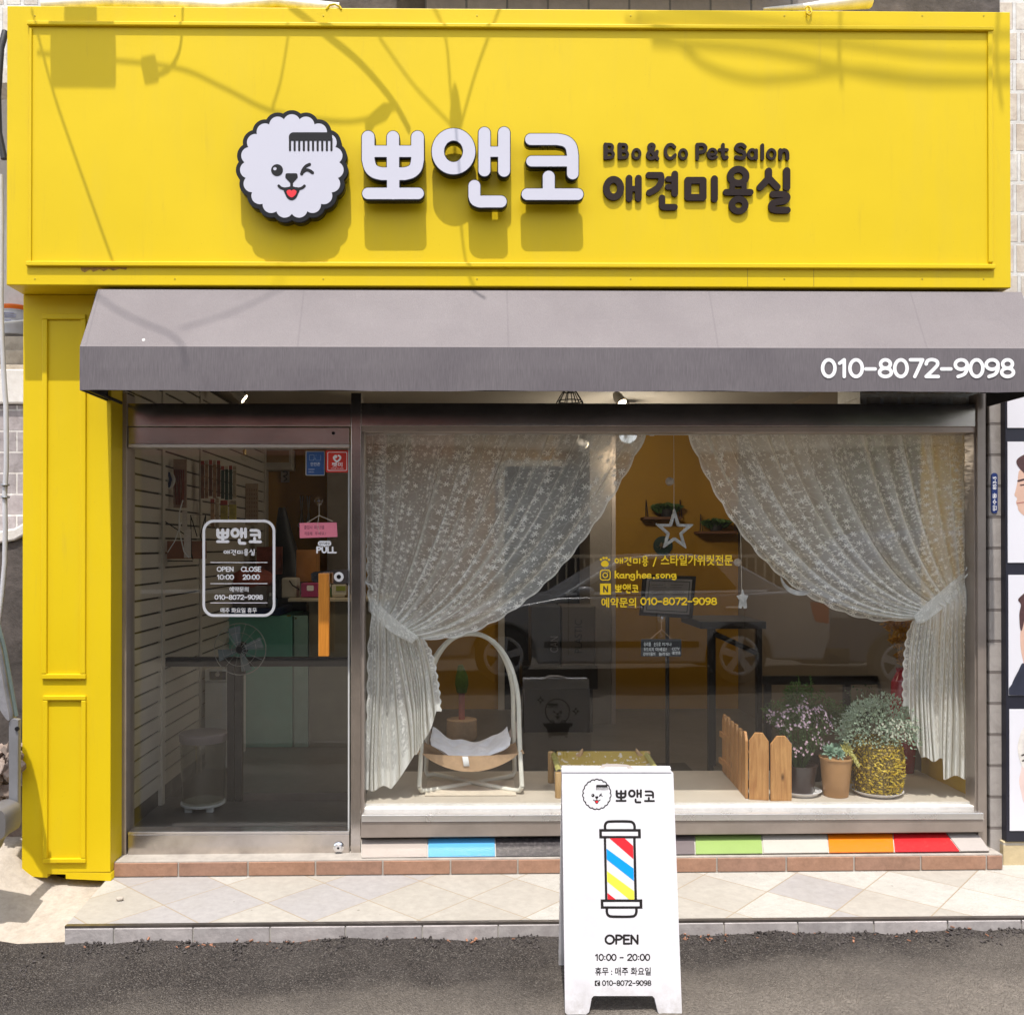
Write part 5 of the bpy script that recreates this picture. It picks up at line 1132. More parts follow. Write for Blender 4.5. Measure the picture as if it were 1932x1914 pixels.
def rosette(b, c, R_, tilt, n=26):
    t_ = Vector(tilt).normalized(); a = t_.orthogonal().normalized(); e = t_.cross(a)
    for i in range(n):
        th = i*2.4; f = (i+1)/n; el = (1-f)*1.15+.15; d = (a*math.cos(th)+e*math.sin(th))*math.cos(el)+t_*math.sin(el); L = R_*(.45+.6*f)
        s_ = d.cross(t_).normalized(); w_ = L*.34; p = Vector(c)+d*R_*.08; nn = s_.cross(d)
        b.add([p-s_*w_*.3, p+s_*w_*.3, p+d*L*.6+s_*w_*.5+nn*L*.05, p+d*L, p+d*L*.6-s_*w_*.5+nn*L*.05, p+d*L*.5-nn*L*.14], [(0, 1, 2, 3, 4), (0, 5, 1), (1, 5, 2), (2, 5, 3), (3, 5, 4), (4, 5, 0)])
b = MB(); rg = random.Random(4)
rosette(b, at(1566, 1418, cs_.y-.02), .052, (-.25, -.7, .8)); rosette(b, at(1583, 1422, cs_.y-.045), .036, (.1, -.9, .5)); rosette(b, at(1579, 1410, cs_.y+.03), .036, (.1, -.3, .9)); rosette(b, at(1588, 1404, cs_.y+.03), .025, (.3, -.4, .9))
for i in range(40): v = rv(rg); leaf(b, at(1577+v.x*26, 1424, cs_.y+v.y*.05), v+Vector((0, -.4, .8)), .025, .012, rg)
b.build('foliage', SG, sp_)
b = MB()
for (u, v, y, R_) in ((1590, 1410, -.03, .02), (1597, 1405, -.02, .022), (1600, 1413, -.05, .024), (1594, 1418, -.06, .02), (1604, 1422, -.07, .020), (1609, 1429, -.08, .020), (1613, 1436, -.085, .018), (1617, 1442, -.09, .016)):
    rosette(b, at(u, v, cs_.y+y*.6), R_*1.15, (.3, -.8, .5), 18)
b.build('trailing_stem', SY, sp_)
b = MB(); 
for i in range(14): leaf(b, at(1580, 1428, cs_.y-.05)+Vector((rg.uniform(-.01, .01), -.002, 0)), (rg.uniform(-.4, .4), -.2, -1), .03, .006, rg)
b.build('dry_leaf', plain('dry_leaf', (.28, .16, .08), .8), sp_)
# wicker planter with silver foliage
_, c, r = saucer(1611, 1706, 1503, 'white saucer under the yellow woven planter')
vp = thing('woven_planter', 'yellow brown woven planter with a silver green leafy dome', 'potted plant', c+Vector((0, 0, .007)))
zt3 = at(1660, 1392, c.y).z; RV = (at(1707, 1430, c.y).x-at(1615, 1430, c.y).x)/2
k = NT('twig_basket'); vv = k.vor(k.coord('Object', (1, 1, 1.2)), 62); ed = k.n('ShaderNodeTexVoronoi', feature='DISTANCE_TO_EDGE'); k.l(k.coord('Object', (1, 1, 1.2)), ed.inputs['Vector']); ed.inputs['Scale'].default_value = 55
nn_ = k.noise(k.coord(), 9, 4, .6); cc = k.ramp(ed.outputs['Distance'], [(0.02, (.05, .032, .012)), (0.10, (.26, .17, .022)), (.24, (.60, .42, .03))])
hz = k.n('ShaderNodeSeparateXYZ'); k.l(k.coord(), hz.inputs[0])
cc = k.mix(k.ramp(nn_, [(0.35, (.55, .55, .55)), (.65, (0, 0, 0))]), cc, (.12, .08, .03))
BASK = k.done(k.pbr(cc, .6, 0, k.bump(ed.outputs['Distance'], 1.0, .012)))
zz0 = LZ+.008; hgt = zt3-zz0
MB().lathe([(RV*.70, zz0), (RV*.84, zz0+.02), (RV*.93, zz0+hgt*.25), (RV*.98, zz0+hgt*.6), (RV*.95, zz0+hgt*.88), (RV*.88, zz0+hgt), (RV*.80, zz0+hgt), (RV*.8, zz0+hgt-.03), (.001, zz0+hgt-.03)], (c.x, c.y, 0), 48).build('basket', BASK, vp, 0, True)
rg = random.Random(8); b = MB()
TW = leafmat('yellow_twig', [(.30, .19, .02), (.66, .47, .03), (.72, .56, .08)], .6, .1, 40)
for i in range(520):
    a = rg.uniform(0, 2*math.pi); z = zz0+.012+(hgt-.05)*rg.random()**.9; q = RV*(.86+.13*math.sin(math.pi*min(1, (z-zz0)/hgt)))+.003
    p = Vector((c.x+q*math.cos(a), c.y+q*math.sin(a), z)); t = Vector((-math.sin(a), math.cos(a), rg.uniform(-1.0, 1.0))); leaf(b, p, t+Vector((math.cos(a), math.sin(a), 0))*.3, rg.uniform(.018, .034), .008, rg, .5)
b.build('twig', TW, vp, fix=False)
SIL = leafmat('silver_leaf', [(.12, .19, .11), (.36, .46, .34), (.55, .62, .52)], .6, .2, 70); b = MB()
dc_ = at(1655, 1385, c.y); RX_ = (at(1726, 1380, c.y).x-at(1584, 1380, c.y).x)/2; RZ_ = dc_.z*0+(at(1655, 1316, c.y).z-at(1655, 1388, c.y).z)
for i in range(2600):
    v = rv(rg); v.z = abs(v.z)*1.0-.12; v = v.normalized()*(rg.uniform(.5, 1.0)**.5)*(1+.10*math.sin(5*v.x+3*v.y)+.07*math.sin(11*v.x-2*v.z)+(.14 if rg.random() < .06 else 0)); p = dc_+Vector((v.x*RX_, v.y*min(RX_, .19), v.z*RZ_)); p.y = max(p.y, .05)
    leaf(b, p, v*1.2+rv(rg), rg.uniform(.013, .022), .010, rg)
b.build('foliage', SIL, vp, fix=False)
b = MB()
for i in range(150): v = rv(rg); p = dc_+Vector((.25*RX_+v.x*RX_*.65, -.6*min(RX_, .19)-abs(v.y)*.05, RZ_*.22+v.z*RZ_*.30)); p.y = max(p.y, .045); bloom(b, p, (v.x, -1, .3), rg.uniform(.005, .008), rg)
b.build('blossom', leafmat('white_petal', [(.72, .74, .60), (.85, .86, .74)], .6, .3), vp, fix=False)
# dark green bush at the back of the platform
gb = thing('leafy_plant', 'dark green feathery plant with tall shoots behind the flowers', 'potted plant', on_ledge(1530, 1466))
G2 = leafmat('dark_green_leaf', [(.03, .075, .018), (.075, .15, .035), (.14, .22, .06)], .55, .25, 50); rg = random.Random(31); b = MB(); yb_ = .47
cen = [(1475, 1345, 38, 30), (1520, 1335, 55, 42), (1560, 1345, 45, 32), (1505, 1310, 25, 30), (1590, 1350, 30, 22)]
for (u, v, ru, rv2) in cen:
    for i in range(430):
        q = rv(rg); p = at(u+q.x*ru, v+q.z*rv2, yb_+q.y*.10); leaf(b, p, q+Vector((0, -.3, .4)), rg.uniform(.014, .030), .008, rg)
sts = MB()
for (u, vt) in ((1507, 1276), (1530, 1278), (1490, 1300), (1548, 1300)):
    sts.tube([at(u+4, 1400, yb_), at(u+2, 1340, yb_), at(u, vt, yb_)], .0022, 5)
    for i in range(26): q = rv(rg); leaf(b, at(u, vt+i*2.4, yb_), q+Vector((0, 0, .5)), .02, .007, rg)
b.build('foliage', G2, gb, fix=False); sts.tube([at(1530, 1466, yb_), at(1525, 1360, yb_)], .006, 6); sts.build('stem', G2, gb)
MB().lathe([(.07, LZ), (.09, LZ+.14), (.095, LZ+.15), (.08, LZ+.15), (.001, LZ+.13)], (at(1528, 1440, yb_).x, yb_, 0), 24).build('pot', bpy.data.materials['dark_pot'], gb, 0, True)
gb2 = thing('leafy_plant', 'small round leaved plant with thin sprigs behind the silver dome', 'potted plant', on_ledge(1625, 1466)); b = MB(); rg = random.Random(5)
for i in range(300): q = rv(rg); leaf(b, at(1622+q.x*36+6, 1342+q.z*24, .42+q.y*.06), q+Vector((0, -.5, .3)), .022, .018, rg)
for i in range(34): q = rv(rg); leaf(b, at(1640+q.x*44-8, 1312+q.z*24, .42), q, .016, .013, rg)
b.build('foliage', leafmat('deep_leaf', [(.012, .03, .012), (.04, .08, .03)], .5, .2), gb2, fix=False)
b = MB()
for u in (1605, 1618, 1632, 1650): b.tube([at(1625, 1372, .42), at(u+2, 1340, .42), at(u, 1300, .42)], .0014, 4)
b.tube([at(1625, 1372, .42), on_ledge(1625, 1466)], .004, 5)
b.build('stem', G2, gb2)
MB().lathe([(.05, LZ), (.065, LZ+.10), (.068, LZ+.11), (.055, LZ+.11), (.001, LZ+.1)], (at(1625, 1440, .42).x, .42, 0), 24).build('pot', bpy.data.materials['dark_pot'], gb2, 0, True)
# dried yellow bouquet in a red vase on the platform behind the curtain
bq = thing('dried_bouquet', 'tall bouquet of dried ochre leaves in a red vase by the curtain', 'bouquet', (at(1700, 1300, .62).x, .62, LZ)); b = MB(); rg = random.Random(12)
OCH = leafmat('ochre_leaf', [(.22, .10, .015), (.42, .22, .03), (.55, .33, .05)], .7, .25, 40)
for (u, v, ru, rv2) in ((1700, 1178, 34, 20), (1705, 1205, 30, 22), (1712, 1240, 20, 20)):
    for i in range(230): q = rv(rg); leaf(b, at(u+q.x*ru, v+q.z*rv2, .60+q.y*.06), q, rg.uniform(.02, .034), .015, rg)
b.build('foliage', OCH, bq, fix=False)
b = MB()
for u in (1690, 1700, 1708, 1716): b.tube([at(1706, 1262, .62), at(u, 1190, .60)], .002, 5)
b.build('stem', OCH, bq); xq, zq0, zq1 = at(1706, 1290, .62).x, LZ, at(1706, 1260, .62).z
MB().lathe([(.05, zq0), (.055, zq0+.05), (.075, (zq0+zq1)*.55), (.07, zq1-.08), (.04, zq1-.02), (.045, zq1), (.035, zq1), (.001, zq1-.03)], (xq, .62, 0), 28).build('vase', plain('red_vase', (.30, .02, .03), .25), bq, 0, True)
# ------------------------------------------------------------------ sandwich board
zb0 = zroad(.55)+.004
A0, A1 = gnd(1067, 1912, zb0), gnd(1286, 1914, zb0); B0 = (A0+A1)/2
ex = (A1-A0).normalized()
T_ = at(1165, 1449, -1.185); up_ = (T_-B0); up_ = (up_-ex*up_.dot(ex)).normalized()
nf_ = ex.cross(up_).normalized()
if nf_.y > 0: nf_ = -nf_
sb = thing('sandwich_board', 'white folding sandwich board with barber pole and opening hours on the road', 'sandwich board', B0)
FPn = onplane(B0, nf_)
outl = [(1060.5, 1449), (1264, 1451.5), (1270, 1457), (1286.4, 1909), (1284, 1913), (1247, 1914), (1242, 1909), (1235.4, 1882), (1231, 1877.5), (1120, 1877.5), (1116, 1882), (1111, 1908), (1105, 1913), (1070, 1912.5), (1066.6, 1909)]
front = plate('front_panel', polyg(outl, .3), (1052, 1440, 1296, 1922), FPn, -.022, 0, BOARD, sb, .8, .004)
# top cap and handle
def bx(x): return 1010+.26836*x
def by(y): return 1400.9+.26836*y
plate('cap', polyg([(1060.5, 1448.5), (1264, 1451), (1266, 1456), (1060.7, 1456)], .3), (1054, 1444, 1276, 1460), FPn, -.05, .003, BOARD, sb, .6, .002)
plate('handle', minus(polyg(curve([(bx(432), by(190)), (bx(450), by(176)), (bx(480), by(155)), (bx(520), by(149)), (bx(630), by(152)), (bx(672), by(164)), (bx(700), by(184)), (bx(722), by(192))], 6), .4),
      polyg([(bx(484), by(196)), (bx(484), by(180)), (bx(500), by(170)), (bx(640), by(173)), (bx(664), by(184)), (bx(668), by(198))], .5)), (bx(420), by(140), bx(735), by(200)), FPn, -.020, -.004, plain('handle_plastic', (.46, .41, .385), .45), sb, .4, .003)
KB = fitK((55, 70, 632, 640), (bx(328), by(250), bx(537), by(470)))
o = mv(BXL, KB)
lgb = plate('dog_logo', minus(xf(grow(DW, 22), *KB), xf(grow(DW, 3), *KB)), o, FPn, .0003, .0008, PRINT, sb, .35)
plate('features', xf(DK, *KB), o, FPn, .0003, .0008, PRINT, lgb, .18)
plate('tongue', xf(DT, *KB), mv((300, 460, 390, 530), KB), FPn, .0010, .0014, RED, lgb, .12)
K = fitK(TB, (bx(563), by(323), bx(842), by(424))); thin = union(*[grow(q, -5) for q in (L1, L2, L3)])
plate('title', xf(thin, *K), (bx(555), by(315), bx(850), by(432)), FPn, .0003, .0008, PRINT, sb, .25)
lean = lambda x, y: (x+(y-850)*.022, y)
def bq_(pts): return [(bx(lean(x, y)[0]), by(lean(x, y)[1])) for x, y in pts]
def rect_(x0, y0, x1, y1): return bq_([(x0, y0), (x1, y0), (x1, y1), (x0, y1)])
dome = union(stroke(bq_(curve([(496, 610), (496, 580), (508, 558), (540, 551), (660, 551), (692, 560), (703, 582), (703, 610)], 8)), 2.4), stroke(bq_(curve([(496, 1155), (496, 1190), (508, 1212), (540, 1219), (660, 1219), (692, 1210), (703, 1186), (703, 1155)], 8)), 2.4))
cap_ = lambda y0, y1: minus(polyg(rect_(455, y0, 745, y1), .3), polyg(rect_(473, y0+17, 726, y1-16), .1))
bodyo = minus(polyg(rect_(486, 660, 708, 1110), .3), polyg(rect_(502, 664, 691, 1106), .1))
plate('barber_pole', union(dome, cap_(605, 668), cap_(1099, 1162), bodyo), (bx(430), by(530), bx(765), by(1240)), FPn, .0003, .0008, PRINT, sb, .4)
inn = polyg(rect_(503, 669, 690, 1098), .0)
for nm, q, mt in (('stripe', [(470, 620), (580, 620), (730, 760), (730, 850)], RED), ('stripe', [(480, 725), (730, 910), (730, 1000), (480, 800)], BLUE), ('stripe', [(480, 882), (730, 1070), (730, 1160), (480, 955)], YELLOWP), ('stripe', [(480, 1035), (600, 1130), (470, 1130)], RED)):
    plate(nm, both(inn, polyg(bq_(q))), (bx(490), by(655), bx(715), by(1110)), FPn, .0003, .0007, mt, sb, .4)
def tb(x0, y0, x1, y1): return (bx(x0), by(y0), bx(x1), by(y1))
numbers('open_text', 'OPEN', tb(488, 1344, 728, 1416), 1.9, FPn, .0003, .0008, PRINT, sb)
numbers('hours_text', '10:00 - 20:00', tb(418, 1480, 806, 1530), 1.1, FPn, .0003, .0008, PRINT, sb); numbers('phone_text', '010-8072-9098', tb(470, 1666, 815, 1705), .85, FPn, .0003, .0008, PRINT, sb); text('closed_text', '휴무 : 매주 화요일', tb(420, 1575, 812, 1632), FPn, .0003, .0008, PRINT, sb, .014)
plate('phone_mark', minus(rrect(*tb(418, 1668, 455, 1705), 1), stroke(curve([(bx(446), by(1675)), (bx(434), by(1680)), (bx(430), by(1690)), (bx(438), by(1699))]), 1.1)), tb(412, 1660, 462, 1712), FPn, .0003, .0008, PRINT, sb, .2)
# rear panel: hinged at the top, standing further back
RB0 = gnd(1048, 1821, zb0); RB = Vector((B0.x, RB0.y, zb0))
Tt = T_-nf_*.03; ur = (Tt-RB); ur = (ur-ex*ur.dot(ex)); Hr = ur.length; ur = ur.normalized(); nr = ur.cross(ex).normalized()
if nr.y < 0: nr = -nr
Wd = (A1-A0).length
RPl = (lambda u, v: Tt+ex*u-ur*v, nr)             # local plane, metres
ro = [(-Wd/2, 0), (Wd/2, 0), (Wd/2, Hr), (Wd/2-.075, Hr), (Wd/2-.095, Hr-.065), (-Wd/2+.095, Hr-.065), (-Wd/2+.075, Hr), (-Wd/2, Hr)]
plate('rear_panel', polyg(ro, .0), (-Wd/2-.02, -.02, Wd/2+.02, Hr+.02), RPl, 0, .022, BOARD, sb, .004, .003)
RPm = (lambda u, v: Tt-ex*u-ur*v, nr)             # seen from behind
s_ = Wd/810*.9
KD = (.00028, .00028, -.343*.28-.0+.0, .12-.02)
dg = lambda f: xf(f, *KD)
bd = mv(BXL, KD)
plate('bath_logo', union(minus(dg(grow(DW, 22)), dg(grow(DW, 3))), dg(DK), polyg([(-.09, .275), (.09, .275), (.085, .29), (.07, .297), (.055, .345), (-.055, .345), (-.07, .297), (-.085, .29)], .003), disc(-.05, .352, .010), disc(.05, .352, .010),
      minus(disc(-.035, .27, .016), disc(-.035, .27, .011)), minus(disc(.035, .27, .016), disc(.035, .27, .011)),
      *[minus(polyg([(x, y-.022), (x+.006, y-.006), (x+.02, y), (x+.006, y+.006), (x, y+.022), (x-.006, y+.006), (x-.02, y), (x-.006, y-.006)], .002), polyg([(x, y-.010), (x+.009, y), (x, y+.010), (x-.009, y)], 0)) for x, y in ((-.115, .20), (.105, .13))]),
      (-.16, .05, .16, .38), RPm, .0222, .0228, PRINT, sb, .0012)
texts('service_text', [('미용', (-.055, .43, .055, .50))], RPm, .0222, .0228, PRINT, sb, .02)

# ------------------------------------------------------------------ inside the shop
SLAT = plain('slat_board', (.50, .455, .385), .55, 0, .05, 4); GROOVE = plain('slat_groove', (.05, .042, .035), .8)
def slat(y0, y1, label):
    t = thing('slatwall_panel', label, 'slatwall', (LX, y0, FLOORZ), 'slatwall panels along the left shop wall')
    b = MB(); z = FLOORZ+.02
    zref = at(292, 876.2, .91).z
    z = zref - math.floor((zref-FLOORZ-.02)/.0885)*.0885
    while z < CZ-.05: b.box(LX+.012, LX+.024, y0, y1, z+.006, min(CZ-.01, z+.0885-.006)); z += .0885
    b.build('boards', SLAT, t, 0); MB().box(LX-.02, LX+.008, y0, y1, FLOORZ, CZ-.01).build('backing', GROOVE, t)
    MB().box(LX-.01, LX+.034, y1, y1+.045, FLOORZ, CZ-.008).build('edge_trim', SLAT, t)
slat(.33, .92, 'beige slatwall panel nearest the shop door, bare of goods'); slat(.967, 1.70, 'beige slatwall panel behind the white hanging reel and wire rack'); slat(1.747, 3.72, 'long beige slatwall panel behind the hanging packets, furthest inside')
def item(name, label, cat, u0, v0, u1, v1, y, d, mt, part='body', bev=.004, extra=None):
    t = thing(name, label, cat, at((u0+u1)/2, v1, y)); MB().pbox(u0, v0, u1, v1, y, y+d).build(part, mt, t, bev)
    if extra: extra(t)
    return t
# hanging goods
rg = random.Random(17)
PKM = [plain('packet_red', (.40, .07, .05), .4, 0, .3, 30), plain('packet_tan', (.42, .25, .14), .4, 0, .4, 25), plain('packet_brown', (.20, .09, .05), .4, 0, .4, 25), plain('packet_green', (.03, .06, .04), .4, 0, .4, 25), plain('packet_cream', (.50, .40, .28), .4, 0, .3, 25), plain('packet_yellow', (.50, .42, .10), .4, 0, .3, 25)]
PEG = plain('peg_steel', (.6, .58, .55), .3, .9)
def packets(u0, u1, v0, v1, y, n, mts, label, group=None):
    for i in range(n):
        u = u0+(u1-u0)*(i+.1)/n; w_ = (u1-u0)/n*.82; yy = y+.02*i
        t = thing('hanging_packet', label[i], 'packet', at(u, v1, yy), 'packets hanging on the slatwall pegs')
        MB().pbox(u, v0+8+rg.uniform(-1, 1), u+w_, v1+rg.uniform(-3, 3), yy, yy+.012).build('bag', mts[i % len(mts)], t, .003)
        MB().pbox(u, v0+rg.uniform(-1, 1), u+w_, v0+8, yy+.003, yy+.008).build('header', PKM[0] if i % 2 == 0 else PKM[4], t, .002)
nm5 = ['first', 'second', 'third', 'fourth', 'fifth', 'sixth', 'seventh', 'eighth', 'ninth']
packets(378, 416, 868, 938, 1.55, 5, [PKM[2], PKM[1], PKM[2], PKM[1], PKM[2]], [nm5[i]+' red topped brown snack packet from the left on the peg' for i in range(5)])
packets(416, 446, 878, 941, 1.62, 4, [PKM[3], PKM[3], PKM[3], PKM[4]], [nm5[i]+' dark green packet from the left beside the brown packets' for i in range(4)])
packets(414, 447, 944, 980, 1.70, 2, [PKM[5], PKM[5]], ['left yellow packet below the dark green packets', 'right yellow packet below the dark green packets'])
packets(396, 414, 940, 996, 1.60, 2, [PKM[1], PKM[4]], ['left tan packet below the brown snack packets', 'right cream packet below the brown snack packets'])
t = thing('cable_reel', 'white round reel hanging on the slatwall with a dark blue label', 'reel', at(311, 922, 1.05))
MB().lathe([(.055, 0), (.06, .004), (.06, .018), (.052, .024), (.02, .024), (.001, .022)], at(311, 905, 1.05)+Vector((0, 0, 0)), 32, 'y').build('disc', plain('reel_white', (.6, .58, .54), .4), t, 0, True)
plate('label', minus(stroke([(319, 893), (322, 905), (319, 917)], 2.6), disc(0, 0, 1)), (312, 886, 328, 924), yplane(1.05), .001, .003, plain('navy_label', (.03, .05, .13), .5), t, .5)
t = thing('leash_pack', 'long brown leash pack hanging on the slatwall beside the white reel', 'leash', at(338, 958, 1.1))
MB().pbox(327, 866, 352, 958, 1.1, 1.106).build('sleeve', plain('leash_sleeve', (.36, .24, .18), .35, 0, .25, 20), t)
b = MB()
for i in range(5): b.tube([at(330+4*i, 886, 1.095), at(331+4*i+1.5*(i % 2), 920, 1.092), at(333+3*i, 952, 1.095)], .004, 6)
b.build('leash', plain('leash_brown', (.25, .07, .04), .7), t, 0, True)
t = thing('wire_rack', 'black wire rack with price strips on the slatwall by the door', 'rack', at(345, 1060, 1.0)); b = MB()
for pts in ([(305, 1055), (309, 975), (312, 984), (352, 1010), (364, 1055)], [(361, 1052), (360, 971), (388, 971), (378, 1010), (388, 1050)], [(360, 973), (372, 1012)], [(316, 1058), (364, 1058)], [(388, 971), (384, 1060)]):
    b.tube([at(u, v, .98+.0008*(u-300)) for u, v in pts], .0035, 6)
b.build('wire', BLACK, t, 0, True)
b = MB(); b.pbox(344, 962, 353, 1000, .97, .973); b.pbox(347, 998, 360, 1052, .965, .968); b.build('price_strip', plain('paper_strip', (.62, .56, .50), .6, 0, .1, 60), t)
b = MB(); b.tube([at(345, 943, .96), at(338, 968, .95), at(338, 1000, .95), at(347, 1040, .95), at(357, 1052, .95)], .004, 6).tube([at(342, 985, .955), at(330, 1020, .95), at(316, 1042, .95)], .003, 6); b.build('white_cable', HOOK, t, 0, True)
MB().pbox(307, 1020, 384, 1054, 1.03, 1.10).build('tray', plain('brown_tray', (.25, .11, .06), .6), t, .003)
# fan clipped to the gate
GY = 1.0; GB = plain('gate_black', (.018, .016, .016), .5)
gt = thing('pet_gate', 'waist high black framed glass pet gate across the shop behind the door', 'gate', at(470, 1530, GY))
gz0, gz1 = FLOORZ, at(500, 1240, GY).z; gzb = at(500, 1257, GY).z
MB().box(at(297, 1250, GY).x, at(668, 1250, GY).x, GY, GY+.05, gzb, gz1).build('top_rail', GB, gt, .002)
for (a, c) in ((428, 441), (443, 456)): MB().box(at(a, 1400, GY).x, at(c, 1400, GY).x, GY, GY+.05, gz0, gzb).build('post', GB, gt, .002)
MB().box(at(297, 1250, GY).x, at(425, 1250, GY).x, GY+.01, GY+.018, gz0+.03, gzb).build('pane', CLEAR, gt)
MB().box(at(458, 1250, GY).x, at(668, 1250, GY).x, GY+.01, GY+.018, gz0+.03, gzb).build('pane', CLEAR, gt)
MB().box(at(458, 1250, GY).x, at(668, 1250, GY).x, GY+.005, GY+.03, gz0+.0, gz0+.05).build('bottom_rail', plain('grey_rail', (.14, .12, .11), .4, .5), gt)
fn = thing('fan', 'small round wire fan clipped on the black gate rail', 'fan', at(452, 1245, GY-.08)); fc = at(453, 1224, GY-.08); WIRE = plain('fan_wire', (.42, .42, .40), .35, .6)
b = MB()
for rr in (.155, .10, .045):
    b.tube([fc+Vector((rr*math.cos(t), -.03+.03*(rr/.155)**2, rr*math.sin(t))) for t in np.linspace(0, 2*math.pi, 37)[:-1]], .0026 if rr > .15 else .0014, 6, True)
for i in range(14):
    t = 2*math.pi*i/14; b.tube([fc+Vector((r_*math.cos(t), -.03+.03*(r_/.155)**2, r_*math.sin(t))) for r_ in (.02, .08, .155)], .0012, 5)
b.build('guard', WIRE, fn, 0, True)
for i in range(4):
    t = 2*math.pi*i/4+.4; b = MB(); d = Vector((math.cos(t), 0, math.sin(t))); e = Vector((-math.sin(t), 0, math.cos(t)))
    b.add([fc+d*.02+e*.012, fc+d*.02-e*.012, fc+d*.13-e*.05+Vector((0, .02, 0)), fc+d*.14+e*.02-Vector((0, .012, 0))], [(0, 1, 2, 3)]); b.build('blade', plain('fan_blade', (.20, .24, .25), .2) if i == 0 else bpy.data.materials['fan_blade'], fn, fix=False)
MB().lathe([(.02, -.02), (.028, 0), (.04, .05), (.03, .09)], fc, 20, 'y').build('motor', BLACK, fn, 0, True)
MB().box(fc.x-.012, fc.x+.012, fc.y+.03, fc.y+.1, gzb-.05, fc.z).build('clip', BLACK, fn, .003)
# clear waste bin
cbn = thing('waste_bin', 'clear plastic waste bin with pale foot ring inside the door', 'bin', at(376, 1520, .74)); bc_ = Vector((at(376, 1450, .78).x, .86, FLOORZ)); rr = .135
CLB = glass('cloudy_plastic', .05, (.80, .80, .76))
MB().lathe([(rr*.85, .03), (rr*.9, .05), (rr, .44), (rr*.97, .44), (rr*.87, .055), (.001, .05)], bc_, 36).build('body', CLB, cbn, 0, True)
MB().lathe([(rr*1.0, .40), (rr*1.03, .41), (rr*1.03, .445), (rr*1.0, .45)], bc_, 36).build('rim', plain('smoke_rim', (.20, .17, .17), .35), cbn, 0, True)
PALE = plain('pale_plastic', (.50, .53, .53), .4)
MB().lathe([(rr*.88, .025), (rr*.95, .03), (rr*.95, .042), (rr*.86, .042)], bc_, 36).build('ring', PALE, cbn, 0, True)
for t in (-2.2, -.9, 1.0, 2.4): MB().box(bc_.x+rr*.75*math.cos(t)-.022, bc_.x+rr*.75*math.cos(t)+.022, bc_.y+rr*.75*math.sin(t)-.015, bc_.y+rr*.75*math.sin(t)+.015, FLOORZ, FLOORZ+.03).build('foot', PALE, cbn, .004)
# washing machine, mint cabinets, counter
wm = thing('washing_machine', 'white washing machine behind the black gate post', 'washing machine', at(376, 1450, 1.75)); WG = plain('white_enamel', (.55, .54, .50), .35)
x0, x1 = LX+.05, at(428, 1350, 1.75).x; zt_ = at(400, 1262, 1.75).z
MB().box(x0, x1, 1.75, 2.3, FLOORZ+.02, zt_-.09).build('body', WG, wm, .006); MB().box(x0, x1, 1.742, 2.3, zt_-.085, zt_).build('control_panel', WG, wm, .01)
MB().pbox(395, 1266, 426, 1282, 1.735, 1.743).build('display', BLACK, wm, .003); MB().lathe([(.018, 0), (.016, -.012)], at(411, 1271, 1.735), 20, 'y').build('knob', CHROME, wm)
MINT = plain('mint_enamel', (.15, .41, .31), .35, 0, .08, 3)
mc = thing('mint_cabinet', 'tall mint green cabinet with blue cloth on top behind the gate', 'cabinet', at(484, 1409, 2.5))
MB().box(at(417, 1300, 2.5).x, at(551.5, 1300, 2.5).x, 2.5, 3.0, FLOORZ, at(480, 1161, 2.5).z).build('body', MINT, mc, .006)
MB().pbox(541, 1160, 549, 1162, 2.49, 2.5).build('handle', CHROME, mc)
MB().box(at(420, 1300, 2.5).x, at(530, 1300, 2.5).x, 2.48, 2.98, at(480, 1161, 2.5).z+.002, at(480, 1147, 2.5).z).build('cloth', plain('navy_cloth', (.02, .035, .10), .9), mc, .01)
mc2 = thing('mint_cabinet', 'narrow pale mint cabinet squeezed between green cabinet and counter', 'cabinet', at(567, 1409, 2.5))
MB().box(at(554, 1300, 2.5).x, at(581, 1300, 2.5).x, 2.5, 3.0, FLOORZ, at(480, 1161, 2.5).z).build('body', plain('pale_mint', (.24, .38, .32), .35), mc2, .006)
MB().pbox(556, 1165, 560, 1167, 2.49, 2.5).build('handle', CHROME, mc2)
co_ = thing('counter', 'olive grey shop counter with cream top beside the mint cabinets', 'counter', at(625, 1409, 2.5))
MB().box(at(583, 1300, 2.5).x, at(735, 1300, 2.5).x, 2.5, 3.1, FLOORZ, at(620, 1134, 2.5).z).build('body', plain('olive_board', (.16, .145, .10), .6), co_, .004)
MB().box(at(545, 1300, 2.5).x, at(738, 1300, 2.5).x, 2.46, 3.12, at(620, 1134, 2.5).z, at(620, 1128, 2.5).z).build('top', plain('cream_top', (.45, .40, .30), .5), co_, .003)
item('shipping_box', 'tall brown cardboard box on the shop counter', 'box', 559, 1037, 596, 1097, 2.75, .2, plain('cardboard', (.38, .17, .05), .8, 0, .08, 8), 'carton', .003)
item('pink_box', 'magenta pink box on the counter edge behind the door latch', 'box', 568, 1100, 600, 1126, 2.52, .15, plain('magenta', (.38, .05, .16), .5), 'carton', .002, lambda t: plate('white_mark', rrect(579, 1104, 592, 1114, 2), (574, 1100, 598, 1118), yplane(2.52), .001, .003, VINYL_W, t, .8))
item('white_box', 'small white device with a black cord on the counter', 'device', 531, 1090, 560, 1128, 2.56, .15, plain('off_white', (.5, .47, .40), .6), 'body', .012, lambda t: MB().tube([at(546, 1095, 2.54), at(552, 1104, 2.53), at(565, 1112, 2.52)], .006, 6).build('cord', BLACK, t, 0, True))
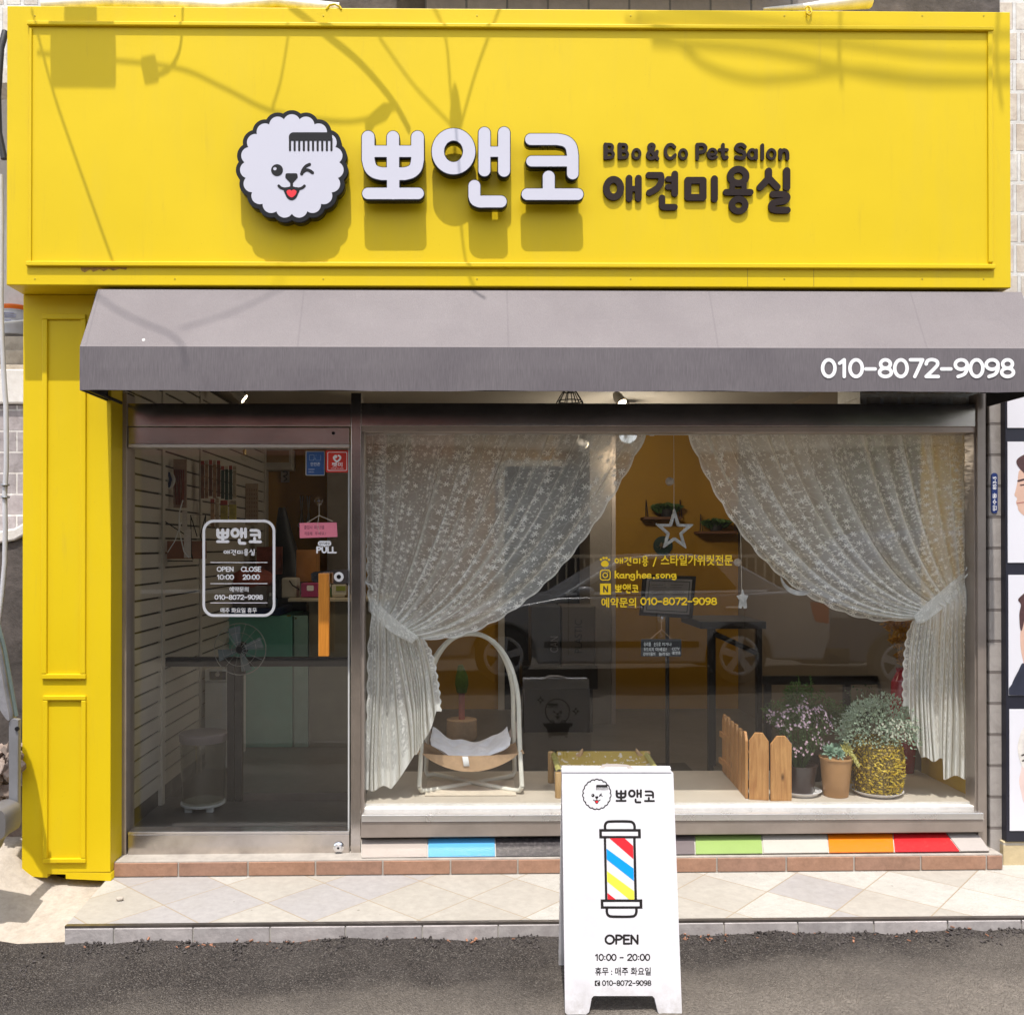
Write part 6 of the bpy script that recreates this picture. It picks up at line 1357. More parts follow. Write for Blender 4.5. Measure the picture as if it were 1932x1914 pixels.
item('green_label_box', 'white packet with a green label on the counter behind the handle', 'box', 626, 1103, 652, 1122, 2.55, .1, plain('white_card', (.5, .48, .42), .6), 'carton', .002, lambda t: MB().pbox(634, 1105, 652, 1114, 2.545, 2.55).build('label', plain('lime_label', (.22, .26, .03), .6), t))
item('book', 'red framed picture book standing above the mint cabinet', 'book', 484, 1031, 531, 1083, 2.95, .05, plain('red_cover', (.25, .06, .035), .5, 0, .5, 12), 'cover', .002)
t = thing('cloth_heap', 'heap of coral red cloth on a grey crate above the cabinet', 'cloth', at(475, 1147, 2.6)); b = MB(); rg = random.Random(6)
cc_ = at(474, 1093, 2.7)
b.grid(lambda q, r: (cc_.x+(.17+.02*math.sin(9*q*6.28))*math.cos(q*6.2832)*math.sin(r*3.1416), cc_.y+.13*math.sin(q*6.2832)*math.sin(r*3.1416), cc_.z+(.075+.02*math.sin(5*q*6.28+3*r))*math.cos(r*3.1416)), 40, 16); b.build('cloth', plain('coral_cloth', (.42, .10, .06), .85), t, 0, 'all')
MB().pbox(437, 1105, 503, 1147, 2.6, 2.9).build('crate', plain('grey_crate', (.26, .23, .22), .6), t, .006)
t = thing('dryer_stand', 'tall black tapering grooming dryer standing before the ochre wall', 'dryer', at(535, 1130, 3.2)); a_, b_ = at(540, 1130, 3.2), at(532, 957, 3.2)
MB().tube([a_, at(541, 1085, 3.2), at(540, 1040, 3.2), at(534, 990, 3.2), b_], [.20, .17, .10, .06, .03], 12).build('body', GB, t, 0, True); MB().box(a_.x-.2, a_.x+.2, 3.05, 3.4, FLOORZ, a_.z-.0).build('base', GB, t, .01)
t = thing('wall_shelf', 'white wall box shelf high on the ochre wall above the packets', 'shelf', at(524, 886, 4.0)); MB().pbox(497, 846, 550, 886, 3.95, 4.14).build('body', plain('shelf_white', (.45, .41, .34), .7), t, .004); MB().pbox(503, 850, 545, 872, 3.945, 3.95).build('panel', plain('shelf_tan', (.33, .21, .10), .7), t)
item('poster', 'small pale paper with a curl drawing on the ochre wall', 'poster', 530, 886, 546, 910, 4.13, .006, plain('poster_paper', (.36, .32, .27), .8), 'sheet', .001, lambda t: plate('drawing', stroke(curve([(534, 890), (541, 889), (541, 896), (535, 898), (541, 903), (536, 907)]), .9), (531, 886, 545, 910), yplane(4.13), .001, .003, PRINT, t, .4))
item('wall_post', 'grey beige wall post behind the pull sign', 'post', 617, 843, 660, 1128, 3.9, .2, plain('beige_post', (.30, .26, .215), .8, 0, .12, 6), 'post', .004)
item('calendar', 'pale calendar sheets pinned to the slatwall end by the packets', 'calendar', 463, 912, 487, 990, 3.0, .006, plain('calendar_paper', (.40, .30, .20), .8), 'sheet', .001, lambda t: texts('dates', [('1 2 3 4 5', (466, 922+8*i, 485, 926+8*i)) for i in range(8)], yplane(3.0), .001, .002, plain('brown_ink', (.16, .06, .03), .8), t))
gb_ = thing('glass_lamp', 'clear glass globe lamp hanging on a black cord behind the door', 'lamp', at(461, 862, 1.9)); p = at(461.5, 862, 1.9); MB().ball(p, .028, 12).build('globe', CLEAR, gb_, 0, True); MB().tube([(p.x, p.y, p.z+.02), (p.x, p.y, CZ)], .004, 6).build('cord', BLACK, gb_)
MB().lathe([(.012, .015), (.014, .05), (.006, .055)], p, 14).build('cap', plain('brass', (.45, .33, .12), .3, .9), gb_)
# back of the room seen through the window
dw = thing('inner_doorway', 'dark doorway with a pale frame in the ochre back wall', 'doorway', at(1035, 1330, BY-.03))
MB().pbox(952, 880, 1110, 1340, BY-.02, BY-.001).build('dark_opening', plain('dark_room', (.010, .010, .014), .7), dw)  # flat near-black panel, its colour standing in for the unlit room beyond
MB().pbox(940, 872, 952, 1340, BY-.05, BY-.001).pbox(952, 868, 1110, 880, BY-.05, BY-.001).build('frame', plain('pale_frame', (.42, .38, .33), .6), dw, .003)
pt = thing('partition_wall', 'beige partition wall with a pale edge strip inside the shop window', 'partition', at(1138, 1340, 3.4))
MB().box(at(1113, 1000, 3.4).x, at(1154, 1000, 3.4).x, 3.4, BY, FLOORZ, CZ).build('wall', plain('partition_paint', (.17, .145, .12), .8), pt)
MB().box(at(1154, 1000, 3.38).x, at(1161.5, 1000, 3.38).x, 3.38, 3.5, FLOORZ, CZ).build('edge_strip', plain('edge_strip_paint', (.26, .215, .185), .6), pt)
bench = item('bench', 'low black bench carrying two recycling bins in the back room', 'bench', 985, 1256, 1128, 1300, 3.0, .4, GB, 'seat', .004)
MB().box(at(990, 1300, 3).x, at(1120, 1300, 3).x, 3.05, 3.35, FLOORZ, at(1050, 1300, 3).z).build('base', GB, bench)
for (a, c, word, tbx, nm, col) in ((1002, 1057, 'CAN', (1038, 1200, 1053, 1230), 'dark grey recycling bin with CAN written upwards on the bench', (.035, .036, .042)), (1060, 1124, 'PLASTIC', (1084, 1168, 1098, 1231), 'brownish recycling bin with PLASTIC written upwards on the bench', (.075, .062, .052))):
    item('recycling_bin', nm, 'recycling bin', a, 1143, c, 1256, 3.0, .35, plain('bin_'+word.lower(), col, .5), 'body', .008, lambda t: text('lettering', word, tbx, yplane(3.0), .001, .003, plain('bin_print_'+word.lower(), (.16, .16, .17) if word == 'CAN' else (.02, .02, .02), .6), t, .0, 90))
    bpy.data.objects[-1] if False else None
ce = thing('certificate', 'framed certificate on a black stand behind the yellow window lettering', 'certificate', at(1259, 1400, 1.7))
CPn = onplane(at(1260, 1125, 1.7), (-.02, -1, .06))
plate('frame', polyg([(1214, 1084), (1313, 1087), (1306, 1166), (1207, 1160)], .5), (1200, 1078, 1320, 1172), CPn, -.02, 0, plain('certificate_frame', (.018, .016, .018), .4), ce, .8, .003)
plate('paper', polyg([(1221, 1090), (1306, 1093), (1300, 1159), (1214, 1154)], .2), (1206, 1082, 1314, 1166), CPn, .0005, .0015, plain('certificate_paper', (.34, .33, .35), .6, 0, .08), ce, .8)
plate('border_line', minus(polyg([(1225, 1094), (1302, 1097), (1296.5, 1155), (1219, 1150.5)], .2), polyg([(1226.5, 1095.6), (1300.4, 1098.4), (1295, 1153.4), (1220.7, 1149)], .2)), (1212, 1086, 1310, 1162), CPn, .002, .0025, plain('certificate_line', (.08, .10, .11), .6), ce, .5)
b = MB(); rg = random.Random(3)
for i in range(9):
    for (a, c) in ((1228, 1258), (1264, 1296)): b.pbox(a+rg.uniform(0, 5), 1103+4.4*i, c-rg.uniform(0, 12), 1103.9+4.4*i, 1.66, 1.662) if i not in (2, 5) else None
b.build('text_line', plain('certificate_ink', (.10, .10, .12), .6), ce)
MB().tube([at(1259, 1160, 1.74), (at(1259, 1300, 1.74).x, 1.74, FLOORZ)], .014, 10).build('stand', GB, ce)
MB().box(at(1259, 1300, 1.74).x-.16, at(1259, 1300, 1.74).x+.16, 1.60, 1.9, FLOORZ, FLOORZ+.015).build('foot', GB, ce)
gtb = thing('grooming_table', 'black framed grooming table standing behind the picket fence', 'table', at(1385, 1420, 1.5))
MB().box(at(1322, 1180, 1.4).x, at(1446, 1180, 1.4).x, 1.4, 1.95, at(1380, 1186, 1.4).z, at(1380, 1172, 1.4).z).build('top', GB, gtb, .004)
for (u, y) in ((1340, 1.45), (1432, 1.45), (1345, 1.9), (1430, 1.9)):
    x = at(u, 1250, y).x; MB().box(x-.016, x+.016, y-.016, y+.016, FLOORZ, at(1380, 1186, 1.4).z).build('leg', GB, gtb)
xq0, xq1 = at(1345, 1200, 1.45).x, at(1432, 1200, 1.45).x
MB().tube([(xq0, 1.45, at(1345, 1195, 1.4).z), (xq1, 1.45, at(1430, 1235, 1.4).z)], .018, 8).build('brace', GB, gtb)
lg2 = thing('pet_gate', 'low black rail fence running behind the potted plants', 'gate', at(1560, 1420, 1.15))
MB().box(at(1440, 1280, 1.15).x, RX-.01, 1.15, 1.19, at(1560, 1291, 1.15).z, at(1560, 1275, 1.15).z).build('top_rail', GB, lg2, .003)
for u in (1450, 1600, 1750): x = at(u, 1300, 1.15).x; MB().box(x-.02, x+.02, 1.152, 1.188, FLOORZ, at(1560, 1291, 1.15).z).build('post', GB, lg2)
for (u0, u1, v, pv, pl_, nm) in ((1215, 1287, 977, (1234, 1282, 944, 974), 0, 'wooden wall shelf hung on cords with a fern, behind the big star'), (1318, 1391, 1004, (1329, 1373, 974, 1002), 1, 'wooden wall shelf hung on cords with a fern, lower and further right')):
    y = BY-.12; t = thing('plant_shelf', nm, 'shelf', at((u0+u1)/2, v, y), 'hanging plant shelves on the back wall'); MB().pbox(u0, v-2.5, u1, v+2.5, y-.06, BY-.002).build('board', plain('shelf_wood_%d' % pl_, (.12, .05, .02), .6), t, .003)
    b = MB()
    for u in (u0+3, u1-5): b.tube([at(u, v, y-.05), at(u+1, v-34, y+.08), at(u+5, v, y+.09)], .004, 6)
    b.build('cord', GB, t); b = MB(); rg = random.Random(40+pl_)
    f = thing('fern', ('dark fern on the upper wall shelf', 'dark fern on the lower wall shelf')[pl_], 'plant', at((pv[0]+pv[1])/2, v-3, y))
    for i in range(420): q = rv(rg); leaf(b, at((pv[0]+pv[1])/2+q.x*(pv[1]-pv[0])/2, (pv[2]+pv[3])/2+q.z*(pv[3]-pv[2])/2, y+q.y*.05), q+Vector((0, 0, .3)), .06, .02, rg)
    b.build('foliage', bpy.data.materials['dark_green_leaf'], f, fix=False); MB().lathe([(.05, 0), (.065, .07), (.06, .07)], at((pv[0]+pv[1])/2, v-2.6, y), 16).build('pot', GB, f)
t = thing('wall_disc', 'round dark green wall plate with dried flowers below the big star', 'wall decor', at(1250, 1047, BY-.03)); MB().lathe([(.092, 0), (.092, -.012), (.001, -.014)], at(1250.5, 1029, BY-.002), 32, 'y').build('plate', plain('dark_green_plate', (.022, .045, .035), .5), t)
b = MB(); rg = random.Random(9)
for i in range(24): q = rv(rg); leaf(b, at(1248+q.x*6, 1030+q.z*9, BY-.03), q, .05, .012, rg)
b.build('dried_flower', plain('dried_flower', (.35, .25, .15), .8), t, fix=False)
t = thing('scratching_post', 'toy cactus scratching post with a tan base behind the pet cradle', 'scratching post', (at(871, 1386, 2.7).x, 2.8, FLOORZ)); x = at(871, 1386, 2.7).x
zz = lambda v: at(871, v, 2.8).z
MB().lathe([(.115, FLOORZ), (.125, FLOORZ+.02), (.122, zz(1356))], (x, 2.8, 0), 28).build('base', TAN, t, 0, True)
MB().tube([(x, 2.8, zz(1356)), (x, 2.8, zz(1304))], .026, 12).build('post', plain('pink_rope', (.45, .14, .12), .85), t)
MB().tube([(x, 2.8, zz(1306)), (x, 2.8, zz(1290)), (x, 2.8, zz(1275)), (x-.01, 2.8, zz(1254))], [.04, .055, .05, .02], 14).build('cactus', plain('cactus_green', (.10, .16, .035), .9, 0, .3, 40), t, 0, True)
# ceiling lamps (lit in the photograph)
WARM = emit('lamp_glow', (1.0, .80, .52), 14); COOL = emit('globe_glow', (.92, .97, 1.0), 0.9)
def spot(u, v, y, tilt, label, power):
    t = thing('spot_lamp', label, 'lamp', at(u, v, y), 'ceiling spot lamps'); c = at(u, v, y); d = Vector(tilt).normalized()
    MB().tube([c-d*.055, c-d*.02, c+d*.045], [.022, .034, .036], 18).build('head', plain('lamp_white', (.6, .57, .52), .4) if 'lamp_white' not in bpy.data.materials else bpy.data.materials['lamp_white'], t, 0, True)
    MB().tube([c+d*.044, c+d*.048], [.030, .030], 18).build('bulb', WARM, t)
    MB().tube([c-d*.03, (c.x-d.x*.03, c.y, CZ)], .008, 8).build('arm', bpy.data.materials['lamp_white'], t)
    ld = bpy.data.lights.new('spot_light', 'SPOT'); ld.energy = power; ld.color = (1, .82, .58); ld.spot_size = R(110); ld.spot_blend = .7; ld.shadow_soft_size = .04
    lo = bpy.data.objects.new('spot_light', ld); COL.objects.link(lo); lo.parent = t; lo.location = d*.07; lo.rotation_euler = d.to_track_quat('-Z', 'Y').to_euler()
spot(451, 745, 1.9, (.75, .1, -.55), 'lit spot lamp near the ceiling above the door', 24)
spot(1168, 752, 1.7, (.35, -.55, -.75), 'lit round white spot lamp near the ceiling above the left curtain', 11)
spot(1098, 836, 3.2, (.9, .1, -.35), 'small lit spot lamp shining through the left curtain top', 14)
t = thing('globe_lamp', 'bright white round lamp behind the end of the left curtain top', 'lamp', at(1185, 822, 2.6)); p = at(1185, 822, 2.6)
MB().ball(p, .068, 14, (1, 1, .85)).build('globe', COOL, t, 0, True); MB().tube([(p.x, p.y, p.z+.05), (p.x, p.y, CZ)], .006, 6).build('cord', BLACK, t)
ld = bpy.data.lights.new('globe_light', 'POINT'); ld.energy = 15; ld.color = (1, .9, .75); ld.shadow_soft_size = .08; lo = bpy.data.objects.new('globe_light', ld); COL.objects.link(lo); lo.parent = t; lo.location = (0, 0, -.12)
t = thing('wire_lamp', 'black wire cage lamp hanging behind the transom glass', 'lamp', at(1075, 764, 1.6)); p = at(1075, 768, 1.6); b = MB()
for r_, h in ((.045, .105), (.085, .04), (.105, 0)): b.tube([p+Vector((r_*math.cos(a), r_*math.sin(a), h)) for a in np.linspace(0, 2*math.pi, 25)[:-1]], .004, 6, True)
for i in range(10): a = 2*math.pi*i/10; b.tube([p+Vector((r_*math.cos(a), r_*math.sin(a), h)) for r_, h in ((.045, .105), (.085, .04), (.105, 0))], .0035, 6)
b.build('cage', BLACK, t, 0, True); MB().tube([(p.x, p.y, p.z+.105), (p.x, p.y, CZ)], .02, 10).build('holder', BLACK, t)
t = thing('air_conditioner', 'beige ceiling unit box behind the right end of the transom glass', 'air conditioner', at(1768, 760, .5)); MB().pbox(1702, 715, 1832, 758, .45, .9).build('body', plain('ac_beige', (.55, .44, .32), .6), t, .004); MB().pbox(1700, 758, 1834, 762, .44, .9).build('louvre', plain('ac_line', (.03, .025, .02), .5), t)
MB().pbox(1676, 715, 1699, 766, .46, .6).build('pipe_cover', plain('pipe_grey', (.25, .22, .20), .6), t, .01)

# grooming bottles and tools behind the door
for i, (u, v0, v1, col, nm) in enumerate(((510, 1118, 1146, (.30, .32, .34), 'pale grey'), (519, 1122, 1146, (.05, .12, .22), 'dark blue'), (606, 1104, 1127, (.42, .40, .36), 'cream'), (613, 1108, 1127, (.34, .05, .06), 'red'), (622, 1102, 1127, (.04, .16, .10), 'green'), (655, 1099, 1127, (.36, .22, .05), 'amber'))):
    y = 2.62; p = at(u, v1, y); h = at(u, v0, y).z-p.z
    t = thing('grooming_bottle', nm+' grooming bottle standing behind the door glass', 'bottle', p, 'grooming bottles on the cabinet and counter')
    MB().lathe([(.018, 0), (.020, .004), (.020, h*.62), (.009, h*.76), (.009, h*.80)], p, 18).build('body', plain('bottle_%d' % i, col, .3), t, 0, True); MB().lathe([(.010, h*.80), (.010, h)], p, 14).build('cap', BLACK if i % 2 else HOOK, t)
for i, (u, lb) in enumerate(((569, 'left of the two steel scissors hanging on the ochre wall'), (582, 'right of the two steel scissors hanging on the ochre wall'))):
    t = thing('scissors', lb, 'scissors', at(u, 985, BY-.01), 'scissors on the ochre wall'); b = MB(); y = BY-.012
    for d in (-1, 1): b.tube([at(u-d*2.2, 985, y), at(u+d*1.2, 955, y), at(u+d*2.4, 935, y)], .007, 6); b.tube([at(u-d*3+3.2*math.cos(a), 990+4*math.sin(a), y) for a in np.linspace(0, 6.283, 13)[:-1]], .006, 6, True)
    b.build('blades', PEG, t, 0, True)
# ------------------------------------------------------------------ neighbours on the right
TILEW = brick_mat('cream_wall_tile', ((.60, .575, .54), (.54, .46, .375)), (.62, .60, .575), .088, .155, 1, .010, .9, 'xz', .5, .55, .25)
zu0 = 2.4
nw = thing('tiled_wall', 'weathered cream tile wall of the building above and right of the sign', 'wall', (2.9, .02, 2.4))
MB().box(2.0, 7.0, .02, .3, 2.35, 7.5).build('wall', TILEW, nw)
MB().box(-3.2, 2.0, .121, .3, 4.1, 7.5).build('wall', TILEW, nw)
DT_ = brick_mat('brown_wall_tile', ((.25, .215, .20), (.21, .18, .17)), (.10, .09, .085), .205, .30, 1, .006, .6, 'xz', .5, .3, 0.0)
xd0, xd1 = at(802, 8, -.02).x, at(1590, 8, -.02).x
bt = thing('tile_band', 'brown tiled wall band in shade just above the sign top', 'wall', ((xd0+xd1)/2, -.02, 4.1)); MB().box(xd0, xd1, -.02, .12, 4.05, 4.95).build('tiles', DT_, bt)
hood = thing('shade_slab', 'unseen grey slab added to shade the brown tile band above the sign', 'shade_slab', ((xd0+xd1)/2, -.2, 4.75)); MB().box(xd0-.15, xd1-.25, -.33, .0, 4.62, 4.95).build('slab', DARKCONC, hood, .01); MB().box(xd0-.15, xd1-.25, -.33, -.28, 4.95, 5.9).build('shade_upstand', DARKCONC, hood, .01)  # unseen slab and upstand, added above the view to shade the tiles
b = MB(); pts = [at(u, v, -.10) for u, v in ((1440, 17), (1520, 13), (1590, 7), (1640, -4))]
tb_ = thing('tarp_edge', 'white folded tarpaulin edge hanging over the brown tile band', 'tarpaulin', pts[2]); b.tube(pts, [.006, .016, .03, .05], 10); b.build('roll', plain('white_tarp', (.72, .70, .68), .6, 0, .15, 20), tb_, 0, True)
b = MB(); pts = [at(u, v, -.12) for u, v in ((80, 10), (200, 3), (330, 6), (420, 12), (520, 3), (640, 16))]
tb_ = thing('cable_bundle', 'pale foam covered cable bundle lying above the sign top edge', 'cable', pts[2]); b.tube(pts, .024, 10); b.build('cover', plain('white_foam', (.75, .73, .70), .8, 0, .2, 20), tb_, 0, True)
b = MB(); pts = [at(u, v, -.10) for u, v in ((150, 16), (260, 6), (380, 4), (470, 9), (560, 18))]
tb_ = thing('cable_bundle', 'yellow curved hose lying above the left sign top edge', 'cable', pts[2]); b.tube(pts, .020, 10); b.build('cover', YELLOW, tb_, 0, True)
# tiled pilaster beside the window
PIL = brick_mat('grey_pilaster_tile', ((.34, .31, .29), (.29, .265, .25)), (.16, .14, .13), .5, .155, 1, .008, .8, 'xz', .3, .3)
pi_ = thing('tiled_pilaster', 'narrow grey tiled pilaster between window and poster board', 'pilaster', (at(1880, 1600, -.06).x, -.06, .12))
MB().box(at(1867, 1100, -.06).x, at(1893, 1100, -.06).x, -.06, .3, .02, 4.0).build('tiles', PIL, pi_, .006)
MB().box(at(1893, 1100, -.065).x, at(1898, 1100, -.065).x, -.065, .25, .02, 4.0).build('edge_strip', plain('cream_edge', (.55, .48, .38), .5, 0, .2, 8), pi_, .003)
ap = thing('address_plate', 'small blue upright house number plate on the tiled pilaster', 'sign', at(1875.5, 968, -.062)); APL = yplane(-.0605)
plate('plate', rrect(1869.5, 892, 1881.5, 968, 5.5), (1864, 886, 1888, 974), APL, 0, .004, plain('plate_blue', (.015, .035, .16), .35), ap, .5, .001)
texts('address_text', [('만수동', (1871.8, 930, 1879.2, 963)), ('853-5', (1872.3, 899, 1878.8, 923))], APL, .0042, .0048, VINYL_W, ap, .012, 90)
# poster board
PBY = -.10
pb = thing('poster_board', 'dark framed upright poster board of hair styling portraits at the right edge', 'poster board', (at(1960, 1586, PBY).x, PBY, .2)); NAV = plain('navy_frame', (.012, .012, .022), .45)
x0 = at(1897.5, 1100, PBY).x; zq = lambda v: at(1910, v, PBY).z
MB().box(x0, x0+1.0, PBY, PBY+.12, zq(1587), zq(560)).build('board', NAV, pb, .003)
SK = plain('poster_skin', (.62, .40, .31), .5, 0, .08, 12); HR = plain('poster_hair', (.075, .032, .032), .5, 0, .3, 40); SU = plain('poster_suit', (.022, .025, .045), .5, 0, .2, 20); BLO = plain('poster_blonde', (.66, .62, .58), .5, 0, .15, 30); PAP = plain('poster_paper_white', (.70, .69, .74), .4, 0, .03, 2)
PPn = yplane(PBY)
def poster(v0, v1, ul, label, parts):
    t = thing('poster', label, 'poster', (x0+.4, PBY-.003, zq(v1)), 'portrait posters on the dark board'); xs = at(ul, (v0+v1)/2, PBY).x
    MB().box(xs, x0+.9, PBY-.004, PBY-.0005, zq(v1), zq(v0)).build('sheet', PAP, t)
    for nm, sh, m, d in parts: plate(nm, sh, (ul, v0, 2130, v1), PPn, .0042+d, .0046+d, m, t, 1.1)
def H(p): return polyg(curve(p, 5, True)[:-1])
poster(560, 807, 1899.5, 'blank white poster panel, topmost on the dark board', [])
poster(833, 1061, 1900.5, 'portrait poster of a dark haired man in profile, second from top', [
    ('face', H([(1924, 886), (1920, 897), (1919, 907), (1915, 926), (1913, 934), (1918, 940), (1916, 948), (1919, 955), (1921, 963), (1932, 973), (1955, 985), (1965, 1040), (2040, 1050), (2040, 900), (1990, 872), (1945, 880)]), SK, 0),
    ('hair', H([(1920, 880), (1917, 868), (1930, 858), (1955, 850), (2000, 845), (2040, 865), (2055, 920), (2030, 935), (1990, 900), (1940, 888), (1935, 895)]), HR, .0006),
    ('eyebrow', stroke([(1920, 907), (1936, 903)], 1.8), HR, .0006), ('eye', stroke([(1924, 915), (1936, 914)], 1.2), HR, .0006), ('mouth', stroke([(1918, 949), (1932, 947)], 1.0), plain('poster_lip', (.40, .16, .14), .5), .0006)])
poster(1084, 1311, 1902, 'portrait poster of a man in a dark shirt, third from top', [
    ('face', H([(1926, 1180), (1924, 1210), (1928, 1240), (1940, 1270), (1980, 1290), (2020, 1270), (2035, 1200), (2030, 1130), (1980, 1110), (1940, 1130)]), SK, 0),
    ('hair', H([(1926, 1190), (1922, 1160), (1925, 1140), (1920, 1130), (1935, 1115), (1950, 1100), (1990, 1090), (2040, 1110), (2045, 1180), (2030, 1160), (1980, 1130), (1940, 1150)]), HR, .0006),
    ('shirt', H([(1906, 1311), (1908, 1290), (1920, 1265), (1930, 1250), (1945, 1275), (1985, 1300), (2030, 1275), (2060, 1311)]), SU, .0009)])
poster(1337, 1566, 1904, 'portrait poster of a pale blonde model, lowest on the dark board', [
    ('face', H([(1930, 1420), (1926, 1450), (1922, 1470), (1925, 1490), (1935, 1520), (1970, 1545), (2020, 1500), (2020, 1400), (1960, 1380)]), plain('poster_pale_skin', (.70, .54, .50), .5), 0),
    ('hair', H([(1934, 1450), (1922, 1430), (1920, 1400), (1935, 1365), (1975, 1345), (2030, 1360), (2040, 1430), (1990, 1390), (1945, 1410)]), BLO, .0006),
    ('eyebrow', stroke([(1927, 1424), (1942, 1418)], 1.6), HR, .0006), ('eye', stroke([(1928, 1434), (1940, 1432)], 1.5), HR, .0006)])
ns = thing('stone_base', 'pale yellow stone base under the poster board', 'wall', (at(1950, 1600, -.1).x, -.1, .1))
MB().box(x0-.01, x0+2.5, -.09, .3, .0, zq(1588)).build('blocks', brick_mat('yellow_stone', ((.46, .36, .20), (.55, .45, .28)), (.42, .38, .32), .4, .12, 1, .006, .5), ns, .004)
# ------------------------------------------------------------------ left gap between the houses
lw = thing('block_wall', 'grey split block retaining wall in the gap left of the pillar', 'wall', (-2.6, .55, 1.0))
BLK = brick_mat('grey_split_block', ((.36, .32, .325), (.31, .28, .285)), (.58, .55, .53), .36, .118, 1, .006, .9, 'xz', .85, .6)
yb = .55; zz = lambda v, y=yb: at(15, v, y).z
MB().box(-4.5, -2.05, yb, 1.4, .0, zz(764)).build('blocks', BLK, lw)
MB().box(-4.5, -2.05, yb-.03, 1.4, zz(762), zz(698)).build('coping', PLASTER, lw, .008)
b = MB()
for i, (v0, v1, dy) in enumerate(((697, 684, 0.02), (683, 654, .05), (653, 624, .09))): b.box(-4.5, -2.06, yb+.05+dy, 1.6, zz(v0), zz(v1)+.003)
b.build('step', stone('sandy_step', (.30, .25, .19), (.50, .44, .36), 7, .9, .6, 25), lw, .006)
MB().box(-4.5, -1.95, 1.6, 1.8, .5, 3.4).build('dark_wall', plain('dark_grey_wall', (.045, .047, .055), .8), lw)
MB().box(-4.5, -2.2, .9, 1.1, 3.0, 6).build('upper_wall', PLASTER, lw)
bk = thing('bucket', 'white plastic bucket with an orange lid standing on the steps', 'bucket', at(26, 604, yb+.25)); bc0 = at(27, 604, yb+.28); rB = .092; zB = zz(624, yb+.14)+.002
bc0 = Vector((at(29, 600, yb+.28).x, yb+.28, zB)); hB = at(26, 580, yb+.3).z-at(26, 624, yb+.3).z; hB = .145
MB().lathe([(rB*.84, 0), (rB*.88, .005), (rB*.98, hB*.92), (rB*1.03, hB*.92), (rB*1.03, hB)], bc0, 36).build('pail', plain('bucket_white', (.62, .62, .66), .4), bk, 0, True)
MB().lathe([(rB*1.06, hB-.004), (rB*1.10, hB+.002), (rB*1.10, hB+.018), (rB*1.0, hB+.024), (.001, hB+.024)], bc0, 36).build('lid', plain('bucket_orange', (.80, .16, .01), .4), bk, 0, True)
MB().box(bc0.x-.04, bc0.x+.04, bc0.y-.03, bc0.y+.03, zB+hB+.022, zB+hB+.036).build('lid_grip', bpy.data.materials['bucket_orange'], bk, .003)
MB().tube([bc0+Vector((-rB*1.05, 0, hB*.8)), bc0+Vector((-rB*1.1, -rB*.9, hB*.5)), bc0+Vector((0, -rB*1.25, hB*.36)), bc0+Vector((rB*1.1, -rB*.9, hB*.5)), bc0+Vector((rB*1.05, 0, hB*.8))], .006, 8).build('handle', HOOK, bk, 0, True)
bp_ = onplane(bc0+Vector((0, -rB-.001, 0)), (0, -1, 0)); uc = 27
b = MB(); yq = bc0.y-rB*.93-.006
for i, (w_, dz) in enumerate(((.035, .112), (.05, .10), (.045, .09), (.02, .07))): b.box(bc0.x-w_, bc0.x+w_, yq-.001+(.004 if i < 3 else 0), yq, zB+dz, zB+dz+.004)
b.build('print', plain('bucket_print', (.28, .28, .40), .5), bk)
cw = thing('concrete_wall', 'dark stained concrete wall left of the yellow pillar', 'wall', (-2.4, .2, .1)); b = MB()
zc1 = at(20, 985, .2).z
b.add([(-4.5, .2, 0), (-2.04, .2, 0), (-2.04, .2, zc1+.04), (-2.2, .2, zc1-.02), (-2.35, .2, zc1-.10), (-4.5, .2, zc1-.5)], [(0, 1, 2, 3, 4, 5)]); b2_ = MB().prism([Vector(p) for p in b.v], (0, .3, 0)); b2_.build('concrete', DARKCONC, cw)
b2_ = MB().prism([Vector((-2.04, .18, zc1+.045)), Vector((-2.2, .18, zc1-.015)), Vector((-2.35, .18, zc1-.095)), Vector((-4.5, .18, zc1-.49)), Vector((-4.5, .18, zc1-.46)), Vector((-2.35, .18, zc1-.03)), Vector((-2.2, .18, zc1+.06)), Vector((-2.04, .18, zc1+.13))], (0, .36, 0)); b2_.build('render_cap', PLASTER, cw, .01)
pp = thing('drain_pipe', 'grey white plastic conduit pipe running up the left edge', 'pipe', at(8, 1080, -.1)); GP = plain('grey_pipe', (.50, .50, .53), .4, 0, .1, 8)
b = MB(); b.tube([at(u, v, -.02) for u, v in ((2, 330), (3, 420), (2, 560), (4, 640), (8, 720), (11, 760), (12, 830), (12, 880), (9, 930), (10, 1000), (9, 1060), (4, 1120), (-4, 1180))], .012, 12); b.build('conduit', GP, pp, 0, True)
for v in (915, 938): MB().lathe([(.020, -.004), (.022, 0), (.020, .006)], at(10, v, -.02), 16).build('clamp', plain('clamp_steel', (.35, .35, .36), .35, .8), pp)
MB().tube([at(8, 300, .0), at(-2, 250, .0), at(-4, 180, .0), at(2, 90, .0), at(10, 60, .02)], .016, 10).build('hose', plain('black_hose', (.02, .02, .022), .5), pp, 0, True)
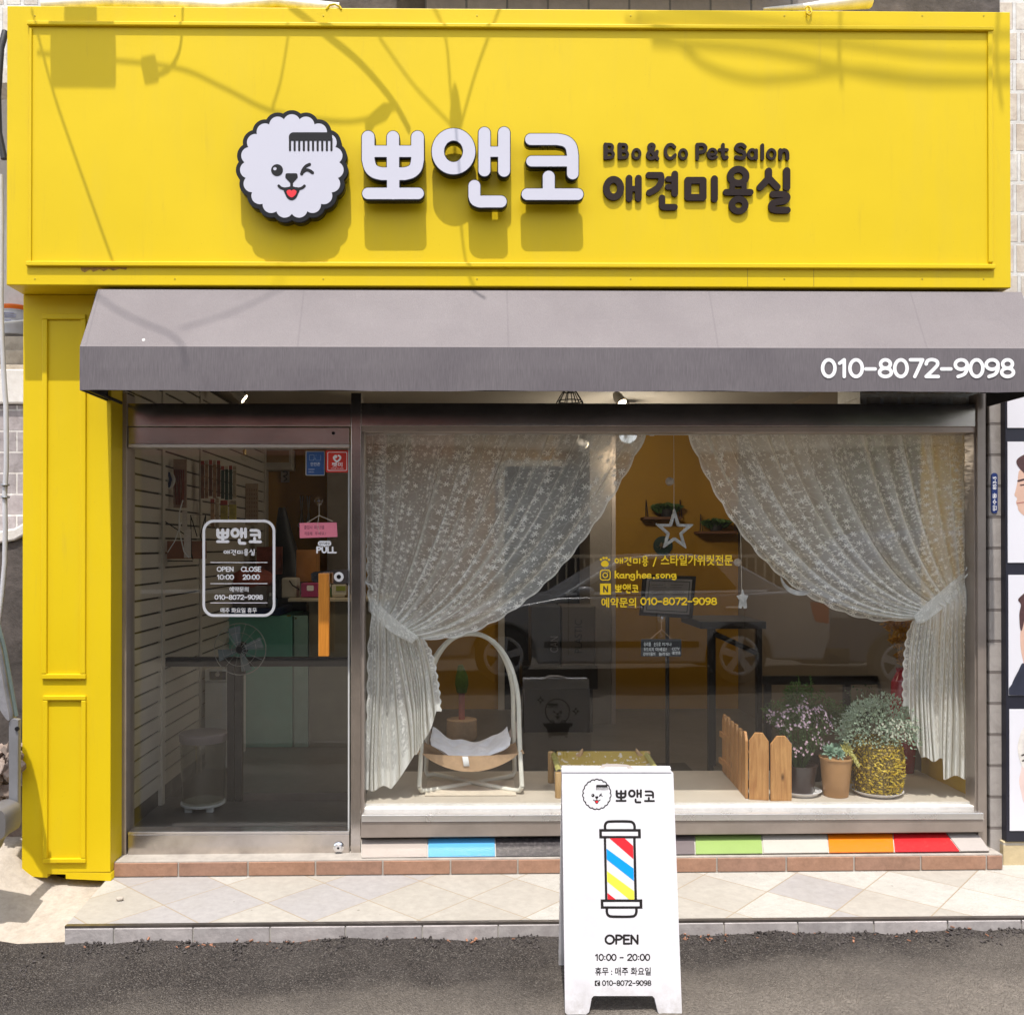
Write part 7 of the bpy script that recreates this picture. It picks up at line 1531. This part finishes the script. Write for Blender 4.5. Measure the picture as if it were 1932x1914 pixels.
# parked scooter parts at the left edge
sc = thing('scooter', 'grey parked scooter reaching in at the lower left edge', 'scooter', (-2.4, -.55, .1)); SG_ = plain('scooter_grey', (.13, .122, .12), .4, 0, .06, 8); SW = plain('scooter_white', (.22, .215, .23), .4, 0, .25, 14)
SPn = yplane(-.50)
plate('fender', polyg(curve([(-60, 1540), (0, 1510), (22, 1508), (38, 1518), (40, 1545), (36, 1560), (24, 1567), (10, 1580), (0, 1600), (-40, 1640)], 6)), (-60, 1490, 60, 1660), SPn, .0, .14, SG_, sc, 1.2, .015, 3)
plate('fork', polyg([(24, 1540), (24, 1360), (29, 1354), (39, 1356), (38, 1540)], 1), (14, 1340, 50, 1550), yplane(-.46), .0, .03, plain('fork_grey', (.22, .22, .235), .4, .3), sc, .8, .006)
MB().lathe([(.010, 0), (.010, -.006)], at(33, 1374, -.491), 14, 'y').build('bolt', BLACK, sc)
plate('side_cover', polyg(curve([(-46, 1140), (-14, 1168), (-2, 1185), (10, 1235), (23, 1310), (30, 1350), (25, 1352), (16, 1340), (0, 1315), (-36, 1280)], 6)), (-50, 1120, 50, 1370), yplane(-.44), -.005, .06, SW, sc, 1.2, .01, 3)
b = MB(); b.tube([at(u, v, -.46) for u, v in ((-16, 1162), (-3, 1180), (9, 1225), (22, 1300), (31, 1350))], .009, 8); b.build('trim', plain('trim_dark', (.10, .13, .12), .5), sc, 0, True)
MB().lathe([(.24, -.05), (.30, -.05), (.31, 0), (.30, .05), (.24, .05)], at(-230, 1640, -.45), 36, 'y').build('wheel', plain('tyre', (.02, .02, .02), .8), sc, 0, True)
# rubble by the scooter
rb = MB(); rs2 = random.Random(14)
for i in range(26):
    c_ = at(rs2.uniform(-10, 34), rs2.uniform(1395, 1500), rs2.uniform(-.25, -.05)); d = rv(rs2).normalized(); e = d.cross(rv(rs2)).normalized()
    rb.obox(c_, (d, e, d.cross(e)), (rs2.uniform(.02, .06), rs2.uniform(.02, .04), rs2.uniform(.008, .02)))
rb.box(-3.5, -2.06, .0, .2, -.05, at(10, 1500, .0).z)
props(rb.build('rubble', stone('rubble_stone', (.14, .09, .07), (.34, .28, .24), 8, .9, .6, 30), None, .004), 'broken bricks and planks heaped behind the scooter', 'rubble', None, 'stuff')
# small things lying on the step
for (u, v, s, lb) in ((226, 1698, .014, 'single pale pebble lying on the left end of the step'),):
    p = gnd(u, v, zt(-1.4)); o = MB().ball((p.x, p.y, p.z+s*.6), s, 8, (1.2, .9, .7)).build('pebble', CONC, None, 0, True); solo(o, lb, 'pebble')

# ------------------------------------------------------------------ overhead cables and boxes (out of frame: they throw the shadows on the sign)
LEN = {}
def lift(u, v, y, s): return at(u, v, y)-SUN*s
CBL = plain('cable_black', (.02, .02, .02), .6)
def cable(pts, y, s, r, label):
    P = [lift(u, v, y, s) for u, v in (curve(pts, 8) if len(pts) > 2 else pts)]
    o = MB().tube(P, r, 8).build('overhead_cable', CBL, None, 0, True); props(o, label, 'cable', 'overhead cables in front of the sign')
bxm = thing('utility_box', 'grey utility box on the overhead lines above the sign left end', 'utility box', lift(157, 110, YG, 1.0))
cq = lift(157, 100, YG, 1.0); hz_ = .0
MB().obox(lift(157, 106, YG, 1.0), ((1, 0, 0), (0, 1, 0), (0, 0, 1)), (.150, .030, .080)).build('body', GP, bxm, .01); MB().obox(lift(152, 42, YG, 1.0), ((1, 0, 0), (0, 1, 0), (0, 0, 1)), (.075, .015, .05)).build('bracket', GP, bxm, .005)
b2x = thing('utility_box', 'small grey junction box on the overhead lines beside the larger box', 'utility box', lift(283, 132, YG, 1.0)); MB().obox(lift(283, 132, YG, 1.0), (Vector((.97, 0, .2)).normalized(), (0, 1, 0), Vector((-.2, 0, .97)).normalized()), (.034, .012, .042)).build('body', GP, b2x, .006)
cable([(70, 100), (160, 110), (330, 128), (420, 165), (520, 212), (660, 230), (745, 205)], YG, 1.3, .005, 'overhead cable passing the small junction box')
cable([(60, 20), (98, 165), (140, 290), (215, 500)], YG, 1.2, .005, 'thin overhead cable dropping from the large box')
cable([(345, 15), (340, 90), (320, 130), (295, 142)], YG, .9, .006, 'short overhead cable looping at the junction box')
cable([(545, 10), (620, 70), (680, 120), (740, 190), (772, 245)], YG, .8, .0085, 'thick overhead cable above the dog logo')
cable([(800, -20), (838, 60), (850, 170), (862, 330), (880, 500), (915, 580)], YG, 1.8, .0055, 'overhead cable above the middle letters')
cable([(945, 10), (900, 130), (866, 250)], YG, 1.4, .005, 'thin overhead cable leaning left above the middle letters')
cable([(715, 70), (780, 160), (850, 235), (930, 330)], YG, 1.4, .004, 'thin overhead cable leaning right above the middle letters')
cable([(545, 60), (530, 150), (512, 210)], YG, 1.6, .005, 'thin overhead cable left of the dog logo')
P = lift(858, 205, YG, 1.3); o = thing('cable_clamp', 'grey spindle cable clamp on the middle overhead cable', 'clamp', P); MB().tube([lift(858, 165, YG, 1.3), lift(859, 180, YG, 1.3), lift(860, 225, YG, 1.3), lift(860, 245, YG, 1.3)], [.008, .016, .030, .016], 10).build('body', GP, o, 0, True)
P = lift(715, 222, YG, .8); o = thing('cable_clamp', 'ragged strip of tape hanging on the thick overhead cable', 'tape', P); MB().tube([lift(742, 200, YG, .8), lift(725, 212, YG, .8), lift(705, 225, YG, .8), lift(693, 240, YG, .8)], [.006, .018, .014, .016], 6).build('strip', GP, o)
for pts, r, lb in (([(1180, 40), (1270, 78), (1330, 124), (1410, 150), (1500, 148), (1620, 134), (1750, 148), (1960, 154)], .009, 'lowest thick overhead cable sagging over the right sign half'), ([(1230, 80), (1400, 92), (1520, 112), (1640, 142), (1760, 155), (1960, 150)], .010, 'second thick overhead cable over the right sign half'),
                   ([(1200, 30), (1450, 66), (1600, 85), (1760, 104), (1960, 112)], .008, 'upper thin overhead cable over the right sign half'), ([(1240, 8), (1400, 36), (1650, 60), (1960, 66)], .008, 'topmost overhead cable over the right sign half'), ([(1586, 20), (1583, 90), (1588, 160)], .008, 'short upright cable tie over the right sign half'), ([(1885, 5), (1880, 110), (1890, 200)], .008, 'upright cable at the right end of the sign')):
    cable(pts, YG, 2.7, r, lb)
cable([(150, 430), (225, 552), (330, 668), (362, 760)], -.45, 4.2, .006, 'overhead cable above the left end of the awning')
cable([(530, 430), (450, 550), (345, 655)], -.43, 4.2, .004, 'thin overhead cable crossing above the awning left end')
# ------------------------------------------------------------------ across the street (behind the camera, seen mirrored in the glass and steel)
def mirr(u, v, dist): # where a thing stands whose mirror image is seen at (u, v), dist metres in front of the glass
    p = at(u, v, dist); return Vector((p.x, -dist, p.z))
PAINT = NT('grey_car_paint'); PAINTm = PAINT.done(PAINT.pbr((.33, .335, .36), .3, .15, None, .5, Coat_Weight=.6))
DGL = plain('car_glass', (.012, .014, .016), .06); TYRE = bpy.data.materials['tyre']; RIM = plain('alloy', (.42, .42, .43), .3, .2)
CY = -5.5
zc = max(0.02, mirr(949, 1290, 5.5).z)
xw0, xw1 = mirr(949, 1240, 5.6).x, mirr(1390, 1235, 5.6).x
car = thing('parked_sedan', 'grey sedan parked across the street, mirrored in the shop window', 'car', ((xw0+xw1)/2, CY-.85, zc))
def wheel(par, x, y, z, r, side=1):
    w_ = MB().lathe([(r*.66, -.09), (r*.96, -.09), (r, -.06), (r, .06), (r*.96, .09), (r*.66, .09)], (x, y, z), 40, 'y').build('wheel', TYRE, par, 0, True)
    MB().lathe([(r*.66, .0895*side), (r*.66, .0905*side)], (x, y, z), 40, 'y').build('wheel_well', BLACK, w_)
    b = MB(); ring_v = []
    for q in range(48):
        a = 2*math.pi*q/48; a2 = 2*math.pi*(q+1)/48
        b.add([(x+r*f_*math.cos(t), y+h_*side, z+r*f_*math.sin(t)) for t in (a, a2) for (f_, h_) in ((.58, .092), (.64, .101), (.70, .095))], [(0, 1, 4, 3), (1, 2, 5, 4)])
    if False: b.lathe([(r*.60, .088*side), (r*.70, .096*side), (r*.64, .100*side), (r*.58, .090*side)], (x, y, z), 40, 'y')
    for i in range(5):
        a = 2*math.pi*i/5+.3; d = Vector((math.cos(a), 0, math.sin(a))); e = Vector((-math.sin(a), 0, math.cos(a))); c = Vector((x, y+.089*side, z))
        b.prism([c+d*.04-e*.035, c+d*.04+e*.035, c+d*r*.64+e*.045, c+d*r*.64-e*.045], (0, .012*side, 0))
    b.lathe([(r*.2, .089*side), (r*.2, .104*side), (.001, .107*side)], (x, y, z), 20, 'y'); b.build('rim', RIM, w_)
RW = .315; L0, L1_ = xw0-.93, xw1+1.02
bz = lambda h: zc+h
prof = [(L0+.02, .32), (L0, .45), (L0+.04, .62), (L0+.25, .74), (xw0+.25, .88), (xw0+.62, .95), (xw1+.15, 1.00), (xw1+.55, 1.02), (L1_-.05, .98), (L1_, .80), (L1_-.01, .50), (L1_-.08, .30)]
def arch(xc): return [(xc+RW*1.16*math.cos(t), .30+RW*1.16*math.sin(t)) for t in np.linspace(math.pi, 0, 13)]
low = [(L1_-.08, .26)] + [(x, z) for x, z in arch(xw1)][::-1] + [(xw0+RW*1.3, .24)] + [(x, z) for x, z in arch(xw0)][::-1] + [(L0+.05, .27)]
poly = prof + [(L1_-.08, .26), (xw1+RW*1.16, .26)] + [(x, z) for x, z in arch(xw1)][::-1] + [(xw1-RW*1.16, .22), (xw0+RW*1.16, .22)] + [(x, z) for x, z in arch(xw0)][::-1] + [(L0+.05, .27)]
MB().prism([Vector((x, CY, bz(h))) for x, h in poly], (0, -1.72, 0)).build('body', PAINTm, car, .035, True, seg=3)
gh = [(xw0+.58, .94), (xw0+1.28, 1.36), (xw0+1.62, 1.43), (xw0+2.1, 1.44), (xw0+2.55, 1.38), (xw1+.62, 1.0)]
MB().prism([Vector((x, CY-.12, bz(h))) for x, h in gh], (0, -1.46, 0)).build('cabin', PAINTm, car, .04, True, seg=3)
wn = [(xw0+.82, .99), (xw0+1.33, 1.31), (xw0+1.62, 1.375), (xw0+2.1, 1.38), (xw0+2.4, 1.30), (xw0+2.62, 1.06), (xw0+2.6, 1.015)]
MB().prism([Vector((x, CY-.115, bz(h))) for x, h in wn], (0, -.02, 0)).build('side_window', DGL, car)
b = MB(); b.tube([Vector((x, CY-.108, bz(h))) for x, h in curve([(xw0+.70, .98), (xw0+1.28, 1.335), (xw0+1.62, 1.40), (xw0+2.1, 1.405), (xw0+2.45, 1.32)], 6)], .019, 6)
b.tube([Vector((xw0+.70, CY-.10, bz(.985))), Vector((xw0+1.7, CY-.09, bz(1.0))), Vector((xw0+2.95, CY-.09, bz(1.015)))], .020, 6); b.build('chrome_trim', plain('bright_trim', (.80, .80, .80), .35), car, 0, True)
MB().prism([Vector((xw0+1.64, CY-.112, bz(1.0))), Vector((xw0+1.72, CY-.112, bz(1.0))), Vector((xw0+1.72, CY-.112, bz(1.38))), Vector((xw0+1.66, CY-.112, bz(1.38)))], (0, -.03, 0)).build('door_pillar', BLACK, car)
MB().ball((xw0+.90, CY+.06, bz(1.02)), .09, 10, (1.15, .8, .72)).build('mirror', PAINTm, car, 0, True)
for x in (xw0+1.45, xw0+2.55): MB().box(x-.09, x+.09, CY, CY+.025, bz(.83), bz(.86)).build('door_handle', CHROME, car, .008)
b = MB()
for x in (xw0+.72, xw0+1.70, xw0+2.68): b.box(x-.004, x+.004, CY-.004, CY+.002, bz(.32), bz(.97))
b.build('door_seam', BLACK, car); MB().box(xw0+.45, xw1-.45, CY-.01, CY+.012, bz(.40), bz(.47)).build('side_trim', BLACK, car, .006)
MB().prism([Vector((L1_-.25, CY+.006, bz(.92))), Vector((L1_-.02, CY+.006, bz(.88))), Vector((L1_-.02, CY+.006, bz(.66))), Vector((L1_-.18, CY+.006, bz(.68)))], (0, -.3, 0)).build('tail_light', plain('tail_red', (.50, .05, .02), .25), car, .02)
for x in (xw0, xw1):
    for (y, s) in ((CY-.10, 1), (CY-1.62, -1)): wheel(car, x, y, bz(RW-.01), RW, s)
NAVY = plain('blue_car_paint', (.045, .075, .15), .35, .3); zt2_ = max(.02, mirr(1690, 1300, 5.8).z); xt = mirr(1690, 1245, 5.9).x
tk = thing('parked_truck', 'dark blue light truck parked behind the sedan across the street', 'truck', (xt+1.0, -6.6, zt2_)); tz = lambda h: zt2_+h; TYY = -5.75
def arch2(xc, r): return [(xc+r*math.cos(t), .30+r*math.sin(t)) for t in np.linspace(0, math.pi, 13)]
pl2 = [(xt-1.05, .35), (xt-1.08, .62), (xt-1.02, .95), (xt-.62, 1.05), (xt-.15, 1.75), (xt+.1, 1.82), (xt+1.5, 1.82), (xt+1.55, .75), (xt+1.55, .32)]+[(x, z) for x, z in arch2(xt, .40)]+[(xt-.5, .30)]
MB().prism([Vector((x, TYY, tz(h))) for x, h in pl2], (0, -1.6, 0)).build('cab', NAVY, tk, .04, True, seg=3)
MB().prism([Vector((xt-.42, TYY+.004, tz(1.10))), Vector((xt-.08, TYY+.004, tz(1.66))), Vector((xt+1.0, TYY+.004, tz(1.68))), Vector((xt+1.05, TYY+.004, tz(1.08)))], (0, -.03, 0)).build('side_window', DGL, tk)
MB().box(xt-.92, xt-.62, TYY-.02, TYY+.006, tz(.82), tz(.96)).build('headlight', plain('lamp_glass', (.35, .38, .42), .15), tk, .01); MB().box(xt-1.14, xt-.6, TYY-1.5, TYY+.02, tz(.30), tz(.48)).build('bumper', BLACK, tk, .02)
MB().box(xt+1.6, xt+4.2, TYY-1.6, TYY+.05, tz(.65), tz(1.05)).build('cargo_bed', NAVY, tk, .02)
for x in (xt, xt+3.2): wheel(tk, x, TYY-.12, tz(.30), .33, 1)
fb = thing('opposite_building', 'white tiled building with dark red bands across the street', 'building', (0, -10.5, 0)); WT = brick_mat('street_tile', ((.72, .70, .67), (.66, .64, .61)), (.30, .29, .28), .20, .10, 1, .008, .3, 'xz', .5, .2)
MB().box(-9, 9, -12, -10.5, 0, 4.15).build('lower_wall', plain('dark_brown_wall', (.055, .040, .034), .6), fb); MB().box(-9, 9, -12, -10.5, 4.15, 6.0).build('wall', WT, fb); DR = plain('dark_red_panel', (.24, .085, .075), .45)
MB().box(-6.5, -1.3, -10.5, -10.36, 3.2, 4.15).build('sign_band', DR, fb); MB().box(-.9, -.2, -10.5, -10.36, 3.15, 6.0).box(2.6, 6.0, -10.5, -10.38, 4.0, 5.0).build('red_panel', DR, fb)
for x in (-7.2, -4.6, 3.0, 5.8): MB().box(x-.8, x+.8, -10.5, -10.44, 1.0, 2.2).build('window', DGL, fb); MB().box(x-.85, x+.85, -10.49, -10.42, .94, 1.0).build('sill', PLASTER, fb)
for i in range(9): x = -5.6+i*.82; MB().box(x-.03, x+.03, -10.5, -10.40, 4.2, 5.95).build('pilaster', PLASTER, fb)
MB().box(-3.6, -2.2, -10.5, -10.45, 0, 2.2).build('shutter', DGL, fb)
fn_ = thing('railing', 'white upright railing on a low wall across the street', 'railing', (3, -9, 0)); b = MB(); b.box(1.2, 6.5, -9.0, -8.96, 1.55, 1.60).box(1.2, 6.5, -9.0, -8.96, .98, 1.02)
for i in range(40): b.box(1.2+i*.135, 1.225+i*.135, -8.995, -8.965, 1.0, 1.58)
b.build('bars', plain('railing_cream', (.62, .52, .38), .5), fn_); MB().box(1.1, 6.6, -9.1, -8.9, 0, .96).build('low_wall', DARKCONC, fn_)
tr_ = thing('street_tree', 'dark bushy tree behind the railing across the street', 'tree', (6.5, -9.6, 0)); MB().tube([(6.5, -9.6, 0), (6.45, -9.6, 1.2), (6.6, -9.5, 2.2)], [.12, .09, .05], 10).build('trunk', DARKCONC, tr_, 0, True)
b = MB(); rg = random.Random(77)
for i in range(1800): q = rv(rg); leaf(b, (6.5+q.x*1.1, -9.5+q.y*.7, 2.3+q.z*1.2), q, .10, .06, rg)
b.build('crown', bpy.data.materials['dark_green_leaf'], tr_, fix=False)
